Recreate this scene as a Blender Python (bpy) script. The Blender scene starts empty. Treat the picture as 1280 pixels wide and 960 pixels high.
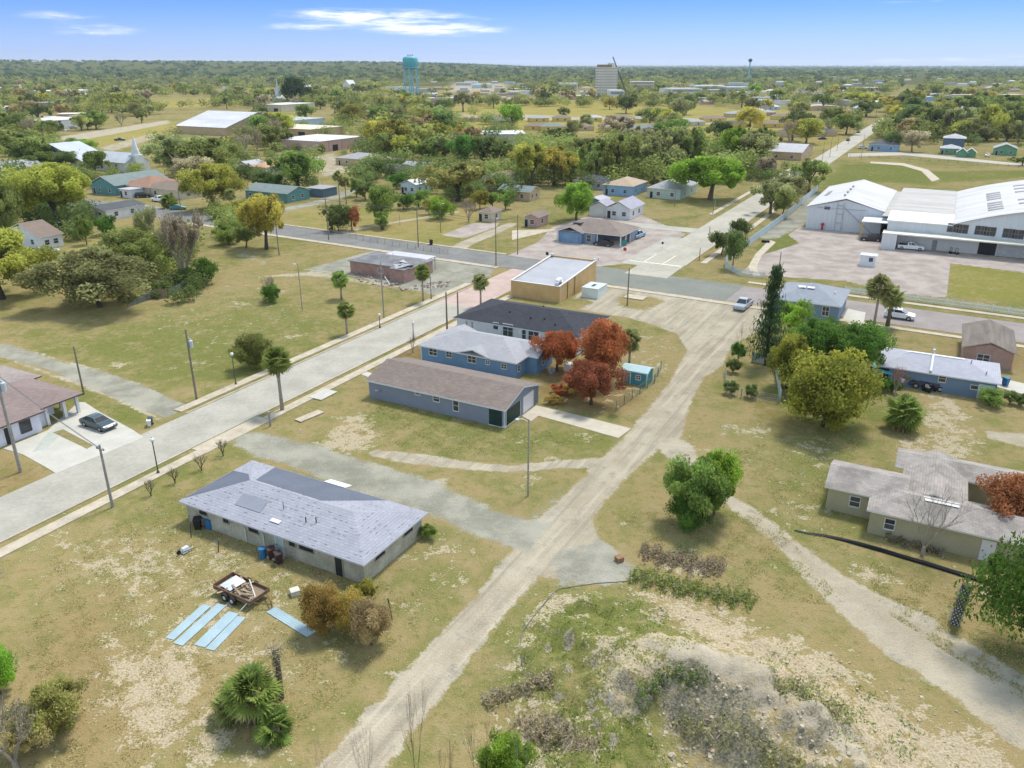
import bpy, math, random
import numpy as np
from mathutils import Vector, Matrix
rad = math.radians
random.seed(11)
scene = bpy.context.scene
col = scene.collection
# ---------------------------------------------------------------- camera
FL, HC = 990.0, 40.0
PIT = math.atan(400 / FL); CP, SP = math.cos(PIT), math.sin(PIT)
cam_d = bpy.data.cameras.new('camera'); cam = bpy.data.objects.new('camera', cam_d); col.objects.link(cam)
cam.location = (0, 0, HC); cam.rotation_euler = (rad(90) - PIT, 0, 0)
cam_d.sensor_width = 36; cam_d.lens = 36 * FL / 1280; cam_d.clip_start = 0.5; cam_d.clip_end = 60000
scene.camera = cam
# ---------------------------------------------------------------- light, sky, exposure
HAZE = 0.000048
SUN_EL, SUN_AZ = 64.0, 36.0          # azimuth clockwise from +Y
SKY_STRENGTH, SUN_STRENGTH = 0.15, 1.5
scene.view_settings.view_transform = 'Standard'; scene.view_settings.look = 'None'
scene.view_settings.gamma = 1; scene.view_settings.use_curve_mapping = False
scene.view_settings.exposure = 1.53
scene.cycles.max_bounces = 8; scene.cycles.diffuse_bounces = 6; scene.cycles.transparent_max_bounces = 8; scene.cycles.volume_bounces = 0
scene.cycles.use_denoising = True
sd = bpy.data.lights.new('sun', 'SUN'); sd.energy = SUN_STRENGTH; sd.angle = rad(11); sd.color = (1, .955, .88)
sun = bpy.data.objects.new('sun', sd); col.objects.link(sun)
sv = Vector((math.sin(rad(SUN_AZ)) * math.cos(rad(SUN_EL)), math.cos(rad(SUN_AZ)) * math.cos(rad(SUN_EL)), math.sin(rad(SUN_EL))))
sun.rotation_euler = sv.to_track_quat('Z', 'Y').to_euler(); sun.location = (0, 0, 200)

class N:
    """tiny node-tree helper"""
    def __init__(s, nt): s.nt = nt; s.L = nt.links
    def n(s, t, props=None, **ins):
        x = s.nt.nodes.new(t)
        for k, v in (props or {}).items(): setattr(x, k, v)
        for k, v in ins.items():
            k = int(k[1:]) if k[0] == 'i' and k[1:].isdigit() else k.replace('_', ' ')
            s.put(x.inputs[k], v)
        return x
    def put(s, sock, v):
        if hasattr(v, 'is_output'): s.L.new(v, sock)
        else: sock.default_value = v
    def math(s, op, a, b=0.0, c=0.0, clamp=False):
        x = s.nt.nodes.new('ShaderNodeMath'); x.operation = op; x.use_clamp = clamp
        for i, v in enumerate((a, b, c)): s.put(x.inputs[i], v)
        return x.outputs[0]
    def mix(s, f, a, b, mode='MIX'):
        x = s.nt.nodes.new('ShaderNodeMix'); x.data_type = 'RGBA'; x.blend_type = mode; x.clamp_factor = True
        s.put(x.inputs[0], f); s.put(x.inputs[6], c4(a)); s.put(x.inputs[7], c4(b)); return x.outputs[2]
    def noise(s, vec, scale, detail=3.0, rough=.55, out=0):
        x = s.n('ShaderNodeTexNoise', None, Scale=scale, Detail=detail, Roughness=rough)
        if vec is not None: s.L.new(vec, x.inputs['Vector'])
        return x.outputs[out]
    def step(s, v, lo, hi):
        x = s.nt.nodes.new('ShaderNodeMapRange'); x.interpolation_type = 'SMOOTHSTEP'
        for i, q in enumerate((v, lo, hi, 0.0, 1.0)): s.put(x.inputs[i], q)
        return x.outputs[0]
def c4(c):
    return c if hasattr(c, 'is_output') else (tuple(c) if len(c) == 4 else tuple(c) + (1,))

w = bpy.data.worlds.new('World'); scene.world = w; w.use_nodes = True
nt = w.node_tree; nt.nodes.clear(); h = N(nt)
sky = h.n('ShaderNodeTexSky', dict(sky_type='NISHITA', sun_disc=False, sun_elevation=rad(SUN_EL), sun_rotation=rad(SUN_AZ),
                                   altitude=0, air_density=1.0, dust_density=0.15, ozone_density=4.0))
tc = h.n('ShaderNodeTexCoord'); sep = h.n('ShaderNodeSeparateXYZ', None, Vector=tc.outputs['Generated'])
X, Y, Z = sep.outputs
az = h.math('ARCTAN2', X, Y); el = h.math('ARCSINE', Z)
tint = h.mix(h.step(el, 0.0, 0.09), (.165, .215, .42), (.082, .150, .40))      # this day's clear blue air
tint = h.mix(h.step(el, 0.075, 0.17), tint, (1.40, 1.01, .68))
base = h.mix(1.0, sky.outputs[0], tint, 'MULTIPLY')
cv = h.n('ShaderNodeCombineXYZ', None, X=h.math('MULTIPLY', az, 9.0), Y=h.math('MULTIPLY', el, 75.0), Z=0.0)
nz = h.noise(cv.outputs[0], 1.3, 6.0, .62)
tot = None
def azel(px, py):
    u, v = px - 640, py - 480
    dx, dy, dz = u, FL * CP - v * SP, -(v * CP + FL * SP)
    return math.atan2(dx, dy), math.asin(dz / math.sqrt(dx * dx + dy * dy + dz * dz))
for (px, py, rx, ry, a) in ((500, 24, 105, 11, 1.35), (430, 18, 75, 7, 1.0), (560, 39, 80, 7, 1.3), (375, 34, 50, 5, 1.1), (118, 38, 58, 8, 1.25), (75, 19, 65, 6, .85),
                            (1110, 76, 40, 4, .9), (1205, 74, 45, 4, .9), (945, 78, 70, 5, .55), (815, 58, 22, 3, .35), (1140, 2, 60, 4, .6), (250, 6, 80, 5, .4), (1260, 70, 40, 5, .6), (690, 10, 60, 5, .25)):
    A, E = azel(px, py); A2, E2 = azel(px + rx, py - ry)
    q = h.math('ADD', h.math('POWER', h.math('DIVIDE', h.math('SUBTRACT', az, A), A2 - A), 2.0), h.math('POWER', h.math('DIVIDE', h.math('SUBTRACT', el, E), E2 - E), 2.0))
    g = h.math('MULTIPLY', h.math('POWER', 2.718, h.math('MULTIPLY', q, -1.0)), a)
    tot = g if tot is None else h.math('ADD', tot, g)
cl = h.step(h.math('MULTIPLY', tot, h.math('ADD', h.math('MULTIPLY', nz, 2.6), -.72)), .2, 1.1)
cl = h.math('MULTIPLY', cl, .9)
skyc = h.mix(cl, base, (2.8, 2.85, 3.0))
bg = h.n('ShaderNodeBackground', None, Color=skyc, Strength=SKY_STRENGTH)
out = h.n('ShaderNodeOutputWorld'); nt.links.new(bg.outputs[0], out.inputs[0])

# ---------------------------------------------------------------- photo pixel -> place on the ground
def G(px, py, z=0.0):
    u, v = px - 640, py - 480
    k = (HC - z) / (v * CP + FL * SP)
    return Vector((u * k, (FL * CP - v * SP) * k, z))
def ray(px, py):
    u, v = px - 640, py - 480
    return Vector((u, FL * CP - v * SP, -(v * CP + FL * SP)))
def px_of(p):
    d = p[1] * CP - (p[2] - HC) * SP
    return 640 + FL * p[0] / d, 480 - FL * (p[1] * SP + (p[2] - HC) * CP) / d
def hgt(px, pyb, pyt):
    y = G(px, pyb).y; t = (480 - pyt) / FL
    return HC + y * (t * CP - SP) / (CP + t * SP)
def mpp(px, py):
    return (G(px, py).y * CP + HC * SP) / FL

# ---------------------------------------------------------------- mesh helpers
class MB:
    def __init__(s): s.V = []; s.F = []; s.M = []
    def add(s, vs, fs, mi=0):
        o = len(s.V); s.V += [tuple(v) for v in vs]
        s.F += [tuple(i + o for i in f) for f in fs]; s.M += [mi] * len(fs)
    def box(s, x0, x1, y0, y1, z0, z1, mi=0):
        x0, x1 = sorted((x0, x1)); y0, y1 = sorted((y0, y1)); z0, z1 = sorted((z0, z1))
        s.add([(x0,y0,z0),(x1,y0,z0),(x1,y1,z0),(x0,y1,z0),(x0,y0,z1),(x1,y0,z1),(x1,y1,z1),(x0,y1,z1)],
              [(0,3,2,1),(4,5,6,7),(0,1,5,4),(1,2,6,5),(2,3,7,6),(3,0,4,7)], mi)
    def prism(s, poly, z0, z1, mi=0):
        n = len(poly)
        a = sum(poly[i][0]*poly[(i+1)%n][1]-poly[(i+1)%n][0]*poly[i][1] for i in range(n))
        if a < 0: poly = poly[::-1]
        s.add([(p[0],p[1],z0) for p in poly]+[(p[0],p[1],z1) for p in poly],
              [tuple(range(n-1,-1,-1)), tuple(range(n,2*n))]+[(i,(i+1)%n,n+(i+1)%n,n+i) for i in range(n)], mi)
    def sect(s, prof, y0, y1, mi=0, flip=False):
        """a profile in (x,z) extruded along y (flip: profile in (y,z) extruded along x)"""
        n = len(prof)
        f = (lambda p, t: (t, p[0], p[1])) if flip else (lambda p, t: (p[0], t, p[1]))
        s.add([f(p, y0) for p in prof]+[f(p, y1) for p in prof],
              [tuple(range(n)), tuple(range(2*n-1,n-1,-1))]+[(i,n+i,n+(i+1)%n,(i+1)%n) for i in range(n)], mi)
    def tube(s, pts, rs, n=6, mi=0):
        pts = [Vector(p) for p in pts]; o = len(s.V); k = len(pts)
        for i, p in enumerate(pts):
            d = (pts[min(i+1,k-1)] - pts[max(i-1,0)]).normalized()
            a = d.orthogonal().normalized() if abs(d.z) < .9 else Vector((1,0,0)).cross(d).normalized()
            b = d.cross(a); r = rs[i] if hasattr(rs,'__len__') else rs
            for j in range(n):
                t = 2*math.pi*j/n; s.V.append(tuple(p + r*(math.cos(t)*a + math.sin(t)*b)))
        for i in range(k-1):
            for j in range(n):
                s.F.append((o+i*n+j, o+i*n+(j+1)%n, o+(i+1)*n+(j+1)%n, o+(i+1)*n+j)); s.M.append(mi)
        s.F.append(tuple(o+j for j in range(n-1,-1,-1))); s.F.append(tuple(o+(k-1)*n+j for j in range(n))); s.M += [mi, mi]
    def lathe(s, prof, n=16, cx=0, cy=0, mi=0):
        o = len(s.V); k = len(prof)
        for r, z in prof:
            for j in range(n):
                t = 2*math.pi*j/n; s.V.append((cx+r*math.cos(t), cy+r*math.sin(t), z))
        for i in range(k-1):
            for j in range(n):
                s.F.append((o+i*n+j, o+i*n+(j+1)%n, o+(i+1)*n+(j+1)%n, o+(i+1)*n+j)); s.M.append(mi)
        s.F.append(tuple(o+j for j in range(n-1,-1,-1))); s.F.append(tuple(o+(k-1)*n+j for j in range(n))); s.M += [mi, mi]
    def mesh(s, name, mats):
        me = bpy.data.meshes.new(name); me.from_pydata(s.V, [], s.F)
        for m in (mats if isinstance(mats, (list, tuple)) else [mats]): me.materials.append(m)
        me.polygons.foreach_set('material_index', s.M); me.update(); return me
    def build(s, name, mats, parent=None, smooth=False, loc=None, rz=0):
        me = s.mesh(name, mats)
        if smooth: me.polygons.foreach_set('use_smooth', [True]*len(me.polygons))
        return place(me, name, parent, loc, rz)
def place(me, name, parent=None, loc=None, rz=0, scale=None):
    o = bpy.data.objects.new(name, me); col.objects.link(o)
    if parent: o.parent = parent
    if loc is not None: o.location = loc
    if rz: o.rotation_euler = (0, 0, rz)
    if scale: o.scale = scale
    return o
def tag(o, label=None, cat=None, group=None, kind=None):
    if label: o['label'] = label
    if cat: o['category'] = cat
    if group: o['group'] = group
    if kind: o['kind'] = kind
    return o
def empty(name, loc, rz=0, label=None, cat=None, group=None):
    o = bpy.data.objects.new(name, None); col.objects.link(o); o.location = loc; o.rotation_euler = (0, 0, rz)
    o.empty_display_size = .2
    return tag(o, label, cat, group)
def copy_thing(root, loc, rz, label=None):
    r = root.copy(); col.objects.link(r); r.location = loc; r.rotation_euler = (0, 0, rz)
    if label: r['label'] = label
    for ch in root.children:
        c = ch.copy(); col.objects.link(c); c.parent = r
        for g in ch.children:
            d = g.copy(); col.objects.link(d); d.parent = c
    return r
LAND = []     # named landmarks the labels of far trees and houses lean on
def landmark(phrase, p): LAND.append((phrase, Vector((p[0], p[1]))))

# ---------------------------------------------------------------- materials
MATS = {}
def mat(name, c, rough=.85, var=.18, scale=1.2, c2=None, metal=0.0, spec=.3, bump=0.0, bscale=8.0, streak=None):
    """painted / weathered surface: colour broken by two octaves of noise in object space"""
    if name in MATS: return MATS[name]
    m = bpy.data.materials.new(name); m.use_nodes = True; t = m.node_tree; t.nodes.clear(); q = N(t)
    tcn = q.n('ShaderNodeTexCoord'); v = tcn.outputs['Object']
    if streak:
        v = q.n('ShaderNodeMapping', None, Vector=v, Scale=streak).outputs[0]
    n1 = q.noise(v, scale, 5.0, .6); n2 = q.noise(v, scale*9, 2.0, .6)
    f = q.math('ADD', q.math('MULTIPLY', n1, .65), q.math('MULTIPLY', n2, .35))
    f = q.step(f, .3, .7)
    lo = tuple(x*(1-var) for x in c); hi = c2 or tuple(min(1, x*(1+var)) for x in c)
    cc = q.mix(f, lo, hi)
    b = q.n('ShaderNodeBsdfPrincipled', None, Base_Color=cc, Roughness=rough, Metallic=metal)
    b.inputs['Specular IOR Level'].default_value = spec
    if bump:
        bn = q.n('ShaderNodeBump', None, Strength=bump, Distance=.05, Height=q.noise(tcn.outputs['Object'], bscale, 3.0)); t.links.new(bn.outputs[0], b.inputs['Normal'])
    o = q.n('ShaderNodeOutputMaterial'); t.links.new(b.outputs[0], o.inputs[0]); MATS[name] = m
    return m
def shingle(name, c, c2, tabs=None, var=.5):
    """asphalt shingle courses: brick rows laid up the slope (object x+y along, z up)"""
    if name in MATS: return MATS[name]
    m = bpy.data.materials.new(name); m.use_nodes = True; t = m.node_tree; t.nodes.clear(); q = N(t)
    tcn = q.n('ShaderNodeTexCoord'); sp = q.n('ShaderNodeSeparateXYZ', None, Vector=tcn.outputs['Object'])
    nrm = q.n('ShaderNodeSeparateXYZ', None, Vector=tcn.outputs['Normal'])
    ax = q.math('GREATER_THAN', q.math('ABSOLUTE', nrm.outputs[0]), q.math('ABSOLUTE', nrm.outputs[1]))
    along = q.math('ADD', q.math('MULTIPLY', sp.outputs[1], ax), q.math('MULTIPLY', sp.outputs[0], q.math('SUBTRACT', 1.0, ax)))
    cv = q.n('ShaderNodeCombineXYZ', None, X=along, Y=q.math('MULTIPLY', sp.outputs[2], 3.0), Z=0.0)
    br = q.n('ShaderNodeTexBrick', dict(offset=.5), Vector=cv.outputs[0], Color1=c4(c), Color2=c4(c2), Mortar=c4([x*.7 for x in c]), Scale=1.0, Mortar_Size=.012, Brick_Width=.5, Row_Height=.22)
    br.inputs['Bias'].default_value = -.2
    base = br.outputs[0]
    if tabs:
        cv2 = q.n('ShaderNodeCombineXYZ', None, X=along, Y=q.math('MULTIPLY', sp.outputs[2], 2.6), Z=ax)
        vo = q.n('ShaderNodeTexBrick', dict(offset=.37, offset_frequency=2), Vector=cv2.outputs[0], Color1=(0,0,0,1), Color2=(1,1,1,1), Mortar=(0,0,0,1), Scale=1.0, Mortar_Size=.12, Brick_Width=.62, Row_Height=.30)
        vo.inputs['Bias'].default_value = -.1
        msk = q.math('GREATER_THAN', vo.outputs[0], .5)
        jit = q.math('GREATER_THAN', q.noise(cv2.outputs[0], 1.7, 1.0), .44)
        base = q.mix(q.math('MULTIPLY', q.math('MULTIPLY', msk, jit), .75), base, tabs)
    n1 = q.noise(tcn.outputs['Object'], .5, 5.0, .65)
    base = q.mix(q.step(n1, .35, .7), base, q.mix(1.0, base, (1-var*.5,)*3, 'MULTIPLY'))
    b = q.n('ShaderNodeBsdfPrincipled', None, Base_Color=base, Roughness=.9); b.inputs['Specular IOR Level'].default_value = .2
    o = q.n('ShaderNodeOutputMaterial'); t.links.new(b.outputs[0], o.inputs[0]); MATS[name] = m
    return m
def leafmat(name, c, var=.45, trans=.5, c2=None):
    if name in MATS: return MATS[name]
    m = bpy.data.materials.new(name); m.use_nodes = True; t = m.node_tree; t.nodes.clear(); q = N(t)
    at = q.n('ShaderNodeAttribute', dict(attribute_name='tint')); oi = q.n('ShaderNodeObjectInfo')
    lo = tuple(x*(1-var) for x in c); hi = c2 or tuple(min(1, x*(1+var)) for x in c)
    cc = q.mix(at.outputs['Fac'], lo, hi)
    hs = q.n('ShaderNodeHueSaturation', None, Hue=q.math('ADD', .485, q.math('MULTIPLY', oi.outputs['Random'], .03)), Saturation=1.0,
             Value=q.math('ADD', .78, q.math('MULTIPLY', oi.outputs['Random'], .44)), Color=cc)
    d = q.n('ShaderNodeBsdfDiffuse', None, Color=hs.outputs[0]); tr = q.n('ShaderNodeBsdfTranslucent', None, Color=hs.outputs[0])
    mx = q.n('ShaderNodeMixShader', None, i0=trans, i1=d.outputs[0], i2=tr.outputs[0])
    o = q.n('ShaderNodeOutputMaterial'); t.links.new(mx.outputs[0], o.inputs[0]); MATS[name] = m
    return m
def glassmat():
    m = mat('window_glass', (.035, .045, .055), .08, .3, 1.5, spec=.6); return m
# ================================================================= GROUND
def ridge(X, Y):
    f = np.clip((Y - 2300) / 2200, 0, 1); f = f*f*(3-2*f)
    lx = np.clip((500 - X) / 1500, 0, 1); lx = lx*lx*(3-2*lx)
    return f * (7 + 40*lx + 5*np.sin(X*.0021+1) * lx + 3*np.sin(X*.0007+Y*.0004))
def seg_d(X, Y, a, b):
    dx, dy = b[0]-a[0], b[1]-a[1]; L2 = dx*dx+dy*dy+1e-9
    t = np.clip(((X-a[0])*dx+(Y-a[1])*dy)/L2, 0, 1)
    return np.hypot(X-a[0]-t*dx, Y-a[1]-t*dy), t
def poly_sd(X, Y, P):
    ins = np.zeros(X.shape, bool); D = np.full(X.shape, 1e9); n = len(P)
    for i in range(n):
        a, b = P[i], P[(i+1) % n]
        D = np.minimum(D, seg_d(X, Y, a, b)[0])
        c = ((a[1] > Y) != (b[1] > Y)) & (X < (b[0]-a[0])*(Y-a[1])/(b[1]-a[1]+1e-12)+a[0])
        ins ^= c
    return np.where(ins, -D, D)
NR, NC = 620, 640
ys = np.concatenate([[-120, -60, -20], np.exp(np.linspace(math.log(14), math.log(900), NR)), [1100, 1400, 1800, 2300, 2600, 2900, 3200, 3500, 3800, 4100, 4500, 5200, 6500, 9000, 15000]])
tx = np.linspace(-1, 1, NC)
gy = np.repeat(ys[:, None], NC, 1); gx = tx[None, :] * (45 + 0.92*np.maximum(gy, 0))
gxf, gyf = gx.ravel(), gy.ravel(); NV = gxf.size
gz = ridge(gxf, gyf)
CH = {k: np.zeros(NV, np.float32) for k in ('dirt', 'gravel', 'sand', 'lush', 'mulch', 'pink', 'yellow', 'soil', 'forest', 'rut')}
CLS = np.zeros(NV, np.int8)
def _put(ch, idx, val, cls):
    CH[ch][idx] = np.maximum(CH[ch][idx], val)
    if cls: CLS[idx[val > .5]] = cls
def pp(ch, pts, feather=1.5, val=1.0, cls=0):
    P = [tuple(G(*p)[:2]) for p in pts]
    x0, x1 = min(p[0] for p in P)-feather, max(p[0] for p in P)+feather; y0, y1 = min(p[1] for p in P)-feather, max(p[1] for p in P)+feather
    idx = np.nonzero((gxf > x0) & (gxf < x1) & (gyf > y0) & (gyf < y1))[0]
    if idx.size:
        s = poly_sd(gxf[idx], gyf[idx], P); _put(ch, idx, val*np.clip(.5 - s/feather, 0, 1), cls)
def pl(ch, pts, wid, feather=1.0, val=1.0, cls=0):
    P = [tuple(G(*p)[:2]) for p in pts]; wid = wid if hasattr(wid, '__len__') else [wid]*len(P)
    m = max(wid)+feather
    for i in range(len(P)-1):
        a, b = P[i], P[i+1]
        idx = np.nonzero((gxf > min(a[0], b[0])-m) & (gxf < max(a[0], b[0])+m) & (gyf > min(a[1], b[1])-m) & (gyf < max(a[1], b[1])+m))[0]
        if idx.size:
            d, t = seg_d(gxf[idx], gyf[idx], a, b); ww = wid[i]*(1-t)+wid[i+1]*t
            _put(ch, idx, val*np.clip(.5-(d-ww/2)/feather, 0, 1), cls)
CH['forest'][:] = np.clip((gyf-900)/1500, 0, 1)
# main dirt road + sandy lot
pp('dirt', [(745,348),(706,383),(740,390),(790,398),(845,417),(858,437),(836,477),(800,524),(776,550),(738,586),(700,625),(655,663),(640,687),(613,723),(520,827),(403,950),(360,990),(340,1060),(470,1060),(470,985),(489,950),(553,867),(637,763),(675,722),(735,733),(793,727),(787,703),(748,672),(742,655),(747,637),(780,600),(822,562),(852,545),(864,500),(880,472),(902,457),(915,432),(962,405),(947,378),(850,362),(760,346)], 1.2, 1, 1)
def er(pts, feather=1.5, amt=1.0):
    P_ = [tuple(G(*p)[:2]) for p in pts]; s_ = poly_sd(gxf, gyf, P_); k_ = amt*np.clip(.5-s_/feather, 0, 1)
    for c_ in ('dirt', 'gravel', 'sand'): CH[c_] *= 1-k_
    CLS[k_ > .5] = 0
er([(770,372),(785,366),(822,372),(832,378),(812,388),(786,387),(770,382)], 2, .75); er([(700,376),(728,372),(745,378),(720,388),(696,386)], 2, .9); er([(765,396),(800,402),(842,418),(856,436),(838,470),(812,500),(780,470),(770,420)], 2, .9)
pl('dirt', [(745,578),(690,581),(640,586),(575,581),(520,574),(470,566)], [2.2,1.8,1.6,1.8,2.6,1.5], 1.0, .95, 1)
pl('dirt', [(600,640),(560,628),(535,612),(560,595)], [3,3,3,1], 1.5, .6)
pl('dirt', [(840,556),(880,595),(905,620),(955,655),(1000,695),(1060,745),(1130,790),(1210,840),(1300,905)], [4,2.2,1.7,1.8,2.4,4.2,6.5,6,6.5], 1.4, 1, 3)
pp('dirt', [(1230,538),(1235,548),(1290,562),(1290,543)], .8, .9, 3)
pl('dirt', [(965,545),(915,515),(895,560)], 1.0, 2, .5)
pp('gravel', [(283,543),(325,540),(395,556),(450,574),(540,600),(620,638),(690,655),(660,690),(600,672),(540,645),(440,612),(358,582),(320,570),(296,556)], 2.2, .95, 2)
pp('gravel', [(690,690),(750,672),(800,710),(795,728),(740,735),(690,735)], 2, .75, 1)
pp('gravel', [(640,640),(720,600),(735,630),(690,670),(650,680)], 4, .45, 0)
# derelict lot
pp('gravel', [(380,337),(478,310),(560,322),(622,331),(612,345),(552,371),(520,363),(450,347)], 1.5, .95, 4)
pl('dirt', [(335,345),(390,342),(440,350),(500,358),(555,366)], [1.5,4,2.5,2.5,2], 2.5, .75)
pp('gravel', [(-40,428),(10,430),(75,452),(130,465),(175,480),(236,508),(207,523),(170,508),(105,481),(60,462),(0,446),(-40,440)], .5, 1, 5)
pl('dirt', [(0,428),(70,449),(120,462),(180,483)], .8, 1, .7); pl('dirt', [(20,452),(105,482),(150,500),(200,524)], .9, 1, .75)
# mid-left strips
pl('gravel', [(150,252),(185,259),(235,270),(300,280)], 5, 1.5, 1, 5)
pl('gravel', [(355,262),(385,256),(420,247),(440,238)], [5,5,4.5,4], 1.0, 1, 5)
pl('dirt', [(430,290),(475,281),(530,272),(570,265)], [2.5,2.2,2,2], 1.5, .9, 3)
pl('dirt', [(560,322),(580,305),(610,293),(640,280)], [4,4,4,3], 1.5, .95, 3)
pp('pink', [(551,294),(580,298),(620,284),(625,278),(590,279)], 1, .9, 6)
pl('dirt', [(300,318),(330,330),(300,310)], 3, 4, .5)
# paved station yard and warehouse yard (worn pinkish concrete)
pp('pink', [(628,322),(672,303),(690,284),(760,262),(800,268),(858,293),(842,301),(818,318),(790,329),(747,333),(690,326)], .7, 1, 6)
pp('pink', [(925,341),(955,318),(1000,304),(985,294),(1000,283),(1012,286),(1030,262),(1090,285),(1105,306),(1290,325),(1290,342),(1188,329),(1183,372),(1120,366),(1056,351),(960,345)], .7, 1, 6)
pl('gravel', [(960,296),(990,280),(1010,262),(1025,243)], [5,6,6,5], 2, .9, 6)
pl('dirt', [(1040,348),(1065,325)], .8, .6, .8); pl('dirt', [(1160,368),(1168,322)], 1.2, .6, .8); pl('gravel', [(990,330),(1100,352),(1180,368)], 4, 4, .55)
# sandy, worn and lush patches
for c in ([(130,800),(230,790),(290,830),(270,900),(330,960),(140,960),(110,900)],): pp('sand', c, 6, .66)
for c in ([(140,660),(215,650),(235,690),(210,790),(150,800),(100,740),(60,690)], [(30,670),(90,650),(150,690),(60,760)], [(230,860),(360,850),(400,960),(240,960)], [(250,690),(300,680),(320,710),(260,760)], [(400,790),(450,800),(420,850),(370,880)]): pp('sand', c, 6, .48)
for c in ([(395,560),(420,520),(455,515),(480,540),(470,560),(430,572)],): pp('sand', c, 2.5, .62)
pp('sand', [(1150,490),(1200,495),(1235,560),(1190,590),(1110,575),(1120,545),(1150,540)], 3, .55)
pp('sand', [(790,740),(860,740),(960,790),(1050,820),(1120,880),(1280,930),(1280,1000),(1050,1000),(960,880),(880,830),(830,790)], 4, .72)
pp('sand', [(670,735),(740,735),(760,760),(690,790),(640,860),(600,880),(640,790)], 3, .55)
pp('sand', [(620,860),(780,850),(820,900),(720,990),(560,990)], 5, .5)
pp('sand', [(820,700),(880,690),(900,720),(850,735)], 3, .5); pp('sand', [(860,545),(920,560),(900,620),(860,600)], 4, .45)
pp('sand', [(600,690),(640,675),(620,720),(560,760),(560,730)], 3, .3)
for (x, y, r) in ((300,380,5),(370,420,3),(600,330,5),(1000,640,6),(690,575,3),(730,545,3),(240,455,4),(150,455,4),(350,365,5),(700,520,2),(735,500,2),(820,460,4),(500,700,4),(560,690,4),(940,540,5),(1010,560,6),(1240,735,4),(1090,720,5),(660,600,3)):
    pl('sand', [(x-3, y), (x+3, y)], r, r, .5)
pp('sand', [(60,680),(330,640),(420,760),(380,960),(60,960),(160,800)], 12, .43); pp('sand', [(480,760),(600,680),(560,760),(440,900)], 4, .34); pp('sand', [(900,540),(1080,540),(1060,700),(960,640)], 10, .26); pp('sand', [(1020,700),(1200,740),(1280,880),(1120,780)], 6, .34); pp('sand', [(720,560),(640,560),(560,545),(700,540)], 4, .3); pp('sand', [(750,640),(860,680),(960,720),(820,700)], 5, .34); pp('sand', [(0,330),(120,400),(330,330),(420,400),(250,460)], 14, .24); pp('sand', [(760,400),(850,425),(850,460),(800,500),(740,520)], 4, .32)
pp('lush', [(480,500),(600,530),(680,540),(760,545),(700,570),(560,572),(520,540),(440,520)], 5, .6)
pp('lush', [(20,410),(120,420),(250,390),(330,360),(440,400),(360,470),(250,470),(120,455)], 10, .6)
pp('lush', [(660,770),(700,745),(800,745),(850,790),(870,840),(760,860),(680,830),(640,850)], 5, .85)
pp('lush', [(720,880),(800,900),(860,980),(640,1000),(640,930)], 5, .7)
pp('lush', [(1022,240),(1050,206),(1130,204),(1165,218),(1165,232),(1090,226)], 5, .9); pp('lush', [(1150,215),(1290,213),(1290,222),(1180,228)], 5, .8)
pp('lush', [(1190,331),(1290,342),(1290,380),(1186,370)], 1.5, .6); pp('lush', [(942,312),(960,297),(985,292),(1000,300),(985,312),(965,318)], 1, .9)
pp('lush', [(800,318),(845,301),(880,268),(800,275),(850,290),(760,332)], 2, .6); pp('lush', [(1230,800),(1290,790),(1290,830),(1240,825)], 5, .6)
pp('lush', [(960,610),(1040,640),(1060,540),(1090,500),(960,540)], 10, .45)
pp('lush', [(20,30+470),(105,490),(190,520),(165,534),(128,512)], 1.5, .5)
pp('lush', [(280,740),(520,690),(560,720),(470,820),(380,900),(340,820)], 10, .2)
pp('mulch', [(675,462),(700,450),(790,480),(800,500),(760,520),(700,505),(672,490)], 2.5, .9); pp('mulch', [(470,460),(530,415),(545,440),(470,475)], 1.5, .8)
pp('mulch', [(50,800),(120,760),(140,850),(100,960),(60,900)], 8, .5); pp('mulch', [(1215,395),(1290,408),(1290,470),(1215,440)], 3, .35); pp('mulch', [(1120,700),(1280,720),(1280,800),(1220,760)], 6, .45)
pp('mulch', [(0,570),(40,582),(60,594),(0,618)], 2, .5); pp('mulch', [(940,490),(1000,520),(1060,540),(960,540)], 4, .45)
pp('yellow', [(45,182),(120,168),(220,152),(225,162),(130,182),(80,190)], 6, .7); pp('yellow', [(190,125),(265,121),(265,133),(190,135)], 20, .8)
pp('yellow', [(560,133),(660,128),(850,132),(1000,138),(1040,150),(1030,165),(960,175),(900,185),(870,175),(700,165),(560,160)], 12, .85)
pp('yellow', [(360,262),(560,255),(640,262),(560,305),(440,298),(370,285)], 6, .35); pp('yellow', [(990,160),(1060,150),(1060,185),(1000,190)], 8, .5); pp('yellow', [(490,130),(560,140),(540,170),(470,165)], 12, .5)
pp('yellow', [(1190,331),(1290,342),(1290,380),(1186,370)], 1.5, .45); pp('yellow', [(60,330),(110,300),(140,310),(90,360)], 4, .6)
pp('dirt', [(640,142),(720,146),(840,146),(900,150),(900,156),(760,150),(650,150)], 6, .8); pp('dirt', [(40,176),(210,150),(214,154),(120,172),(60,181)], 5, .8); pp('dirt', [(120,185),(195,165),(200,172),(140,190)], 5, .6)
pp('dirt', [(380,196),(420,190),(440,215),(400,222)], 6, .6); pp('dirt', [(495,213),(520,205),(560,215),(520,225)], 4, .6); pp('dirt', [(560,105),(640,105),(640,118),(540,120)], 40, .6)
pp('soil', [(798,893),(828,872),(872,882),(915,905),(960,950),(1000,1010),(880,1010),(860,950),(822,925)], 2.0, .8)
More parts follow.
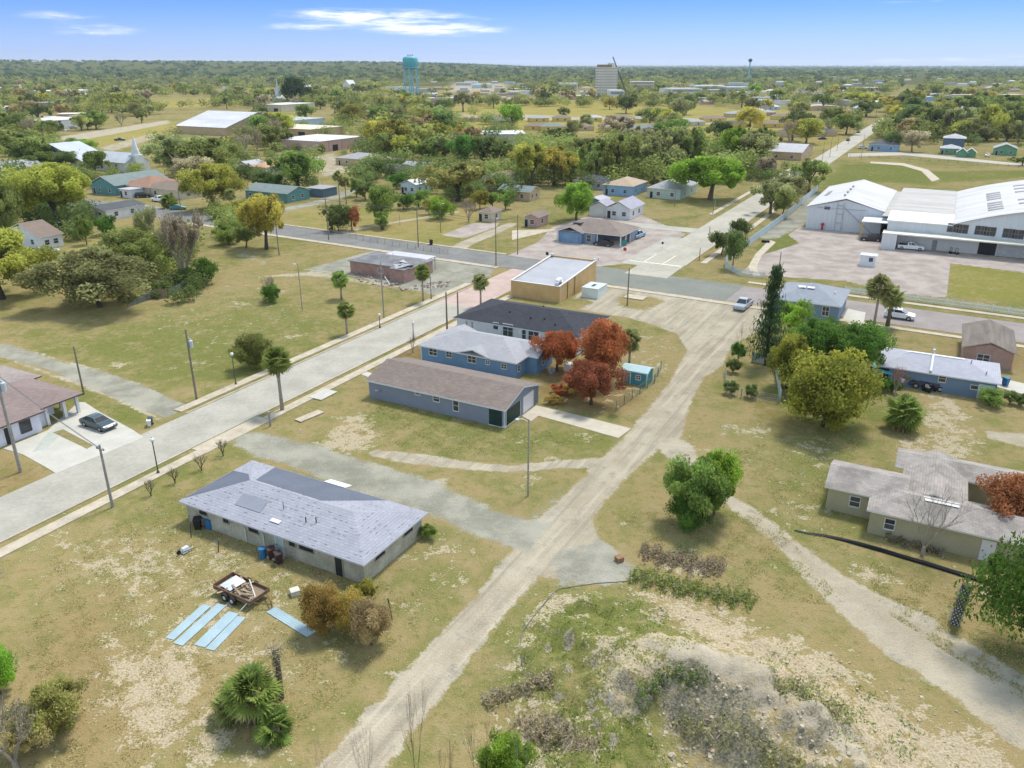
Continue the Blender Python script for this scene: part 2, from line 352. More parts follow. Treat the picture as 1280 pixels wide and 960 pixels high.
# mound with a cut bank, small furrows
def bump_z(px, py, r, hh):
    p = G(px, py); d2 = ((gxf-p.x)**2+(gyf-p.y)**2)/(r*r); return hh*np.exp(-d2)
mz = np.zeros(NV)
for a in ((750,800,5,.7),(700,830,4,.5),(825,846,3.8,1.1),(870,860,3.6,1.15),(920,880,3.6,1.15),(980,912,3.6,1.15),(1040,958,3.8,1.15),(780,860,3,.7),(960,860,5,.6)): mz += bump_z(*a)
rs_ = np.random.RandomState(12); frac = np.zeros(NV)
for k_ in range(26): th_ = rs_.rand()*6.28; wl = 1.1+5*rs_.rand()**2; frac += .055*wl**.75*np.sin((gxf*math.cos(th_)+gyf*math.sin(th_))*6.28/wl+rs_.rand()*6.28)
c0, c1 = G(845,905), G(985,1010)
pp('dirt', [(800,835),(850,822),(960,870),(1090,940),(1080,1000),(960,925),(880,885),(830,866)], 2.0, .8)
dd, _ = seg_d(gxf, gyf, c0, c1); mz -= (1.25+.8*frac)*np.exp(-((dd+frac*.8)/2.1)**2)
rs = np.random.RandomState(3)
near = (gyf < 70) & (gyf > 20)
wob = (.42+.2*np.sin(gxf*.4))*frac+sum(a*np.sin(gxf*fx+p1)*np.sin(gyf*fy+p2) for a, fx, fy, p1, p2 in ((.12,1.3,1.1,.3,1.2),(.08,2.9,2.3,2,.4),(.05,5.1,4.7,1,3)))
msk = np.zeros(NV); Pm = [tuple(G(*p)[:2]) for p in ((600,1000),(620,880),(660,790),(720,750),(800,745),(900,790),(1010,850),(1120,960),(1160,1040))]
i_ = np.nonzero(near)[0]; msk[i_] = np.clip(.5-poly_sd(gxf[i_], gyf[i_], Pm)/3, 0, 1)
gz = gz + mz*(gyf < 80) + wob*msk
gz += .05*np.sin(gxf*.31+2)*np.sin(gyf*.27)*(gyf < 200)*(gyf > 0)*(CLS == 0) * 0
gz2 = gz.reshape(gy.shape); sl_ = np.hypot(np.gradient(gz2, axis=0)/np.maximum(np.gradient(gy, axis=0), 1e-3), np.gradient(gz2, axis=1)/np.maximum(np.gradient(gx, axis=1), 1e-3)).ravel()
CH['soil'][:] = np.maximum(CH['soil']*.62, np.clip((sl_-.5)*1.6, 0, .9)*msk); CH['sand'][:] = np.maximum(CH['sand'], .62*msk*np.clip((mz-.75)*1.5, 0, 1))
def ground_z(x, y):
    d = (gxf[i_]-x)**2+(gyf[i_]-y)**2; return float(gz[i_][np.argmin(d)])
CH['rut'][:] = (CLS == 1)
# ---- ground material
gm = bpy.data.materials.new('ground'); gm.use_nodes = True; t = gm.node_tree; t.nodes.clear(); q = N(t)
geo = q.n('ShaderNodeNewGeometry'); P = geo.outputs['Position']
A = {k: q.n('ShaderNodeAttribute', dict(attribute_name=k)).outputs['Fac'] for k in CH}
nb = q.noise(P, .035, 4.0, .6); nm = q.noise(P, .22, 5.0, .62); n2 = q.noise(P, .55, 5.0, .65); nf = q.noise(P, 1.3, 5.0, .68); nff = q.noise(P, 6.0, 3.0, .65); ntiny = q.noise(P, 22.0, 2.0, .6)
def j(s, amt): return q.math('MULTIPLY', q.math('SUBTRACT', s, .5), amt)
gv = q.math('ADD', q.math('ADD', q.math('ADD', .45, j(nb, 1.7)), q.math('ADD', j(nm, 1.7), j(n2, 1.3))), q.math('MULTIPLY', A['lush'], .55))
grass = q.mix(q.step(gv, .12, .95), (.34, .265, .125), (.185, .195, .055))
grass = q.mix(q.math('MULTIPLY', q.step(q.math('ADD', q.noise(P, .35, 5.0, .65), j(nff, .3)), .53, .68), .6), grass, (.37, .30, .165))
grass = q.mix(q.step(q.math('ADD', nf, q.math('MULTIPLY', A['lush'], .12)), .5, .78), grass, (.125, .16, .036))
grass = q.mix(q.math('MULTIPLY', q.step(nff, .45, .75), .35), grass, (.36, .29, .15))
grass = q.mix(q.math('MULTIPLY', q.step(q.noise(P, 3.1, 4.0, .7), .58, .72), .45), grass, (.17, .115, .045))
grass = q.mix(q.math('MULTIPLY', A['yellow'], q.math('ADD', .55, j(nm, .8)), clamp=True), grass, (.43, .36, .085))
mul = q.math('MULTIPLY', A['mulch'], q.math('ADD', .55, j(nf, 1.4)), clamp=True)
grass = q.mix(mul, grass, q.mix(nff, (.16, .075, .035), (.27, .15, .07)))
grass = q.mix(q.math('MULTIPLY', q.step(q.math('ADD', A['forest'], j(q.noise(P, .004, 4.0, .6), 1.2)), .3, .7), .85), grass, (.085, .10, .035))
fl = q.step(q.math('ADD', nff, j(nm, .5)), .66, .76); grass = q.mix(q.math('MULTIPLY', fl, .55), grass, (.46, .385, .25))
stiny = q.step(ntiny, .3, .7)
grass = q.mix(1.0, grass, q.mix(stiny, (.72, .72, .72), (1.22, 1.22, 1.22)), 'MULTIPLY')
sm = q.step(q.math('ADD', q.math('ADD', q.math('ADD', A['sand'], .07), q.math('ADD', j(nf, 1.5), j(n2, 1.7))), q.math('ADD', j(nff, .8), j(nm, .7))), .5, .7)
sandc = q.mix(q.step(nff, .3, .7), (.36, .29, .18), (.57, .48, .345))
cc = q.mix(q.math('MULTIPLY', sm, .9), grass, sandc)
dm = q.step(q.math('ADD', q.math('ADD', A['dirt'], q.math('ADD', j(nf, 1.0), j(n2, 1.1))), q.math('ADD', j(nff, .5), j(nm, .8))), .34, .66)
dcol = q.mix(q.step(nm, .3, .7), (.36, .305, .215), (.49, .43, .32))
dcol = q.mix(q.math('MULTIPLY', q.step(nff, .4, .75), .5), dcol, (.56, .50, .385))
dcol = q.mix(q.math('MULTIPLY', q.step(q.noise(P, .55, 4.0, .6), .52, .7), .5), dcol, (.33, .315, .275))
_d = G(850, 500)-G(430, 960); mp = q.n('ShaderNodeMapping', dict(vector_type='POINT'), Vector=P, Rotation=(0, 0, -math.atan2(_d.y, _d.x))); mp2 = q.n('ShaderNodeMapping', None, Vector=mp.outputs[0], Scale=(.05, 1.0, 1))
rut = q.noise(mp2.outputs[0], 1.1, 4.0, .6); dcol = q.mix(q.math('MULTIPLY', q.math('MULTIPLY', q.step(rut, .5, .66), .55), A['rut']), dcol, (.27, .245, .19)); dcol = q.mix(q.math('MULTIPLY', q.math('MULTIPLY', q.step(rut, .46, .34), .5), A['rut']), dcol, (.60, .54, .42))
dcol = q.mix(q.math('MULTIPLY', q.step(q.math('ADD', n2, j(nff, .4)), .6, .72), .5), dcol, (.25, .21, .12))
cc = q.mix(dm, cc, dcol)
gmk = q.step(q.math('ADD', q.math('ADD', A['gravel'], q.math('ADD', j(nf, .8), j(n2, 1.0))), q.math('ADD', j(nff, .5), j(nm, .7))), .34, .68)
gcol = q.mix(q.step(nm, .35, .65), (.245, .24, .19), (.39, .375, .30)); gcol = q.mix(q.math('MULTIPLY', q.step(n2, .5, .68), .5), gcol, (.42, .38, .28)); gcol = q.mix(q.math('MULTIPLY', q.step(nff, .45, .75), .5), gcol, (.46, .45, .40))
cc = q.mix(q.math('MULTIPLY', gmk, .95), cc, gcol)
pm = q.step(q.math('ADD', A['pink'], j(nf, .2)), .4, .6)
pcol = q.mix(q.step(nm, .3, .72), (.36, .30, .26), (.53, .455, .395)); pcol = q.mix(q.math('MULTIPLY', q.step(nf, .5, .75), .45), pcol, (.30, .275, .24))
cc = q.mix(pm, cc, pcol)
so = q.step(q.math('ADD', A['soil'], q.math('ADD', j(nf, 1.3), q.math('ADD', j(nff, .7), j(n2, 1.2)))), .35, .7)
cc = q.mix(so, cc, q.mix(q.step(nff, .3, .7), (.165, .145, .095), (.42, .365, .255)))
gb = q.n('ShaderNodeBsdfDiffuse', None, Color=cc, Roughness=.6)
bn = q.n('ShaderNodeBump', None, Strength=.55, Distance=.25, Height=q.math('ADD', nff, q.math('MULTIPLY', nf, .8))); t.links.new(bn.outputs[0], gb.inputs['Normal'])
o = q.n('ShaderNodeOutputMaterial'); t.links.new(gb.outputs[0], o.inputs[0])
# ---- split the one sheet into ground, dirt road, lanes and yards
quad = np.arange(NV).reshape(gy.shape)
qf = np.stack([quad[:-1, :-1], quad[:-1, 1:], quad[1:, 1:], quad[1:, :-1]], -1).reshape(-1, 4)
fc = np.max(CLS[qf], 1); 
cnt = np.stack([(CLS[qf] == k).sum(1) for k in range(7)], 1); fc = np.argmax(cnt, 1)
co = np.stack([gxf, gyf, gz], 1).astype(np.float32)
for k, nm_ in ((0, 'ground'), (1, 'dirt_road'), (2, 'gravel_lane'), (3, 'sand_path'), (4, 'gravel_yard'), (5, 'paved_lane'), (6, 'concrete_yard')):
    ff = qf[fc == k]; used, inv = np.unique(ff.ravel(), return_inverse=True)
    me = bpy.data.meshes.new(nm_); me.vertices.add(len(used)); me.vertices.foreach_set('co', co[used].ravel())
    me.loops.add(ff.size); me.loops.foreach_set('vertex_index', inv.astype(np.int32).ravel())
    me.polygons.add(len(ff)); me.polygons.foreach_set('loop_start', np.arange(0, ff.size, 4, dtype=np.int32)); me.polygons.foreach_set('loop_total', np.full(len(ff), 4, np.int32))
    me.polygons.foreach_set('use_smooth', np.ones(len(ff), bool))
    for c in CH:
        a = me.attributes.new(c, 'FLOAT', 'POINT'); a.data.foreach_set('value', CH[c][used])
    me.materials.append(gm); me.update(calc_edges=True)
    tag(place(me, nm_), kind='structure')
# ================================================================= STREETS
asph = mat('asphalt_worn', (.315, .30, .25), .9, .14, .25, c2=(.385, .365, .305), streak=(1, 1, 1))
asph2 = mat('asphalt_grey', (.15, .15, .14), .9, .15, .2, c2=(.20, .195, .18))
asph3 = mat('asphalt_brownish', (.235, .205, .19), .9, .15, .3)
brickst = mat('brick_paving', (.40, .30, .26), .9, .15, .4)
conc = mat('sidewalk_concrete', (.38, .33, .245), .9, .16, .6, c2=(.48, .42, .32))
concw = mat('new_concrete', (.43, .415, .36), .85, .1, .5)
paint = mat('road_paint', (.62, .60, .52), .8, .25, 1.5)
TH = rad(61.8); DU = Vector((math.cos(TH), math.sin(TH), 0)); DV = Vector((-math.sin(TH), math.cos(TH), 0))
def strip(name, O, du, s0, s1, o0, o1, z0, z1, m, label=None, cat=None, n=1):
    dv = Vector((-du.y, du.x, 0)); b = MB()
    poly = [O+du*s0+dv*o0, O+du*s1+dv*o0, O+du*s1+dv*o1, O+du*s0+dv*o1]
    b.prism([(p.x, p.y) for p in poly], z0, z1)
    return tag(b.build(name, m), label, cat, kind='structure')
SO = G(260, 550)
strip('street', SO, DU, -75, 60, 0, 8.0, -.1, .03, asph)
strip('brick_street', SO, DU, 60, 89, 0, 8.0, -.1, .03, brickst)
for s0, s1 in ((-75, -2.5), (7.5, 70)): strip('pavement', SO, DU, s0, s1, -2.5, -1.1, -.1, .11, conc)
strip('pavement', SO, DU, -2.5, 7.5, -2.5, -.2, -.1, .05, conc)
for s0, s1 in ((-75, -2.5), (7.5, 70)): strip('kerb', SO, DU, s0, s1, -.22, -.005, -.1, .13, conc)
for s0, s1 in ((4.0, 74),): strip('pavement', SO, DU, s0, s1, 9.0, 10.4, -.1, .11, conc)
for s0, s1 in ((4.0, 74), (-75, -33)): strip('kerb', SO, DU, s0, s1, 8.005, 8.22, -.1, .13, conc)
# cross street
C0 = G(640, 335); DC = (G(1222, 400)-G(362, 284)).normalized()
C0 = G(640, 320); cw = abs((G(640, 336)-C0).dot(Vector((-DC.y, DC.x, 0))))
strip('street', C0, DC, -160, 16, -cw, 0, -.1, .034, asph2)
strip('street', C0, DC, 16.01, 52, -cw-1.2, 1.0, -.1, .034, mat('asphalt_patched', (.165, .172, .145), .9, .15, .2))
strip('street', C0, DC, 52.01, 150, -cw-.6, .6, -.1, .034, asph3)
strip('pavement', C0, DC, -95, 3, -cw-1.6, -cw-.02, -.1, .10, conc)
strip('pavement', C0, DC, 22, 150, -cw-3.4, -cw-2.1, -.1, .10, conc)
strip('pavement', C0, DC, -75, -2, .3, 1.1, -.1, .10, conc)
strip('pavement', C0, DC, 52, 150, 3.2, 4.5, -.1, .11, conc)
# diagonal far road
R0 = G(852, 335); R1 = G(960, 252); DR = (G(1060, 172)-G(892, 272)).normalized()
L0 = G(790, 335); rw = abs((R0-L0).dot(Vector((-DR.y, DR.x, 0))))
strip('road', R0, DR, -10, 700, 0, 9.0, -.1, .038, mat('concrete_road', (.33, .31, .255), .9, .15, .12, c2=(.40, .375, .31)))
strip('road', R0, DR, -2, 30, 9.0, 13.0, -.1, .036, asph)
b = MB()
for s in range(-1, 120, 9):
    a = R0+DR*s; dv = Vector((-DR.y, DR.x, 0)); p = [a+dv*4.4, a+DR*3+dv*4.4, a+DR*3+dv*4.6, a+dv*4.6]; b.prism([(v.x, v.y) for v in p], .04, .046)
tag(b.build('lane_marking', mat('yellow_paint', (.55, .40, .12), .8, .3, 1)), kind='structure')
b = MB(); dv = Vector((-DR.y, DR.x, 0)); a = R0+DR*1.0
b.prism([(v.x, v.y) for v in (a+dv*.5, a+DR*.5+dv*.5, a+DR*.5+dv*12, a+dv*12)], .042, .048)
for o_ in (4.5, 8.8): b.prism([(v.x, v.y) for v in (a+dv*o_+DR*.6, a+DR*9+dv*o_, a+DR*9+dv*(o_+.2), a+DR*.6+dv*(o_+.2))], .042, .048)
tag(b.build('stop_line', paint), kind='structure')
strip('pavement', R0, DR, 6, 120, -3.6, -2.3, -.1, .1, conc); strip('kerb', R0, DR, 2, 120, -.25, -.005, -.1, .13, conc)
strip('pavement', R0, DR, 66, 200, 11.0, 12.4, -.1, .1, conc)
def slab(name, pts, z, m, label=None, cat=None):
    b = MB(); b.prism([tuple(G(*p)[:2]) for p in pts], -.1, z); return tag(b.build(name, m), label, cat, kind='structure')
slab('driveway', [(652,520),(670,507),(730,521),(789,536),(773,548),(720,533),(673,520),(664,527)], .05, mat('drive_concrete', (.42, .38, .30), .9, .12, .6))
slab('driveway', [(4,561),(60,538),(98,503),(106,503),(126,516),(165,537),(180,547),(70,592),(57,584),(28,568)], .045, concw)
strip('side_street', R0, DR, 38, 44, 9.0, 40, -.1, .03, asph)
slab('path', [(962,300),(944,318),(935,334),(942,346),(950,345),(946,334),(952,320),(970,303)], .06, conc)
slab('grass_strip', [(66,541),(79,537),(117,557),(109,561.5)], .055, mat('strip_grass', (.20, .17, .07), .95, .3, 2)); slab('doorstep_path', [(40,566),(60,541),(88,531),(60,560)], .052, mat('path_greenish', (.36, .38, .33), .9, .1, 1))
slab('driveway', [(1053,400),(1060,386),(1082,391),(1080,402),(1070,412)], .05, concw)
slab('driveway', [(1246,472),(1290,482),(1290,496),(1246,484)], .05, concw)
slab('pathway', [(446,466),(466,474),(468,468),(450,462)], .05, concw)
slab('path', [(640,288),(700,286),(640,300)], .02, conc)
slab('path', [(1060,192),(1130,190),(1280,205),(1280,208),(1130,194),(1060,196)], .03, mat('old_path', (.36, .33, .28), .9, .1, .5))
slab('path', [(1088,202),(1130,204),(1160,212),(1175,224),(1165,227),(1152,214),(1128,207),(1088,204)], .03, conc)
# ================================================================= BUILDINGS
GL = glassmat(); WHITE = mat('white_trim', (.60, .60, .60), .6, .06, 1.0); DARK = mat('dark_opening', (.022, .024, .028), .6, .3, 1.0)
AX = TH; CA = Vector((math.cos(AX), math.sin(AX), 0)); CB = Vector((-math.sin(AX), math.cos(AX), 0))
class H:
    """a building: Empty at its near corner, local x along the right wall, local y along the left wall"""
    def __init__(s, name, label, cat, Fp, Rp, Lp, h, at='eave', oh=.4, group=None, ang=None):
        s.h = h; z = h if at == 'eave' else 0
        s.A = CA if ang is None else Vector((math.cos(ang), math.sin(ang), 0)); s.B = Vector((-s.A.y, s.A.x, 0))
        F = G(Fp[0], Fp[1], z); F.z = 0
        la = Rp if not hasattr(Rp, '__len__') else (G(Rp[0], Rp[1], z)-F).dot(s.A)
        lb = Lp if not hasattr(Lp, '__len__') else (G(Lp[0], Lp[1], z)-F).dot(s.B)
        if at == 'eave': F = F + oh*(s.A+s.B); la -= 2*oh; lb -= 2*oh
        s.F, s.la, s.lb, s.oh = F, la, lb, oh
        s.root = empty(name, F, math.atan2(s.A.y, s.A.x), label, cat, group)
        landmark_c = F + s.A*la/2 + s.B*lb/2; s.c = landmark_c
    def loc(s, p): r = Vector(p)-s.F; return r.dot(s.A), r.dot(s.B), r.z
    def walls(s, m, box=None, h=None, gable=None, rise=0, name='wall'):
        x0, x1, y0, y1 = box or (0, s.la, 0, s.lb); h = h or s.h; b = MB(); b.box(x0, x1, y0, y1, 0, h)
        if gable == 'b':   # ridge along y: triangles on the two x-running walls
            mx = (x0+x1)/2; b.sect([(x0+.01, h), (x1-.01, h), (mx, h+rise)], y0+.002, y1-.002)
        if gable == 'a':
            my = (y0+y1)/2; b.sect([(y0+.01, h), (y1-.01, h), (my, h+rise)], x0+.002, x1-.002, flip=True)
        return b.build(name, m, s.root)
    def roof(s, kind, pitch, m, box=None, h=None, oh=None, fascia=None, t=.16, ridge=None, name='roof', zoff=0):
        x0, x1, y0, y1 = box or (0, s.la, 0, s.lb); h = (h or s.h)+zoff; oh = s.oh if oh is None else oh
        x0 -= oh; x1 += oh; y0 -= oh; y1 += oh; b = MB(); fm = fascia or WHITE; lx, ly = x1-x0, y1-y0
        zb, zt = h, h+t; ridge = ridge or ('a' if lx > ly else 'b')
        if kind == 'hip':
            r = min(lx, ly)/2*pitch; e = min(lx, ly)/2
            if ridge == 'a': r1, r2 = (x0+e, (y0+y1)/2, zt+r), (x1-e, (y0+y1)/2, zt+r)
            else: r1, r2 = ((x0+x1)/2, y0+e, zt+r), ((x0+x1)/2, y1-e, zt+r)
            T = [(x0,y0,zt),(x1,y0,zt),(x1,y1,zt),(x0,y1,zt)]; Bt = [(x0,y0,zb),(x1,y0,zb),(x1,y1,zb),(x0,y1,zb)]
            vs = T+Bt+[r1, r2]
            b.add(vs, [(0,1,9,8),(1,2,9),(2,3,8,9),(3,0,8)] if ridge == 'a' else [(0,1,8),(1,2,9,8),(2,3,9),(3,0,8,9)], 0)
            b.add(vs, [(4,5,1,0),(5,6,2,1),(6,7,3,2),(7,4,0,3),(7,6,5,4)], 1)
            s.rz = zt+r
        elif kind == 'gable':
            wdt = ly if ridge == 'a' else lx; r = wdt/2*pitch
            c0 = y0 if ridge == 'a' else x0; mid = c0+wdt/2
            prof = [(c0, zb), (c0, zt), (mid, zt+r), (c0+wdt, zt), (c0+wdt, zb), (mid, zb+r)]
            n0 = len(b.F); b.sect(prof, *( (x0, x1) if ridge == 'a' else (y0, y1)), 1, flip=(ridge == 'a'))
            for i in range(n0, len(b.F)):
                f = b.F[i]
                if len(f) == 4:
                    zs = sorted(b.V[k][2] for k in f); 
                    if zs[0] >= zt-1e-6 and zs[-1] > zt+.01: b.M[i] = 0
            s.rz = zt+r
        elif kind == 'flat':
            b.box(x0, x1, y0, y1, h-.02, h+.1, 0); 
        s.z0 = zt; s.pitch = pitch; s.rb = (x0, x1, y0, y1)
        return b.build(name, [m, fm], s.root)
    def wpos(s, wall, px, py):
        d = ray(px, py); O = Vector((0, 0, HC)); n = s.B if wall == 'R' else s.A; t_ = (s.F-O).dot(n)/d.dot(n)
        p = O+d*t_; x, y, z = s.loc(p); return (x if wall == 'R' else y), z
    def wbox(s, b, wall, s0, s1, z0, z1, o0, o1, mi=0, off=0):
        if wall == 'R': b.box(s0, s1, off-o1, off-o0, z0, z1, mi)
        elif wall == 'L': b.box(off-o1, off-o0, s0, s1, z0, z1, mi)
        elif wall == 'R2': b.box(s0, s1, s.lb+o0, s.lb+o1, z0, z1, mi)
        else: b.box(s.la+o0, s.la+o1, s0, s1, z0, z1, mi)
    def win(s, wall, c, z=None, w=1.0, hh=1.1, name='window', fm=None, gm_=None, bars=1, off=0, sill=True, px=True):
        if px: sc, zc = s.wpos(wall, c, z)
        else: sc, zc = c, z
        b = MB(); x0, x1, z0, z1 = sc-w/2, sc+w/2, zc-hh/2, zc+hh/2; f = .07
        s.wbox(b, wall, x0-f, x0, z0-f, z1+f, -.02, .06, 0, off); s.wbox(b, wall, x1, x1+f, z0-f, z1+f, -.02, .06, 0, off)
        s.wbox(b, wall, x0, x1, z1, z1+f, -.02, .06, 0, off); s.wbox(b, wall, x0, x1, z0-f*(1.6 if sill else 1), z0, -.02, .09 if sill else .06, 0, off)
        if bars: s.wbox(b, wall, x0, x1, zc-.025, zc+.025, -.02, .045, 0, off)
        if bars > 1: s.wbox(b, wall, sc-.03, sc+.03, z0, zc-.026, -.02, .045, 0, off); s.wbox(b, wall, sc-.03, sc+.03, zc+.026, z1, -.02, .045, 0, off)
        fr = b.build(name, fm or WHITE, s.root); g = MB(); s.wbox(g, wall, x0+.002, x1-.002, z0+.002, z1-.002, -.02, .02, 0, off); g.build('pane', gm_ or GL, fr); return fr
    def door(s, wall, c, w=.95, hh=2.05, m=None, z0=.02, name='door', off=0, fm=None, handle=True):
        b = MB(); s.wbox(b, wall, c-w/2, c+w/2, z0, z0+hh, -.02, .05, 0, off)
        d = b.build(name, m or WHITE, s.root); f = MB(); e = .09
        for a0, a1, q0, q1 in ((c-w/2-e, c-w/2, z0, z0+hh), (c+w/2, c+w/2+e, z0, z0+hh), (c-w/2-e, c+w/2+e, z0+hh, z0+hh+e)): s.wbox(f, wall, a0, a1, q0, q1, -.02, .07, 0, off)
        f.build('door_frame', fm or WHITE, d)
        if handle: k = MB(); s.wbox(k, wall, c+w*.34, c+w*.42, z0+.95, z0+1.05, .05, .11, 0, off); k.build('handle', DARK, d)
        return d
    def part(s, name, m, fn, parent=None):
        b = MB(); fn(b); return b.build(name, m, parent or s.root)
    def rpt(s, x, y):
        """height of the hip/gable roof top over local x,y"""
        x0, x1, y0, y1 = s.rb; return s.z0 + s.pitch*min(x-x0, x1-x, y-y0, y1-y)
def vents(hs, pts, m, r=.07, hh=.35):
    for x, y in pts:
        z = hs.rpt(x, y); b = MB(); b.tube([(x, y, z-.1), (x, y, z+hh)], [r, r], 8); b.build('vent_pipe', m, hs.root)
GALV = mat('galvanised_metal', (.55, .58, .60), .45, .12, 1.5, metal=.3); PIPE = mat('pipe_grey', (.35, .35, .35), .6, .1, 2)
# ---- A: block house being re-roofed
blockw = mat('bare_block_wall', (.33, .315, .25), .95, .22, .7, c2=(.47, .45, .37), bump=.3, bscale=3)
a = H('block_house', 'bare block house with pale lavender grey hip roof half covered in dark underlayment', 'house', (455,709), (534,642), (234,622), 2.15, oh=.45)
landmark('the half shingled block house', a.c)
a.walls(blockw); shA = shingle('roof_shingle_lavender', (.29, .297, .335), (.335, .342, .38), tabs=(.12, .125, .15), var=.2)
a.roof('hip', .25, shA, ridge='b', fascia=mat('fascia_grey', (.5, .5, .55), .7, .1, 1))
x0, x1, y0, y1 = a.rb; mx = (x0+x1)/2; und = mat('roof_underlayment_grey', (.105, .118, .15), .85, .12, .4)
def onroof(hs, pts, face, dz=.018):
    z = {'x1': lambda x, y: hs.z0+hs.pitch*(hs.rb[1]-x), 'x0': lambda x, y: hs.z0+hs.pitch*(x-hs.rb[0]), 'y1': lambda x, y: hs.z0+hs.pitch*(hs.rb[3]-y), 'y0': lambda x, y: hs.z0+hs.pitch*(y-hs.rb[2])}[face]
    b = MB(); n = len(pts); b.add([(x, y, z(x, y)+dz) for x, y in pts]+[(x, y, z(x, y)+dz-.012) for x, y in pts], [tuple(range(n)), tuple(range(2*n-1, n-1, -1))]+[(i, n+i, n+(i+1) % n, (i+1) % n) for i in range(n)]); return b
e = (x1-x0)/2
onroof(a, [(mx+.35, y0+e+.3+3.6), (x1-.08, y0+4.6), (x1-.08, y1-3.2), (mx+.35, y1-e-.3)], 'x1').build('roof_underlayment', und, a.root)
onroof(a, [(x0+.5, y1-.08), (x1-2.6, y1-.08), (mx+1.3, y1-3.0), (mx, y1-e+.12)], 'y1').build('roof_underlayment', und, a.root)
yy = y1-8.8
onroof(a, [(mx-3.1, yy), (mx-1.7, yy+.35), (mx-1.7, yy+3.4), (mx-3.1, yy+3.1)], 'x0', .05).build('metal_panel', mat('panel_dark_grey', (.20, .215, .25), .6, .1, 1), a.root)
onroof(a, [(mx-3.6, yy-2.7), (mx-3.2, yy-2.7), (mx-3.2, yy-1.6), (mx-3.6, yy-1.6)], 'x0', .09).build('foam_board', WHITE, a.root)
for y in (1.2, ): a.door('L', 2.6, .75, 1.95, DARK, handle=False, name='door_opening', fm=mat('wall_edge_grey', (.3, .29, .24), .9, .1, 1))
a.door('L', 9.2, .8, 1.95, mat('pale_green_door', (.36, .46, .43), .8, .15, 2), handle=True)
GREYF = mat('wall_edge_grey', (.3, .29, .24), .9)
for c, w_ in ((6.1, 1.6), (7.7, .7), (12.2, 1.2), (15.6, .7), (18.5, 1.0)): a.win('L', c, 1.62, w_, .5, px=False, fm=GREYF, bars=0, gm_=DARK)
for c in (2.2, 6.3): a.win('R', c, 1.65, 1.3, .45, px=False, fm=GREYF, bars=0, gm_=DARK)
a.part('step', mat('step_concrete', (.42, .41, .35), .9, .15, 1), lambda b: b.box(-1.0, -.02, 8.5, 10.0, 0, .18))
a.part('downpipe', mat('pale_pipe', (.62, .65, .62), .7, .1, 1), lambda b: [b.tube([(-.1, y, .1), (-.12, y, 1.5), (-.3, y+.2, 2.0)], .05, 6) for y in (13.2, 11.0)])
vents(a, [(2.0, 6.6), (1.7, 7.5)], DARK, .05, .55)
b_ = MB(); b_.tube([(a.la*.27, 10.6, a.rpt(a.la*.27, 10.6)-.05), (a.la*.27, 10.6, a.rpt(a.la*.27, 10.6)+.8)], .03, 6); b_.build('mast', DARK, a.root)
onroof(a, [(x1-.1, 9.0), (x1+.9, 9.0), (x1+.9, 11.6), (x1-.1, 11.6)], 'x1', .06).build('porch_roof', mat('porch_pale_metal', (.60, .70, .69), .5, .1, 1), a.root)
# ---- B: brown roofed garage house
bl = mat('slate_blue_siding', (.205, .23, .285), .85, .07, .8); shB = shingle('roof_shingle_brown', (.185, .150, .130), (.235, .195, .165), var=.25)
bh = H('gable_house', 'slate blue house under one long brown gable roof with white garage door', 'house', (632,515), (676,481), (467,471), 2.3, oh=.3)
landmark('the long brown gable house', bh.c); PB = .28; rB = (bh.la+.6)/2*PB
bh.walls(bl, gable='b', rise=rB-.06); bh.roof('gable', PB, shB, ridge='b', t=.2)
for px, py, w_, hh in ((522,491,.7,.42), (545.5,498,.85,.75), (570,507,.75,1.35)): bh.win('L', px, py, w_, hh)
scr = mat('dark_green_screen', (.012, .035, .032), .5, .3, 2)
f = bh.part('porch_screen', scr, lambda b: (bh.wbox(b, 'L', .35, 2.1, .12, 2.15, -.02, .03), bh.wbox(b, 'R', .35, 3.9, .12, 2.1, -.02, .03)))
bh.part('screen_frame', WHITE, lambda b: ([bh.wbox(b, 'R', s_, s_+.07, .12, 2.1, .03, .06) for s_ in (.3, 3.9)], bh.wbox(b, 'R', .3, 3.97, .02, .12, -.02, .06), bh.wbox(b, 'L', .3, 2.15, .02, .12, -.02, .06)), f)
bh.part('porch_post_base', WHITE, lambda b: b.box(-.08, .3, -.08, .3, .01, .28)); bh.part('corner_trim', mat('pale_blue_trim', (.42, .48, .56), .8), lambda b: b.box(-.05, .12, -.05, .12, .29, 2.28))
g_ = bh.part('garage_door', mat('white_garage_door', (.70, .70, .72), .5, .04, 1), lambda b: [bh.wbox(b, 'R', 4.75, 7.35, .03+k*.53, .03+k*.53+.515, -.02, .05) for k in range(4)])
bh.part('garage_frame', WHITE, lambda b: (bh.wbox(b, 'R', 4.63, 4.745, .02, 2.28, -.02, .08), bh.wbox(b, 'R', 7.355, 7.47, .02, 2.28, -.02, .08), bh.wbox(b, 'R', 4.63, 7.47, 2.17, 2.28, -.02, .081)), g_)
bh.part('satellite_dish', PIPE, lambda b: (b.tube([(-.02, bh.lb-1.6, 1.2), (-.45, bh.lb-1.7, 1.35)], .04), b.lathe([(.02, 1.4), (.3, 1.5), (.32, 1.53)], 12, -.5, bh.lb-1.7)))
bh.part('gable_brace', DARK, lambda b: b.box(2.5, 4.2, bh.lb+.32, bh.lb+.5, 2.2, 3.0))
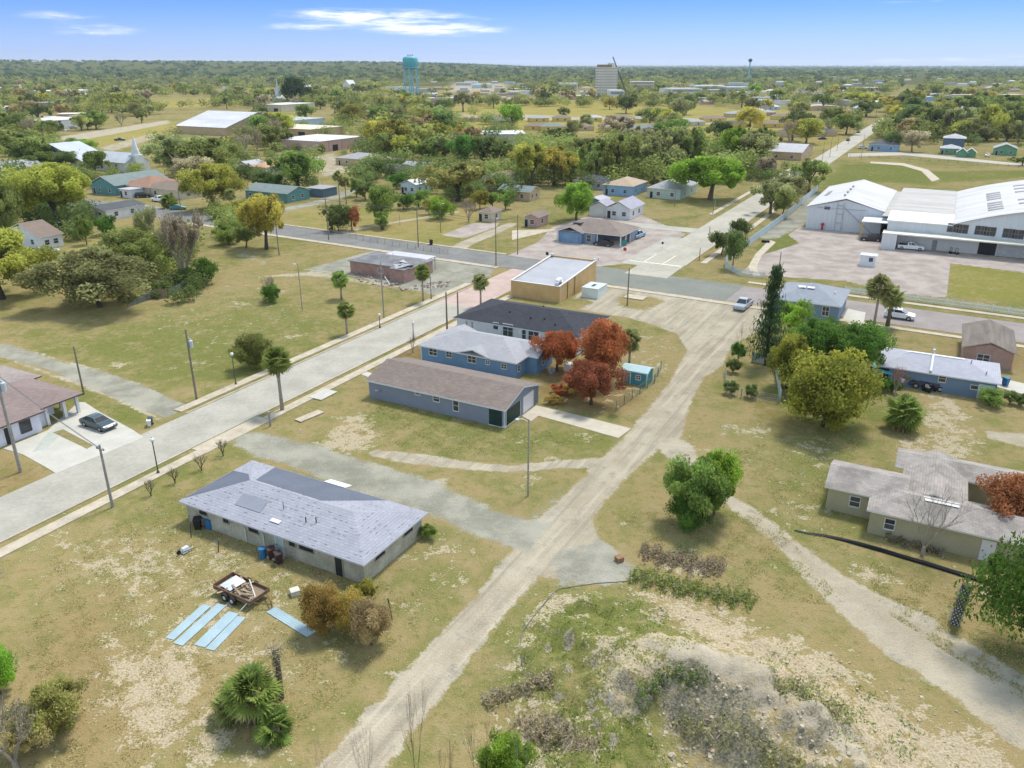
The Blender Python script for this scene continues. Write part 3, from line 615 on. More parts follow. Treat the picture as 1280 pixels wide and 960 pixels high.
# ---- C: sky blue hip house
cb = mat('sky_blue_wall', (.155, .265, .41), .85, .08, .8); shC = shingle('roof_shingle_pale_grey', (.31, .31, .325), (.36, .36, .375), var=.15)
c = H('hip_house', 'sky blue house under a pale grey hip roof with a small gable end', 'house', (646,456), 9.6, (524,431), 2.45, oh=.4)
landmark('the sky blue hip house', c.c)
c.walls(cb); c.roof('hip', .34, shC, ridge='b'); c.roof('gable', .34, shC, box=(3.2, c.la-.5, -1.6, 4.0), ridge='b', name='roof', oh=.35, h=2.5)
c.walls(cb, box=(3.2, c.la-.5, -1.6, 0), h=2.5, gable='b', rise=1.0)
c.roof('gable', .34, shC, box=(4.6, c.la-.1, c.lb-4.0, c.lb+.1), ridge='a', name='roof', oh=.3, h=2.5); c.roof('gable', .30, shC, box=(-.05, 5.0, 4.2, 9.0), ridge='a', oh=.35, h=2.45)
for px, py, w_, hh in ((541.5,440,1.3,.95), (561.5,443,.9,.75), (590,449,1.25,.95), (609.5,453,.55,.5), (630,458,.8,.6)): c.win('L', px, py, w_, hh, bars=2)
c.win('R', .9, 1.45, .6, .8, px=False); c.win('R', 5.2, 1.4, .7, 1.0, px=False, off=-1.6)
c.part('porch_steps', PIPE, lambda b: [b.box(4.3+k*.3, 6.0-k*.0, -3.4+.3*k, -3.1+.3*k, 0, .15+.12*k) for k in range(3)])
vents(c, [(2.2, 3.4), (3.0, 11.0)], PIPE, .09)
c.part('corner_board', WHITE, lambda b: b.box(-.03, .15, c.lb-.15, c.lb+.02, 0, 2.4))
# ---- D: navy roofed duplex
dw = mat('pale_stucco', (.62, .65, .70), .9, .06, .8); shD = shingle('roof_shingle_navy', (.036, .039, .048), (.05, .054, .065), var=.25)
d = H('duplex_house', 'long white duplex under a dark navy hip roof with sliding glass doors', 'house', (724,424), (767,397), (574,394), 2.7, oh=.45)
landmark('the navy roofed duplex', d.c)
d.walls(dw); d.roof('hip', .28, shD, ridge='b', fascia=mat('fascia_white_grey', (.55, .57, .6), .7))
for px, py in ((635,413), (667,420)): d.win('L', px, py, 1.7, 1.9, bars=2, name='sliding_door', sill=False)
d.win('L', 620,407.5, .9, 1.0); d.win('L', 655,418, .6, 1.5); d.win('R', 6.0, 1.5, 1.2, 1.1, px=False)
d.part('patio_frame', WHITE, lambda b: [d.wbox(b, 'L', s_, s_+.14, .02, 2.65, 1.0, 1.14) for s_ in (5.6, 9.0, 12.6)])
d.part('meter_pipe', DARK, lambda b: [b.tube([(-.1, s_, .9), (-.1, s_, 2.5)], .04) for s_ in (18.0, 19.0)])
vents(d, [(2.5, 9), (2.8, 6.8), (3.2, 13), (1.8, 4.5), (9.0, 10)], DARK, .12, .25)
# ---- E: tan flat store
ew = mat('tan_block', (.50, .33, .15), .9, .08, .6, c2=(.57, .385, .185))
e_ = H('store_building', 'tan flat roofed block store with grey membrane roof and low parapet', 'store', (699,379), (741,352), (643,368), 3.4, at='base')
landmark('the tan flat roofed store', e_.c); la, lb = e_.la, e_.lb
def ewall(b):
    b.sect([(0, 0), (la, 0), (la, 4.3), (0, 3.0)], 0, .25); b.sect([(0, 0), (la, 0), (la, 4.3), (0, 3.0)], lb-.25, lb)
    b.box(0, .25, .251, lb-.251, 0, 3.0); b.box(la-.25, la, .251, lb-.251, 0, 4.4); b.box(.25, la-.25, .25, lb-.25, 0, .1)
e_.part('wall', ew, ewall)
def eroof(b):
    s_ = 1.3/la; b.add([(.25, .25, 2.9), (la-.25, .25, 2.9+s_*la-.1), (la-.25, lb-.25, 2.9+s_*la-.1), (.25, lb-.25, 2.9), (.25, .25, 2.7), (la-.25, .25, 3.8), (la-.25, lb-.25, 3.8), (.25, lb-.25, 2.7)], [(0,1,2,3),(7,6,5,4),(0,4,5,1),(1,5,6,2),(2,6,7,3),(3,7,4,0)])
e_.part('roof', mat('membrane_roof_grey', (.33, .335, .36), .8, .1, .3), eroof)
def cap(b):
    for y_ in (-.05, lb-.3): b.add([(-.05, y_, 3.003), (la+.05, y_, 4.31), (la+.05, y_+.35, 4.31), (-.05, y_+.35, 3.003), (-.05, y_, 3.1), (la+.05, y_, 4.41), (la+.05, y_+.35, 4.41), (-.05, y_+.35, 3.1)], [(3,2,1,0),(4,5,6,7),(0,1,5,4),(1,2,6,5),(2,3,7,6),(3,0,4,7)])
    b.box(-.06, .3, .31, lb-.31, 3.0, 3.09)
e_.part('parapet_cap', mat('cap_grey', (.56, .56, .56), .7, .1, 1), cap)
e_.part('downpipe', mat('brown_pipe', (.16, .11, .07), .8), lambda b: [b.tube([(x, -.08, .1), (x, -.08, 3.0+1.3*x/la)], .06) for x in (3.4, 6.6)])
e_.part('downpipe', WHITE, lambda b: b.tube([(.3, -.08, .1), (.3, -.08, 3.0)], .04))
def duct(b):
    pts = [(1.6+1.0*math.cos(t_), .9, 3.05+.85*math.sin(t_)) for t_ in np.linspace(.05, math.pi-.1, 9)]; b.tube(pts, [.42]*9, 10)
dk = e_.part('air_duct', mat('duct_white', (.72, .72, .74), .5, .05, 1), duct); e_.part('duct_grille', DARK, lambda b: b.tube([(2.6, .9, 3.12), (2.605, .9, 3.05)], [.36, .36], 10), dk)
e_.part('chimney_cap', WHITE, lambda b: (b.box(la-.5, la-.1, .1, .5, 4.4, 4.75), b.box(la-.6, la-.2, lb-.8, lb-.2, 4.4, 4.8)))
# ---- white metal box
fb = H('utility_shed', 'small white metal box shed with a hole in its flat roof', 'shed', (747,374), 4.4, 3.2, 1.8, at='base', oh=.05)
fb.walls(mat('white_metal', (.58, .64, .62), .6, .1, 1)); fb.roof('flat', 0, mat('white_metal_roof', (.44, .50, .49), .6, .12, 1), oh=.06); fb.part('roof_hole', DARK, lambda b: b.box(1.3, 3.0, 1.4, 2.0, 1.9, 1.915))
# ---- teal shed
tw = mat('teal_wood', (.07, .235, .27), .85, .1, 1.2); s_ = H('garden_shed', 'small teal garden shed with white trimmed door and window', 'shed', (808,483.5), 2.4, 3.6, 1.75, at='base', oh=.12)
landmark('the teal garden shed', s_.c)
s_.walls(tw, gable='b', rise=.35); s_.roof('gable', .32, mat('teal_grey_roof', (.36, .50, .52), .8, .1, 1), ridge='b', fascia=mat('pale_teal_trim', (.45, .62, .63), .7))
s_.door('L', 2.75, .8, 1.55, tw); s_.win('L', 1.2, 1.12, .6, .55, px=False, bars=2); s_.part('corner_trim', mat('pale_teal_trim', (.45, .62, .63), .7), lambda b: (b.box(-.03, .1, -.03, .1, 0, 1.74), b.box(2.3, 2.43, -.03, .1, 0, 1.74)))
# ---- derelict brick building
br = mat('pink_brick', (.33, .195, .17), .95, .14, .8, c2=(.42, .27, .235)); k = H('derelict_building', 'derelict pink brick building with torn grey metal roof sheets', 'building', (512,352), (544,341), (448,338), 2.5, at='base', oh=.3)
landmark('the derelict brick building', k.c)
k.walls(br); mr = mat('torn_metal_roof', (.14, .14, .145), .8, .3, .5, c2=(.23, .23, .24)); k.roof('hip', .2, mr, fascia=mat('rusty_fascia', (.22, .2, .2), .8))
k.walls(br, box=(-1.8, 0, 0, 3.4), h=2.5); k.roof('flat', 0, mr, box=(-1.8, .3, 0, 3.4), h=2.62, oh=.2)
def torn(b):
    for x_, y_, w_, l_, z_, r_ in ((1.0, 1.2, 1.4, 2.6, 3.0, .3), (2.2, 3.0, 1.2, 2.2, 3.25, -.5), (-.6, 1.6, 1.0, 2.4, 2.9, .9), (.2, 2.8, 1.1, 1.6, 3.05, 1.3)):
        c_, s2 = math.cos(r_), math.sin(r_); P_ = [(x_+c_*u-s2*v, y_+s2*u+c_*v, z_+.25*u*v) for u, v in ((-w_/2, -l_/2), (w_/2, -l_/2), (w_/2, l_/2), (-w_/2, l_/2))]
        b.add(P_+[(p[0], p[1], p[2]-.03) for p in P_], [(0,1,2,3),(7,6,5,4),(0,4,5,1),(1,5,6,2),(2,6,7,3),(3,7,4,0)])
k.part('loose_roof_sheet', mat('pale_torn_sheet', (.34, .34, .35), .6, .2, 1), torn)
k.part('canopy', mat('white_canopy', (.42, .42, .44), .6, .1, .6), lambda b: (b.box(k.la-1.4, k.la+2.4, .6, k.lb-3.5, 2.75, 2.9), [b.box(k.la+2.1, k.la+2.25, y_, y_+.15, 0, 2.75) for y_ in (.8, 4.5)]))
k.door('L', 3.8, 1.0, 2.0, DARK, handle=False); k.win('L', 7.0, 1.4, 1.2, 1.0, px=False, bars=0, gm_=mat('boarded_window', (.3, .2, .17), .9)); k.part('fallen_beam', WHITE, lambda b: b.tube([(-2.4, 4.2, 1.0), (-4.3, 1.5, .1)], .09)); k.part('roof_mast', PIPE, lambda b: b.tube([(2, 5.2, 2.8), (2, 5.2, 4.8)], .05))
# ---- station with carport
sw = mat('station_blue', (.21, .27, .345), .85, .1, .8); shS = shingle('roof_shingle_taupe', (.215, .175, .15), (.265, .22, .19), var=.3)
st = H('corner_house', 'blue corner house under a broad taupe hip roof with open carport', 'house', (776,309), 11.5, 16.5, 2.6, at='base', oh=.5)
landmark('the carport corner house', st.c)
st.walls(sw, box=(0, st.la, 6.5, st.lb)); st.walls(sw, box=(7.0, st.la, 0, 6.5)); st.roof('hip', .36, shS, ridge='b'); st.roof('gable', .36, shS, box=(-1.2, 4, 9.6, 15.4), ridge='a', h=2.6)
st.walls(mat('steel_blue_door_wall', (.15, .24, .36), .8, .1, 1), box=(-1.2, 0, 9.6, 15.4), h=2.6)
st.part('roof_dormer', mat('dormer_dark', (.11, .1, .1), .8), lambda b: b.box(2.2, 3.6, 11.2, 13.4, 4.1, 4.35))
st.part('carport_post', WHITE, lambda b: [b.box(x_, x_+.25, y_, y_+.25, 0, 2.6) for x_, y_ in ((.1, .1), (3.5, .1), (6.6, .1), (.1, 6.0))])
st.part('carport_post', WHITE, lambda b: [b.box(x_, x_+.22, y_, y_+.22, 0, 2.6) for x_, y_ in ((-.3, 16.3), (-1.4, 15.6))])
st.win('L', 8.2, 1.3, 1.1, 1.6, px=False, name='window'); st.part('garage_door', mat('steel_blue_door', (.17, .28, .42), .7), lambda b: b.box(-1.26, -1.2, 10.6, 14.6, .02, 2.2))
st.part('carport_beam', DARK, lambda b: (b.box(.3, 6.9, .12, .3, 2.25, 2.58), b.box(.12, .3, .4, 6.0, 2.25, 2.58)))
# ---- blue-grey hip house by the cross street
bg_ = mat('grey_blue_wall', (.185, .25, .36), .85, .07, .8); q_ = H('small_hip_house', 'grey blue house under a pale slate hip roof with two skylights', 'house', (1052,385), (1063,363), (969,371), 2.9, oh=.4)
landmark('the slate hip roof house', q_.c); q_.walls(bg_)
q_.roof('hip', .36, shingle('roof_shingle_slate', (.24, .265, .30), (.285, .31, .34), var=.15), ridge='b'); q_.win('L', 1032,389, 1.0, 1.5, bars=2)
x0, x1, y0, y1 = q_.rb
for y_ in (q_.lb*.46, q_.lb*.60): onroof(q_, [(3.6, y_), (4.1, y_), (4.1, y_+1.2), (3.6, y_+1.2)], 'x0', .07).build('skylight', WHITE, q_.root)
vents(q_, [(5.2, 1.5), (5.0, 7.5)], WHITE, .18, .25)
# ---- long blue house
lbw = mat('dusk_blue_wall', (.145, .215, .315), .85, .08, .8); r_ = H('long_house', 'long dusk blue house under a pale lavender roof with a white ridge pipe', 'house', (1252,482), 8.6, (1098,450), 2.35, oh=.4)
landmark('the long dusk blue house', r_.c); r_.walls(lbw); shL = shingle('roof_shingle_lilac', (.35, .355, .40), (.40, .405, .445), var=.12)
r_.roof('hip', .3, shL, ridge='b'); r_.win('L', 1178,473, .8, .95)
x0, x1, y0, y1 = r_.rb
onroof(r_, [((x0+x1)/2-.3, y1-2.6), ((x0+x1)/2+.0, y1-4), ((x0+x1)/2, 4), ((x0+x1)/2-.3, 4)], 'x0', .06).build('ridge_cap', WHITE, r_.root)
b_ = MB(); yy = r_.lb*.56; b_.tube([(x0+.2, yy, r_.z0+.2), ((x0+x1)/2-.1, yy, r_.rpt((x0+x1)/2, yy)+.15), ((x0+x1)/2-.1, yy, r_.rpt((x0+x1)/2, yy)+.75)], .17, 8); b_.build('roof_pipe', mat('pipe_white', (.62, .63, .68), .5), r_.root)
r_.part('carport_opening', DARK, lambda b: r_.wbox(b, 'L', 12.6, 15.0, .1, 2.1, -.02, .03)); r_.part('porch_panel', mat('pale_panel', (.48, .6, .6), .7), lambda b: r_.wbox(b, 'L', .2, 2.0, .05, 2.0, -.02, .05)); r_.win('L', 1218,484, .8, .5, bars=0)
r_.win('R', 3, 1.4, 1.0, 1.0, px=False); vents(r_, [(3.2, 3.2), (1.2, 1.4)], PIPE, .08, .4)
# ---- brick gable house at the right edge
g2 = H('brick_cottage', 'pink brick cottage under a brown ribbed gable roof at the cross street', 'house', (1263,464), 11.5, 6.2, 2.5, at='base', oh=.35)
landmark('the pink brick cottage', g2.c); g2.walls(mat('salmon_brick', (.36, .225, .185), .95, .12, 1, c2=(.43, .28, .235)), gable='a', rise=1.0)
g2.roof('gable', .36, mat('brown_ribbed_roof', (.15, .125, .105), .85, .3, .5, streak=(.3, 3, 1)), ridge='a', fascia=mat('tan_fascia', (.4, .33, .25), .8)); g2.win('L', 3.6, 1.3, 1.5, 1.1, px=False, bars=2)
# ---- tan house, lower right (E-shaped)
tn = mat('tan_stucco', (.36, .33, .215), .9, .1, .6); shT = shingle('roof_shingle_tan', (.30, .275, .25), (.38, .335, .295), var=.75); tf = mat('cream_fascia', (.62, .6, .54), .7, .1, 1)
u_ = H('rambling_house', 'rambling tan house with weathered beige roofs around a small courtyard', 'house', px_of(G(1083,639,2.35)-CB*23.5), 12.5, (1083,639), 2.35, at='eave', oh=.35)
landmark('the rambling tan house', u_.c)
lb = u_.lb
u_.walls(tn, box=(0, 5.4, -2, lb)); u_.roof('hip', .32, shT, box=(0, 5.4, -2, lb), fascia=tf, ridge='b')
u_.walls(tn, box=(2.6, 8.2, lb-2.4, lb+4.0), h=2.4); u_.roof('gable', .32, shT, box=(2.6, 8.2, lb-2.4, lb+4.0), h=2.42, fascia=tf, ridge='b')
u_.walls(tn, box=(5.4, 13.2, lb-7.4, lb-2.4), h=2.38); u_.roof('gable', .3, shT, box=(4.2, 13.6, lb-7.4, lb-2.4), h=2.4, fascia=tf, ridge='a')
u_.walls(tn, box=(10.2, 14.4, -2, lb-2.4), h=2.36); u_.roof('gable', .3, shT, box=(10.2, 14.4, -2, lb-1.6), h=2.37, fascia=tf, ridge='b')
def wpx(hs, wall, px, py, off):
    n = hs.A if wall == 'L' else hs.B; dd_ = ray(px, py); O = Vector((0, 0, HC)); t_ = (hs.F+n*off-O).dot(n)/dd_.dot(n); p = hs.loc(O+dd_*t_); return (p[1] if wall == 'L' else p[0]), p[2]
for px, py, off, w_ in ((1069,625,2.6,.85), (1112,655,0,.8)):
    c_, z_ = wpx(u_, 'L', px, py, off); u_.win('L', c_, max(1.25, min(1.5, z_)), w_, 1.0, px=False, off=off)
u_.door('L', lb-9.5, .9, 1.95, WHITE); u_.part('white_tarp', WHITE, lambda b: b.add([(2.2, lb-4.2, 3.42), (2.9, lb-4.0, 3.46), (2.9, lb-6.9, 3.46), (2.2, lb-6.9, 3.42), (2.2, lb-4.2, 3.40), (2.9, lb-4.0, 3.44), (2.9, lb-6.9, 3.44), (2.2, lb-6.9, 3.40)], [(0,1,2,3),(7,6,5,4),(0,4,5,1),(1,5,6,2),(2,6,7,3),(3,7,4,0)]))
# ---- left edge house with brown roof
lw = mat('white_lavender_stucco', (.60, .60, .67), .9, .05, .8); sh1 = shingle('roof_shingle_mauve', (.215, .165, .15), (.26, .205, .185), var=.2)
bf = mat('dark_brown_fascia', (.10, .07, .06), .7)
RA = TH-math.pi  # its front faces the street, so the walls are set on the street's axis
v_ = H('street_house', 'white stucco house under a mauve brown hip roof with pillared porch', 'house', (106,493), 8.0, 8.0, 2.4, at='eave', oh=.4, ang=TH+math.pi)
# local x runs back along the street (down-left in the photo), local y away toward the street's side
v_.root.location = v_.F; P0 = G(106, 493, 2.4); P0.z = 0
v_.F = P0 - DU*13.4 + DV*0; v_.A, v_.B = DU, DV; v_.la, v_.lb = 13.0, 11.0
v_.root.location = v_.F; v_.root.rotation_euler = (0, 0, TH)
landmark('the mauve roofed street house', v_.F+DU*6+DV*5)
v_.walls(lw, box=(-3, 9.0, 1.0, 11)); v_.walls(lw, box=(9.0, 11.2, 3.4, 11)); v_.roof('hip', .34, sh1, box=(-3, 13.0, .6, 11), fascia=bf, ridge='a')
v_.roof('hip', .34, sh1, box=(-2, 7.4, -.3, 6), fascia=bf, ridge='a', h=2.38); v_.walls(lw, box=(-2, 7.4, -.1, 1.0), h=2.36)
v_.part('porch_post', WHITE, lambda b: [b.box(x_, x_+.35, y_, y_+.35, 0, 2.4) for x_, y_ in ((8.6, .7), (10.9, .8), (12.6, .8), (12.6, 4.2))])
for x_, w_ in ((5.6, 1.2), (1.6, 1.3), (-.8, 1.2)): v_.win('R', x_, 1.35, w_, 1.35, px=False, off=-.1, fm=mat('brown_window_frame', (.13, .1, .09), .7))
v_.door('R', 9.9, .9, 2.0, mat('dark_red_door', (.12, .06, .055), .6), off=3.4); v_.door('R', 3.6, .9, 2.0, DARK, off=-.1)
vents(v_, [(1.5, 2.6), (6.5, 3.2), (0, 5.5)], WHITE, .14, .3)
vb = H('neighbour_house', 'low house with grey tan roof behind the mauve roofed house', 'house', (-4,478), 9, 9, 2.4, at='base', oh=.4); vb.F = G(56, 470, 2.4)*1.0; vb.F.z = 0; vb.F = vb.F - DU*10 ; vb.root.location = vb.F
vb.walls(lw, box=(-4, 9.2, .4, 8)); vb.roof('hip', .3, shingle('roof_shingle_dust', (.27, .23, .21), (.33, .29, .265), var=.2), box=(-4, 9.2, .4, 8), fascia=bf, ridge='a')
vb.part('carport_roof', mat('carport_green_grey', (.28, .31, .26), .8, .1, 1), lambda b: b.box(-4, 8.5, -2.6, .0, 2.25, 2.38)); vb.part('carport_post', bf, lambda b: [b.box(x_, x_+.15, -2.4, -2.25, 0, 2.24) for x_ in (-3, 2, 8)])
# ---- warehouse complex
O_ = G(1105, 307); WD = MB
wh = H('warehouse', 'huge white warehouse with vaulted roof, gabled hall and long pale canopy', 'warehouse', (1105,307), 10, 10, 6, at='base', ang=TH-math.pi/2)
landmark('the white warehouse', wh.F+wh.A*25+wh.B*25)
wm = mat('white_corrugated', (.56, .58, .60), .6, .07, .4, streak=(6, 6, .3)); rm_ = mat('white_metal_sheet_roof', (.42, .405, .39), .6, .14, .18, c2=(.52, .51, .50), streak=(.25, 2.5, 1)); rw = mat('bright_white_roof', (.66, .66, .65), .5, .03, .4); rg = mat('worn_grey_roof', (.34, .325, .30), .7, .16, .2, c2=(.44, .42, .40), streak=(.3, 2, 1))
wh.walls(wm, box=(0, 13.4, 0, 55), h=6.0, name='wall'); wh.part('roof', rw, lambda b: b.add([(-.3, -.3, 6.1), (13.5, -.3, 6.1), (13.5, 9.5, 6.9), (-.3, 9.5, 6.9), (-.3, -.3, 5.85), (13.5, -.3, 5.85), (13.5, 9.5, 6.6), (-.3, 9.5, 6.6)], [(0,1,2,3),(7,6,5,4),(0,4,5,1),(1,5,6,2),(2,6,7,3),(3,7,4,0)]))
wh.part('roof', rg, lambda b: b.box(-.3, 13.39, 9.6, 55.2, 6.3, 6.55))
# vault
VU0, VU1, VR, VH = 13.4, 66.0, 6.3, 5.2
arc = [(VU0+(VU1-VU0)*(i/24), VR+VH*math.sin(math.pi*i/24)**.9) for i in range(25)]
wh.part('wall', wm, lambda b: b.sect([(VU0+.02, 0), (VU1-.02, 0)]+[(x_, z_-.12) for x_, z_ in arc[::-1]], .02, 55))
def vault(b):
    n = len(arc); lo = [(x_, z_-.18) for x_, z_ in arc]
    for i in range(n-1): b.sect([arc[i], arc[i+1], lo[i+1], lo[i]], -.4, 55.4)
vr = wh.part('vault_roof', rm_, vault)
sk = mat('dark_skylight', (.17, .16, .17), .5, .3, 2)
for frac, ys_ in ((.155, (8, 11.5, 15, 18.5, 25, 28.5, 32, 35.5)), (.27, (12, 18, 32, 38, 44))):
    x_ = VU0+(VU1-VU0)*frac; z_ = VR+VH*math.sin(math.pi*frac)**.9; sl = VH*.9*math.pi*math.cos(math.pi*frac)/(VU1-VU0)
    for y_ in ys_:
        b = MB(); w2 = 1.5; b.add([(x_-w2, y_, z_-w2*sl+.06), (x_+w2, y_, z_+w2*sl+.06), (x_+w2, y_+1.9, z_+w2*sl+.06), (x_-w2, y_+1.9, z_-w2*sl+.06), (x_-w2, y_, z_-w2*sl-.02), (x_+w2, y_, z_+w2*sl-.02), (x_+w2, y_+1.9, z_+w2*sl-.02), (x_-w2, y_+1.9, z_-w2*sl-.02)], [(0,1,2,3),(7,6,5,4),(0,4,5,1),(1,5,6,2),(2,6,7,3),(3,7,4,0)]); b.build('skylight', sk, wh.root)
wf = mat('window_frame_rust', (.27, .24, .22), .7)
for u0, v0 in ((1191.5,284.8),(1203,286.2),(1226,288),(1237.5,289.4),(1261,291.6),(1272.5,293),(1297,295.5),(1308,297)): wh.win('R', u0, v0, 2.25, 1.9, bars=2, fm=wf, sill=False, gm_=mat('dusty_pane', (.07, .065, .065), .3, .4, 3))
cn = wh.part('canopy', mat('canopy_cream', (.60, .585, .50), .7, .08, .4), lambda b: b.box(-.6, 66, -4.2, -.02, 3.5, 3.75))
wh.part('canopy_strut', WHITE, lambda b: [b.box(x_, x_+.18, -.3, -.1, 3.76, 4.5) for x_ in (4, 9, 14, 22, 31, 40, 49)], cn)
wh.part('end_wall', wm, lambda b: b.box(-.5, 2.6, -4.1, -.03, 0, 3.49))
wh.part('bay_door', DARK, lambda b: b.box(wh.wpos('R',1221,318)[0], wh.wpos('R',1243,320)[0], -.06, -.003, .05, 3.2)); wh.part('door', mat('grey_door', (.25, .27, .3), .7), lambda b: b.box(wh.wpos('R',1164,311)[0], wh.wpos('R',1170,312)[0], -.06, -.003, .05, 2.3)); wh.part('wall_band', mat('band_grey', (.45, .47, .5), .7), lambda b: b.box(wh.wpos('R',1245,320)[0], 66, -.05, -.003, .05, 2.6))
wh.part('rusty_bin', mat('rusty_steel', (.25, .17, .13), .9, .2, 2), lambda b: b.box(3.4, 5.2, -1.6, -.4, 0, 1.1))
# gabled hall
gx0, gx1, gy0, gy1 = -20.2, -2.2, 14, 54; wh.walls(wm, box=(gx0, gx1, gy0, gy1), h=5.6, gable='b', rise=2.3)
wh.roof('gable', 2.6/(9.4), rm_, box=(gx0, gx1, gy0, gy1), ridge='b', h=5.6, oh=.4, t=.12); wh.part('roof', rg, lambda b: b.box(-2.0, -.32, 9, 54, 5.3, 5.55))
wh.part('roof', mat('lean_white', (.68, .7, .74), .6, .06, 1), lambda b: b.box(-6.2, -.35, 6.0, 13.9, 4.1, 4.3)); wh.part('yellow_post', mat('safety_yellow', (.55, .36, .04), .6), lambda b: b.box(-6.1, -5.8, 6.1, 6.4, 0, 4.1)); wh.part('red_pump', mat('signal_red', (.42, .03, .03), .5), lambda b: (b.box(-.9, -.45, 2.4, 2.9, 0, 1.6), b.tube([(-16, 13.6, 0), (-16, 13.6, 1.7)], .25), b.box(-16.4, -15.6, 13.4, 13.8, 1.2, 1.6)))
def frames(b):
    for x_ in (-13.2, -11.6): b.box(x_, x_+.14, 13.8, 13.95, .05, 7.2)
    for z_ in (2, 4.2, 6.3): b.box(-13.05, -11.61, 13.8, 13.94, z_, z_+.14)
    b.tube([(-11.5, 13.8, 6.0), (-4.5, 13.8, .3)], .12); b.tube([(-18, 13.85, 5.6), (-6, 13.85, 5.6)], .07)
wh.part('wall_ladder', mat('frame_grey', (.42, .44, .46), .6), frames); wh.part('wall_vent', DARK, lambda b: b.box(-16.2, -14.8, 13.94, 13.995, 5.2, 5.9))
for y_ in (20, 26, 32, 38): wh.part('roof_vent', PIPE, lambda b: b.box(-12.6, -12.1, y_, y_+.5, 7.9, 8.5))
wh.part('skylight', sk, lambda b: b.add([(-18.6, 30, 6.4), (-17.6, 30, 6.68), (-17.6, 38, 6.68), (-18.6, 38, 6.4), (-18.6, 30, 6.2), (-17.6, 30, 6.5), (-17.6, 38, 6.5), (-18.6, 38, 6.2)], [(0,1,2,3),(7,6,5,4),(0,4,5,1),(1,5,6,2),(2,6,7,3),(3,7,4,0)]))
wh.part('vent_monitor', rw, lambda b: b.tube([(VU0+26, 14, 11.6), (VU0+26, 52, 11.6)], [1.6, 1.6], 14))
# guard hut
gh = H('guard_hut', 'small white guard hut with dark window in the warehouse yard', 'hut', (1086,333), 2.6, 3.0, 2.2, at='base', oh=.2, ang=TH-math.pi/2+.9)
gh.F = G(1074, 332); gh.A, gh.B = wh.A, wh.B; gh.root.location = gh.F; gh.root.rotation_euler = (0, 0, math.atan2(wh.A.y, wh.A.x)); gh.la, gh.lb = 3.0, 2.6
gh.walls(mat('hut_white', (.60, .64, .68), .7, .06, 1)); gh.roof('flat', 0, mat('hut_roof', (.46, .48, .5), .7), h=2.25); gh.win('R', 2.1, 1.5, .8, .9, px=False, bars=0)
landmark('the guard hut', gh.F)
# ================================================================= VEGETATION
def leaf_mesh(name, C, tint, size, seed, flat=.0, asp=.62):
    r = np.random.RandomState(seed); n = len(C)
    a = r.normal(size=(n, 3)); a[:, 2] *= 1-flat; a /= np.linalg.norm(a, axis=1)[:, None]
    b = r.normal(size=(n, 3)); b -= (a*b).sum(1)[:, None]*a; b /= np.linalg.norm(b, axis=1)[:, None]
    b[:, 2] *= 1-flat*.6
    s = (size*(.6+.8*r.rand(n)))[:, None] if np.isscalar(size) else (size*(.6+.8*r.rand(n)))[:, None]
    a, b = a*s, b*s*asp
    V = np.stack([C-a, C-b*.9+a*.15, C+a, C+b*.9+a*.15], 1).reshape(-1, 3).astype(np.float32)
    me = bpy.data.meshes.new(name); me.vertices.add(4*n); me.vertices.foreach_set('co', V.ravel())
    me.loops.add(4*n); me.loops.foreach_set('vertex_index', np.arange(4*n, dtype=np.int32)); me.polygons.add(n)
    me.polygons.foreach_set('loop_start', np.arange(0, 4*n, 4, dtype=np.int32)); me.polygons.foreach_set('loop_total', np.full(n, 4, np.int32))
    at = me.attributes.new('tint', 'FLOAT', 'POINT'); at.data.foreach_set('value', np.repeat(tint, 4).astype(np.float32))
    me.update(calc_edges=True); return me
STY = {'broad': (.58, .84, .34, .19), 'round': (.56, .76, .37, .22), 'tall': (.57, .68, .39, .22), 'bush': (.46, .74, .42, .26), 'cone': None, 'low': (.5, .80, .40, .22)}
def crown_pts(style, nc, nl, seed):
    r = np.random.RandomState(seed); cz, rx, rz, cr = STY[style]
    ph = r.rand(4)*6.28; C, T = [], []
    for i in range(nc):
        d = r.normal(size=3); d /= np.linalg.norm(d); d[2] = abs(d[2])*(1 if r.rand() < .66 else -1)*.95
        f = r.rand()**.35; az_ = math.atan2(d[1], d[0]); lob = 1+.16*math.sin(2*az_+ph[0])+.14*math.sin(3*az_+ph[1])+.09*math.sin(5*az_+ph[2])
        R_ = cr*(.5+.95*r.rand()**1.3); c_ = np.array([d[0]*rx*f*lob, d[1]*rx*f*lob, cz+d[2]*rz*f*(.9+.2*math.sin(3*az_+ph[3]))])
        q_ = r.normal(size=(nl, 3)); q_ /= np.linalg.norm(q_, axis=1)[:, None]; rr = r.rand(nl)**.4
        pts = c_+q_*(R_*rr)[:, None]*np.array([1, 1, .62]); C.append(pts); T.append(np.clip(np.full(nl, r.rand())*.8+.25*r.rand(nl), 0, 1))
    C = np.concatenate(C); T = np.concatenate(T); k = C[:, 2] > .02
    C = C[k]; T = T[k]; zt = np.percentile(C[:, 2], 99.2); C[:, 2] = np.minimum(C[:, 2], zt)/zt
    rr = np.percentile(np.hypot(C[:, 0], C[:, 1]), 97); C[:, :2] /= rr
    return C, T
def blank(me):
    me.materials.append(None); return me
_crowns = {}
def crown_mesh(style, lod, v):
    k = (style, lod, v)
    if k not in _crowns:
        nc, nl, sz = {0: (74, 300, .032), 1: (40, 150, .050), 2: (20, 62, .095)}[lod]
        C, T = crown_pts(style, nc, nl, v*31+7+hash_s(style)); _crowns[k] = blank(leaf_mesh('crown', C, T, sz, v, flat=.5))
    return _crowns[k]
def hash_s(s): return sum(ord(c)*(i+1) for i, c in enumerate(s)) % 997
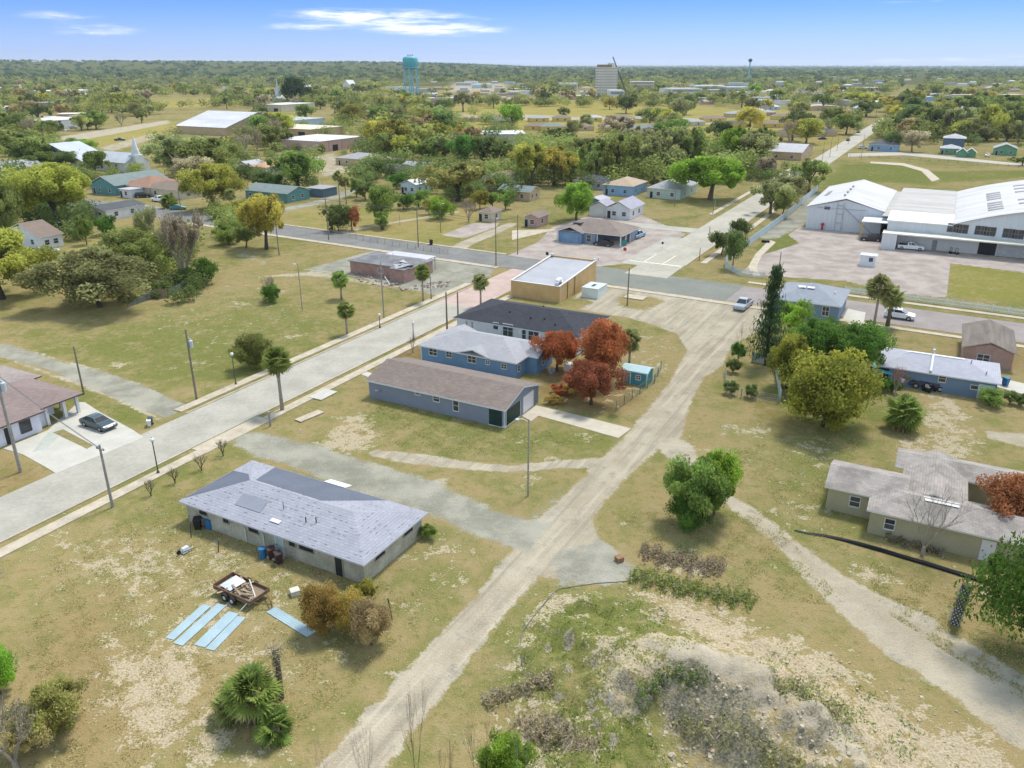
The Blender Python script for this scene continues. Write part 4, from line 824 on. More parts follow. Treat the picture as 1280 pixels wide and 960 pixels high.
def cone_mesh(v):
    k = ('cone', v)
    if k not in _crowns:
        r = np.random.RandomState(v+5); C, T, S = [], [], []
        z = .12
        while z < .985:
            rad_ = (1-z)**.75*(.7+.45*r.rand())+.06
            for i in range(7):
                az_ = r.rand()*6.28; L = rad_*(.55+.5*r.rand())
                for t_ in np.linspace(.15, 1, 9):
                    n = 4; p = np.array([math.cos(az_)*L*t_, math.sin(az_)*L*t_, z-.01*t_+.02*t_*t_])
                    C.append(p+r.normal(size=(n, 3))*np.array([.09, .09, .012])); T.append(np.full(n, r.rand()))
            z += .028+.02*r.rand()
        _crowns[k] = blank(leaf_mesh('crown', np.concatenate(C), np.concatenate(T), .03, v, asp=.5))
    return _crowns[k]
_trunks = {}
def trunk_mesh(style, v):
    k = (style, v)
    if k in _trunks: return _trunks[k]
    r = random.Random(v*13+hash_s(style)); b = MB(); top = {'broad': .42, 'round': .4, 'tall': .5, 'bush': .2, 'low': .22, 'cone': .96}[style]
    tr = {'broad': .085, 'round': .07, 'tall': .08, 'bush': .05, 'low': .05, 'cone': .07}[style]
    if style == 'cone': b.tube([(0, 0, 0), (.02, 0, .4), (0, 0, .97)], [tr, tr*.7, .01], 7)
    else:
        lx, ly = r.uniform(-.08, .08), r.uniform(-.08, .08)
        b.tube([(0, 0, 0), (lx*.3, ly*.3, top*.35), (lx, ly, top*.8)], [tr*1.35, tr, tr*.8], 8)
        for i in range(6):
            az_ = i*1.05+r.uniform(-.3, .3); L = r.uniform(.4, .75); zz = top+r.uniform(.15, .38)
            m_ = (lx+L*.45*math.cos(az_), ly+L*.45*math.sin(az_), top*.8+(zz-top*.8)*.6)
            e_ = (lx+L*math.cos(az_+.2), ly+L*math.sin(az_+.2), zz)
            b.tube([(lx, ly, top*.75), m_, e_], [tr*.6, tr*.38, tr*.1], 5)
            for q_ in range(2):
                a2 = az_+r.uniform(-.9, .9); b.tube([m_, (m_[0]+.3*math.cos(a2), m_[1]+.3*math.sin(a2), m_[2]+r.uniform(.1, .25))], [tr*.3, tr*.07], 4)
    _trunks[k] = blank(b.mesh('trunk', [])); return _trunks[k]
BARK = mat('bark_grey_brown', (.13, .10, .075), .95, .3, 4); BARKP = mat('bark_pale', (.30, .265, .215), .95, .25, 4); BARKD = mat('bark_dark', (.07, .055, .045), .95, .3, 4)
LM = {
 'olive': leafmat('leaf_olive', (.25, .285, .085)), 'moss': leafmat('leaf_moss', (.33, .345, .145)), 'spring': leafmat('leaf_spring', (.40, .40, .085)), 'yellow': leafmat('leaf_yellow', (.46, .40, .09)),
 'green': leafmat('leaf_green', (.225, .31, .075)), 'bright': leafmat('leaf_bright', (.27, .42, .06)), 'dark': leafmat('leaf_dark', (.155, .20, .065)), 'deep': leafmat('leaf_deep', (.125, .225, .045)), 'pine': leafmat('leaf_pine', (.075, .118, .05)),
 'gold': leafmat('leaf_gold', (.20, .245, .05), .5, c2=(.42, .39, .07)), 'copper': leafmat('leaf_copper', (.42, .15, .065)), 'russet': leafmat('leaf_russet', (.31, .115, .062)), 'orange': leafmat('leaf_orange', (.40, .29, .085)), 'tawny': leafmat('leaf_tawny', (.47, .385, .19)), 'drab': leafmat('leaf_drab', (.42, .36, .235)), 'khaki': leafmat('leaf_khaki', (.38, .385, .12))}
CW = {'gold': 'golden green', 'olive': 'olive green', 'moss': 'grey green', 'spring': 'fresh yellow green', 'yellow': 'golden green', 'green': 'mid green', 'bright': 'bright green', 'dark': 'dark green', 'deep': 'deep green', 'pine': 'blackish green', 'copper': 'copper red', 'russet': 'russet', 'orange': 'orange tinged', 'tawny': 'tawny', 'drab': 'drab brown', 'khaki': 'khaki'}
def setmat(o, m):
    o.material_slots[0].link = 'OBJECT'; o.material_slots[0].material = m
TREES = []   # things whose label is written once all of them stand
def tree(p, w, hh, leaf, style='broad', lod=1, v=None, label=None, name=None, cat='tree', bark=None, trunk=True, z=0, group=None, jit=True):
    v = random.randrange(4) if v is None else v
    name = name or {'broad': 'oak_tree', 'round': 'broadleaf_tree', 'tall': 'tall_tree', 'bush': 'bush', 'low': 'shrub', 'cone': 'conifer'}[style]
    if style in ('bush', 'low') and cat == 'tree': cat = 'bush'
    o = empty(name, (p[0], p[1], z), random.uniform(0, 6.28), label, cat, group)
    c = place(cone_mesh(v) if style == 'cone' else crown_mesh(style, lod, v), 'crown', o, scale=(w, w, hh)); setmat(c, LM[leaf])
    if trunk:
        t_ = place(trunk_mesh(style, v), 'trunk', o, scale=(w*.75, w*.75, hh)); setmat(t_, bark or BARK)
    if not label: TREES.append((o, leaf, {'broad': 'spreading oak', 'round': 'rounded tree', 'tall': 'tall tree', 'bush': 'bush', 'low': 'low shrub', 'cone': 'conifer'}[style], p))
    return o
def tpx(bx, by, x0, x1, top, leaf, style='broad', lod=1, label=None, bot=None, **k):
    """tree whose foot stands at photo pixel (bx,by), crown from x0 to x1 and up to top"""
    p = G(bx, by); m = mpp(bx, by); w = (x1-x0)/2*m*(1.14 if lod == 1 else 1.05); hh = hgt(bx, by, top)
    cx = (x0+x1)/2; p = Vector((p.x+(cx-bx)*m*.8, p.y, 0))
    # the crown's near edge hides its own far top: the visible top lies a little behind the foot
    return tree(p, w, max(.6, hh*.97), leaf, style, lod, label=label, **k)
# ---- bare branching
def bare_mesh(seed, depth=5, spread=.55, n0=5, up=.35, thin=1.0):
    r = random.Random(seed); b = MB()
    def grow(p, d, L, rr, k):
        if k == 0: return
        mid = p+d*L*.5+Vector((r.uniform(-1, 1), r.uniform(-1, 1), r.uniform(-.4, .6)))*L*.08; e_ = p+d*L
        b.tube([p, mid, e_], [rr, rr*.8, rr*.6], 4 if k < 4 else 5)
        for i in range(3 if k > 2 else 2):
            nd = (d+Vector((r.uniform(-1, 1), r.uniform(-1, 1), r.uniform(-.5, .8)+up*.4))*spread*1.25).normalized(); grow(p+d*L*r.uniform(.55, 1), nd, L*r.uniform(.58, .8), rr*.55, k-1)
    for i in range(n0):
        az_ = i*6.28/n0+r.uniform(-.4, .4); grow(Vector((0, 0, .08)), Vector((math.cos(az_)*spread, math.sin(az_)*spread, 1)).normalized(), .36, .022*thin, depth)
    zs = max(v[2] for v in b.V); b.V = [(x/.75, y/.75, z/zs) for x, y, z in b.V]
    return blank(b.mesh('branches', []))
_bare = {}
def bare(p, w, hh, m, seed, label, name='bare_tree', cat='tree', z=0, leaf=None, nleaf=500, group=None, depth=5, thin=1.0, n0=5):
    k = (seed, depth, thin, n0)
    if k not in _bare: _bare[k] = bare_mesh(seed, depth, thin=thin, n0=n0)
    o = empty(name, (p[0], p[1], z), random.uniform(0, 6), label, cat, group)
    c = place(_bare[k], 'branches', o, scale=(w, w, hh)); setmat(c, m)
    t_ = MB(); t_.tube([(0, 0, 0), (0, 0, hh*.12)], [.035*hh*thin**.5, .03*hh*thin**.5], 7); t_.build('trunk', m, o)
    if leaf:
        key = ('lf', seed, nleaf)
        if key not in _crowns:
            r = np.random.RandomState(seed); vs = np.array([q_.co[:] for q_ in _bare[k].vertices]); vs = vs[vs[:, 2] > .35]; nleaf = int(nleaf*2.6); ii = r.randint(0, len(vs), nleaf)
            _crowns[key] = blank(leaf_mesh('foliage', vs[ii]+r.normal(size=(nleaf, 3))*.03, r.rand(nleaf), .022, seed))
        f = place(_crowns[key], 'foliage', o, scale=(w, w, hh)); setmat(f, LM[leaf])
    if not label: TREES.append((o, leaf or 'drab', 'half bare tree', p))
    return o
# ---- cabbage palms
def palm_meshes(seed, droop=1.0):
    r = random.Random(seed); V, F, T = [], [], []
    def frond(az_, el_, L, fan, n, tn):
        d = Vector((math.cos(az_)*math.cos(el_), math.sin(az_)*math.cos(el_), math.sin(el_))); s_ = Matrix.Rotation(r.uniform(-1.1, 1.1), 3, d) @ Vector((-math.sin(az_), math.cos(az_), 0)); u = s_.cross(d)*-1
        tip = d*L; b0 = Vector((0, 0, 0))
        V.extend([b0-s_*.02, b0+s_*.02, tip]); T.extend([tn]*3); F.append((len(V)-3, len(V)-2, len(V)-1))
        for i in range(n):
            a_ = (i/(n-1)-.5)*4.1; dd_ = (d*math.cos(a_)+s_*math.sin(a_)); ll = fan*(.75+.25*math.cos(a_*.6))*r.uniform(.9, 1.1)
            sid = s_*math.cos(a_)-d*math.sin(a_); e_ = tip+dd_*ll-Vector((0, 0, 1))*ll*.16*droop; m_ = tip+dd_*ll*.5-Vector((0, 0, 1))*ll*.03
            o_ = len(V); wv = .07*fan*1.5; V.extend([tip, m_-sid*wv+u*.03, e_, m_+sid*wv-u*.03]); T.extend([tn]*4); F.append((o_, o_+1, o_+2, o_+3))
    def mk(name):
        me = bpy.data.meshes.new(name); me.from_pydata([tuple(v) for v in V], [], F); at = me.attributes.new('tint', 'FLOAT', 'POINT'); at.data.foreach_set('value', T); me.update(); return blank(me)
    for i in range(72): frond(i*2.4+r.uniform(-.2, .2), rad(-45+133*(r.random()**.9)), r.uniform(.6, 1.0), r.uniform(.6, .82), 13, r.random())
    live = mk('fronds'); V, F, T = [], [], []
    V.clear(); F.clear(); T.clear()
    for i in range(16): frond(i*2.4, rad(r.uniform(-75, -35)), r.uniform(.5, .8), r.uniform(.6, .85), 9, r.random())
    return live, mk('dead_fronds')
_palm = [palm_meshes(s_) for s_ in range(3)]
LM['palm'] = leafmat('leaf_palm', (.25, .325, .085), .4); LM['palm_dead'] = leafmat('leaf_palm_dead', (.28, .215, .12), .35, .15); LM['palm_olive'] = leafmat('leaf_palm_olive', (.28, .29, .11), .4)
def palm(p, hh, r_, label, v=0, leaf='palm', name='cabbage_palm', lean=0.0, skirt=True, tr=.16, z=0, group=None, dead='palm_dead'):
    o = empty(name, (p[0], p[1], z), random.uniform(0, 6.28), label, 'palm tree', group); b = MB(); ht = max(.15, hh-r_*.95)
    b.tube([(0, 0, 0), (lean*.3, 0, ht*.4), (lean, 0, ht)], [tr*1.25, tr, tr*.95], 9); b.build('trunk', BARKP if tr < .3 else BARK, o, smooth=True)
    c = place(_palm[v % 3][0], 'fronds', o, loc=(lean, 0, ht), scale=(r_/1.75,)*3); setmat(c, LM[leaf])
    if skirt: c2 = place(_palm[v % 3][1], 'dead_fronds', o, loc=(lean, 0, ht-.05), scale=(r_/1.8,)*3); setmat(c2, LM[dead])
    return o
def ppx(bx, by, top, rw, label, **k):
    m = mpp(bx, by); return palm(G(bx, by), hgt(bx, by, top), rw*m*1.12, label, **k)
ppx(353,513,430,20,'tall cabbage palm on the street verge facing the brown gable house', v=0, tr=.2)
ppx(427,374,336,13,'cabbage palm on the lawn in front of the derelict brick building, the farther of two', v=1)
ppx(434,418,375,13,'cabbage palm beside the far pavement, the nearer of two on the lawn', v=2)
ppx(529,377,328,12,'cabbage palm at the corner of the derelict building by the pavement', v=0)
ppx(601,384,340,12.5,'round headed cabbage palm behind the navy roofed duplex', v=1, leaf='palm_olive')
ppx(786,462,408,17,'cabbage palm between the copper red trees and the teal shed', v=2, leaf='palm_olive')
ppx(1091,413,340,18,'taller of the two cabbage palms by the cross street', v=0, leaf='palm_olive', tr=.2); ppx(1109,408,354,17,'shorter of the two cabbage palms by the cross street', v=1, leaf='palm_olive', tr=.3)
ppx(425,257,212,8,'slim palm by the side lane, left one of a pair', v=0, leaf='palm_olive', skirt=False); ppx(433,255,219,8,'slim palm by the side lane, right one of a pair', v=1, leaf='palm_olive', skirt=False)
ppx(291,266,233,9,'palm under the yellow green tree beside the side street', v=2, leaf='palm_olive'); ppx(212,260,240,11,'squat palm beside the parked cars at the side street', v=1, leaf='palm', tr=.35)
ppx(818,238,217,8,'palm in front of the pale green house with grey roof', v=0, leaf='palm_olive', skirt=False); ppx(760,243,226,6,'small palm beside the light blue house with tan roof', v=1, skirt=False)
ppx(478,287,262,11,'dark squat palm under the pale green tree on the open lot', v=2, leaf='palm', tr=.4); ppx(344,190,178,6,'small palm in front of the pink warehouse, left one', v=0, leaf='palm_olive'); ppx(403,192,179,6,'small dry palm in front of the pink warehouse, right one', v=1, leaf='palm_olive', dead='palm_dead')
ppx(1127,536,491,27,'big trunkless fan palm on the lawn before the long dusk blue house', v=1, leaf='palm', tr=.3)
ppx(320,902,832,40,'shaggy fan palm clump at the sandy lower edge', v=0, leaf='palm', tr=.35); ppx(345,920,884,30,'smaller fan palm crowding the shaggy palm clump', v=2, leaf='palm', tr=.3); ppx(290,896,862,26,'low fan palm on the near side of the shaggy clump', v=1, leaf='palm_olive', tr=.3)
# dead palm with hanging skirt
o = empty('dead_palm', G(352, 873), 0, 'dead palm stem with a drooping grey tuft behind the shaggy palm clump', 'palm tree'); hh = hgt(352, 873, 805); b = MB(); b.tube([(0, 0, 0), (.05, 0, hh*.5), (0, 0, hh*.93)], [.2, .19, .24], 8); b.build('trunk', BARK, o)
r = np.random.RandomState(4); n = 500; t_ = r.rand(n)*6.28; zz = r.rand(n)**1.6; rr = .22+.25*(1-zz)*r.rand(n)+.3*np.exp(-((zz-.12)/.12)**2); C = np.stack([np.cos(t_)*rr, np.sin(t_)*rr, hh*(1-.62*zz)], 1)
me = leaf_mesh('dead_fronds', C, r.rand(n), .14, 4, asp=.22); blank(me); c = place(me, 'dead_fronds', o); setmat(c, LM['drab'])
# leaning palm stub with diamond leaf boots
o = empty('palm_stump', G(1193, 779), 0, 'crownless palm trunk covered in grey diamond leaf bases on the right lawn', 'palm tree'); hh = hgt(1193, 779, 731); b = MB(); b.tube([(0, 0, 0), (.1, .0, hh*.5), (.22, 0, hh)], [.3, .36, .33], 12); b.build('trunk', BARKD, o); b = MB()
for i in range(16):
    for jn in range(9):
        a_ = (jn+.5*(i % 2))*2*math.pi/9; z_ = .1+i*(hh-.25)/16; R_ = .33+.04*math.sin(z_*2.2); cx = .22*z_/hh; d = Vector((math.cos(a_), math.sin(a_), 0)); s2 = Vector((-d.y, d.x, 0)); p = Vector((cx, 0, z_))+d*R_
        q0 = [p-s2*.09, p+d*.1-Vector((0, 0, .02)), p+s2*.09, p+Vector((0, 0, .16))+d*.06]; b.add(q0, [(0, 1, 3), (1, 2, 3), (0, 2, 1), (0, 3, 2)])
b.build('leaf_base', mat('leaf_boot_grey', (.34, .36, .32), .9, .3, 5), o)
# ---- the trees one can name, left to right / far to near
T = tpx
T(20,374,-62,60,288,'spring','round',0,'bright spring green tree at the left edge of the lawn', bark=BARKD)
T(160,384,48,186,312,'moss','low',0,'wide mossy live oak leaning over the lawn by the wooden fence', name='oak_tree', cat='oak', bark=BARKD, v=1)
T(195,352,118,212,286,'olive','low',0,'mossy oak behind the wide leaning live oak', name='oak_tree', cat='oak', bark=BARKD)
bare(G(232,352), 42*mpp(232,352), hgt(232,352,262), BARKP, 5, 'big leafless pale grey tree beside the mossy oaks', leaf='drab', nleaf=2600); bare(G(190,318), 30*mpp(190,318), hgt(190,318,256), BARKP, 6, 'half bare grey tree behind the mossy oaks', leaf='moss', nleaf=2200)
T(258,354,244,274,322,'deep','bush',1,'dark green bush at the end of the wooden fence'); T(134,294,121,147,270,'deep','bush',1,'dense dark green bush beside the small white house'); T(108,306,100,118,268,'green','tall',1,'narrow green tree left of the dense dark bush')
T(75,285,22,126,203,'spring','broad',0,'great yellow green oak behind the small white house', bark=BARKD); T(8,298,-26,33,226,'olive','round',0,'olive tree at the left edge behind the spring green tree'); T(271,262,233,304,204,'spring','round',0,'rounded yellow green tree on the corner of the side street', bark=BARK)
T(120,217,104,136,188,'green','round',1,'neat mid green tree in front of the white church'); T(50,214,36,71,190,'green','round',1,'mid green tree left of the white church'); T(85,213,72,98,189,'dark','round',1,'darker green tree beside the white church')
T(32,210,-4,66,166,'olive','broad',1,'large olive tree at the left edge before the white church'); T(220,222,190,252,168,'moss','broad',1,'heavy grey green oak right of the church steeple'); T(258,222,228,296,172,'olive','broad',1,'olive oak left of the bare lot by the barn'); T(240,228,215,262,195,'drab','round',1,'rust brown oak under the heavy grey green oak')
T(92,186,82,104,172,'green','bush',1,'green bush behind the church roof'); T(108,187,97,119,174,'bright','bush',1,'bright green bush behind the church roof'); T(347,187,330,365,157,'olive','round',1,'olive tree before the pale turquoise wall'); bare(G(308,190), 24*mpp(308,190), hgt(308,190,155), BARKP, 8, 'leafless grey oak right of the tan barn', leaf='moss', nleaf=1500); bare(G(322,190), 14*mpp(322,190), hgt(322,190,160), BARKP, 9, 'smaller leafless tree near the tan barn', leaf='drab', nleaf=900)
T(374,238,343,402,188,'green','broad',1,'broad green tree left of the slim palms', bark=BARKD); T(425,289,408,438,256,'dark','bush',1,'dark shrub at the lane corner under the slim palms'); T(440,288,430,450,258,'russet','tall',1,'rusty dry shrub at the lane corner'); T(478,282,459,496,231,'green','round',1,'pale green rounded tree above the squat palm')
T(552,274,538,566,246,'bright','bush',1,'bright green bush tree on the open lot'); bare(G(586,278), 17*mpp(586,278), hgt(586,278,246), mat('twig_pinkish', (.30, .235, .20), .95, .2, 3), 11, 'leafless pinkish shrub tree by the small pink house', depth=6)
T(569,252,536,611,204,'khaki','broad',1,'large khaki yellow oak behind the open lot', bark=BARKD)
for x, y, a, b_, tp, lf in ((556,204,543,572,172,'dark'),(580,207,562,601,168,'deep'),(604,206,590,622,170,'dark'),(626,206,612,641,176,'dark'),(536,203,520,552,176,'green'),(515,200,500,532,172,'olive')): T(x, y, a, b_, tp, lf, 'broad', 1)
for x, y, a, b_, tp, lf in ((470,188,455,492,150,'yellow'),(492,192,470,515,148,'spring'),(520,190,500,545,155,'khaki'),(545,185,528,565,150,'spring'),(566,180,552,588,152,'yellow'),(480,200,463,500,165,'olive'),(505,200,488,524,168,'spring'),(535,176,515,556,143,'tawny'),(590,183,575,605,158,'tawny')): T(x, y, a, b_, tp, lf, 'broad', 1)
for x, y, a, b_, tp, lf in ((598,262,590,611,238,'spring'),(615,260,606,626,240,'green'),(632,262,621,643,236,'green'),(505,262,492,516,242,'deep'),(522,260,510,537,238,'green'),(536,268,528,545,246,'khaki'),(496,236,486,506,216,'deep'),(470,222,463,478,203,'deep'),(486,214,477,495,200,'deep'),(456,250,444,470,228,'dark'),(444,246,436,456,222,'olive'),(330,238,318,345,215,'dark'),(346,240,333,356,218,'deep'),(300,270,286,316,250,'spring'),(286,306,272,302,280,'green'),(308,310,292,324,284,'olive')): T(x, y, a, b_, tp, lf, 'round', 1)
T(335,312,303,363,242,'yellow','broad',0,'khaki yellow tree standing at the bend of the cross street', bark=BARKD)
T(720,276,694,746,227,'bright','round',0,'vivid bright green tree behind the carport corner house', bark=BARK); T(886,250,844,932,194,'bright','broad',0,'broad bright green oak beside the diagonal road', v=2, bark=BARK)
for x, y, a, b_, tp, lf in ((660,232,640,690,178,'spring'),(690,232,668,718,182,'yellow'),(712,230,700,728,190,'bright'),(652,215,636,668,186,'spring'),(742,228,725,768,172,'olive'),(772,230,752,800,168,'olive'),(798,224,780,818,178,'moss'),(828,224,802,856,164,'moss'),(860,222,838,886,158,'olive'),(846,196,830,866,156,'moss'),(818,190,800,838,160,'moss'),(915,205,900,936,158,'bright'),(940,208,918,966,164,'moss'),(950,200,932,970,158,'olive'),(896,196,884,912,176,'bright'),(700,180,678,721,160,'dark'),(686,180,676,698,163,'dark'),(788,180,774,802,162,'moss'),(730,196,712,748,172,'olive'),(955,222,942,970,196,'drab')): T(x, y, a, b_, tp, lf, 'broad', 1)
T(637,160,625,656,130,'bright','round',1,'lone vivid green tree at the edge of the yellow field')
T(963,268,939,986,226,'moss','broad',1,'airy oak on the verge of the diagonal road, nearer the picket wall', bark=BARK); T(990,256,966,1004,220,'moss','broad',1,'airy oak on the verge behind its neighbour oak'); T(1009,240,990,1033,198,'olive','broad',1,'airy oak at the top end of the light blue wall'); T(977,272,965,990,240,'olive','round',1,'smaller verge oak between the airy oaks')
T(899,319,888,917,290,'dark','round',1,'small street tree on the corner lawn, left of two'); T(914,336,903,929,288,'dark','round',1,'small street tree against the light blue wall'); T(922,306,911,934,273,'dark','round',1,'small street tree farther along the light blue wall')
T(1057,168,1041,1074,142,'green','round',1,'green tree on the left verge of the far road'); T(1085,146,1064,1100,126,'dark','broad',1,'dark oak overhanging the far road'); T(1110,188,1104,1126,163,'dark','bush',1,'dark bush behind the light blue house'); T(1138,190,1126,1154,163,'drab','round',1,'brown leaved tree right of the light blue house'); T(1148,180,1134,1160,150,'olive','round',1,'olive tree above the brown leaved tree')
for x, y, a, b_, tp, lf in ((1128,162,1120,1140,146,'dark'),(1160,168,1140,1176,134,'olive'),(1174,168,1160,1190,132,'dark'),(1188,172,1174,1204,136,'moss'),(1202,174,1188,1218,134,'moss'),(1214,172,1200,1230,136,'olive'),(1232,176,1216,1250,130,'spring'),(1250,170,1236,1266,134,'olive'),(1272,172,1254,1292,128,'olive'),(1270,180,1262,1284,150,'moss'),(1276,207,1266,1290,196,'dark'),(1150,150,1132,1168,126,'moss'),(1180,146,1160,1200,122,'moss'),(1210,148,1190,1236,120,'olive'),(1260,146,1240,1284,118,'green'),(1110,140,1094,1126,120,'yellow'),(1072,132,1056,1090,114,'spring')): T(x, y, a, b_, tp, lf, 'broad', 1)
p = G(956,457); tree(p, 29*mpp(956,457), hgt(956,457,330), 'pine', 'cone', 0, 1, 'tall dark narrow conifer beside the sandy lot', 'conifer', bark=BARKD)
T(982,424,962,1008,377,'bright','round',1,'light green tree right of the tall conifer'); T(1020,462,984,1052,398,'deep','round',0,'deep green tree before the slate hip roof house'); T(1074,472,1036,1104,404,'deep','round',0,'deep green tree at the end of the long dusk blue house'); T(1003,444,985,1018,406,'green','round',1,'small green tree crowding the light green tree')
T(985,486,953,1012,418,'gold','round',0,'yellow green oak behind the big golden oak', bark=BARKD); T(1028,533,974,1082,444,'gold','bush',0,'big dense golden green oak touching the ground on the right lawn', name='oak_tree', cat='tree', bark=BARKD)
T(1237,507,1221,1252,486,'green','low',1,'light green bush beside the long dusk blue house'); T(922,453,914,930,428,'deep','tall',1,'small dark sapling at the corner of the chain fence')
for i, (x, y) in enumerate(((912,493),(938,497),(915,466))): T(x, y, x-8, x+9, y-17, 'dark', 'low', 1, ('dark shrub on the fence line, left of two','dark shrub on the fence line, right of two','dark shrub at the edge of the sandy lot')[i])
T(1290,820,1222,1345,672,'deep','bush',0,'dense deep green cedar cut by the right edge', name='cedar_tree', cat='tree')
T(860,662,834,886,618,'deep','bush',0,'dense dark lower half of the tree clump by the sandy path'); T(860,656,830,904,574,'green','round',0,'green leafy tree, left of two in the clump by the sandy path'); T(893,644,864,920,566,'bright','round',0,'fresh green tree, right of two in the clump by the sandy path')
T(696,464,670,722,415,'copper','round',0,'copper red tree, the leftmost of three behind the garage', bark=BARKD); T(752,476,724,781,400,'copper','tall',0,'tallest copper red tree, in front of the duplex', bark=BARKD, v=2); T(738,506,706,772,454,'russet','round',0,'dark russet tree with hanging leaves beside the teal shed', bark=BARKD)
T(700,492,688,712,480,'copper','low',1,'low copper bush under the copper trees'); T(718,494,706,732,478,'orange','low',1,'orange low bush under the copper trees'); T(692,504,680,704,494,'orange','low',1,'pale orange bush nearest the garage door')
T(318,460,293,342,418,'olive','bush',0,'loose olive shrub on the lawn by the far pavement'); T(338,378,328,350,355,'deep','bush',1,'dense green bush on the middle of the lawn'); bare(G(338,372), 14*mpp(338,372), hgt(338,372,342), BARKP, 12, 'dry twiggy shrub behind the dense green lawn bush', 'bare_shrub', 'bush', leaf='drab', nleaf=350)
T(405,789,379,431,734,'orange','bush',0,'orange tinged bush, left of three by the block house'); T(438,787,414,462,742,'orange','bush',0,'orange tinged bush, middle of three by the block house'); T(464,806,439,491,754,'tawny','bush',0,'tawny rounded bush, right of three by the block house'); T(458,748,445,472,726,'spring','low',1,'small yellow green bush at the corner of the block house'); T(535,672,524,546,658,'green','low',1,'weedy green shrub at the right end of the block house')
for i, (x, y) in enumerate(((189,620),(219,604),(252,588),(279,570))): bare(G(x, y), 12*mpp(x, y), hgt(x, y, y-22), BARKD, 20+i, ('small twiggy shrub nearest the street lamp, first of the verge row','small twiggy shrub, second of the verge row from the lamp','small twiggy shrub, third of the verge row from the lamp','small twiggy shrub at the end of the verge row by the gravel lane')[i], 'bare_shrub', 'bush', leaf='drab', nleaf=260, group='twiggy shrubs in a row along the pavement')
bare(G(516,441), 8*mpp(516,441), hgt(516,441,415), mat('twig_pinkish', (.3, .235, .2)), 30, 'leafless pinkish shrub by the lamp near the sky blue house', 'bare_shrub', 'bush', depth=5)
T(1258,668,1214,1290,598,'russet','round',0,'rust red tree inside the courtyard of the rambling tan house', bark=BARKD); bare(G(1153,694), 58*mpp(1153,694), hgt(1153,694,604), BARKP, 33, 'leafless pale tree spreading over the rambling tan house', depth=5, thin=.55, n0=4)
bare(G(1118,455+40), 20*mpp(1118,495), hgt(1118,475,436), BARKP, 35, 'thin tree with few brown leaves before the long dusk blue house', leaf='russet', nleaf=240, depth=4, thin=.5)
bare(G(923,448), 14*mpp(923,448), hgt(923,448,402), BARKP, 36, 'slender leafless tree at the sandy lot corner', depth=4, thin=.4, n0=3)
# bottom edge
bare(G(-14,800), 46*mpp(0,800), hgt(-14,800,690), BARKP, 37, 'leafless pale tree at the lower left edge', thin=.7); T(2,868,-22,26,812,'bright','bush',0,'glossy green bush at the lower left edge'); T(66,918,22,108,866,'khaki','low',0,'straggly olive shrub in the lower left corner'); T(40,935,10,70,893,'tawny','low',0,'dry tawny undergrowth shrub in the lower left corner')
bare(G(20,960), 60*mpp(20,960), hgt(20,960,880), BARKP, 38, 'tangle of pale dead branches in the lower left corner', 'dead_branches', 'branches', leaf='drab', nleaf=90, depth=5)
for i, (x, y, tp, w_) in enumerate(((462,1010,895,26),(522,1000,838,30),(405,1000,905,24),(600,1010,880,34),(655,1010,900,30),(560,1020,905,26))): bare(G(x, y), w_*mpp(x, y), hgt(x, y, tp), (BARKP, BARK)[i % 2], 40+i, ('thin leafless sapling on the dirt road edge at the bottom, second from left','tallest thin leafless sapling at the bottom edge','thin leafless sapling at the bottom, leftmost','twiggy pale shrub right of the tallest sapling','twiggy shrub at the bottom edge, rightmost','low twiggy sapling between the tallest and the pale shrub')[i], 'sapling', 'sapling', depth=5, thin=.35, n0=3)
T(632,990,600,665,925,'bright','low',0,'bright green leafy shrub at the bottom edge')
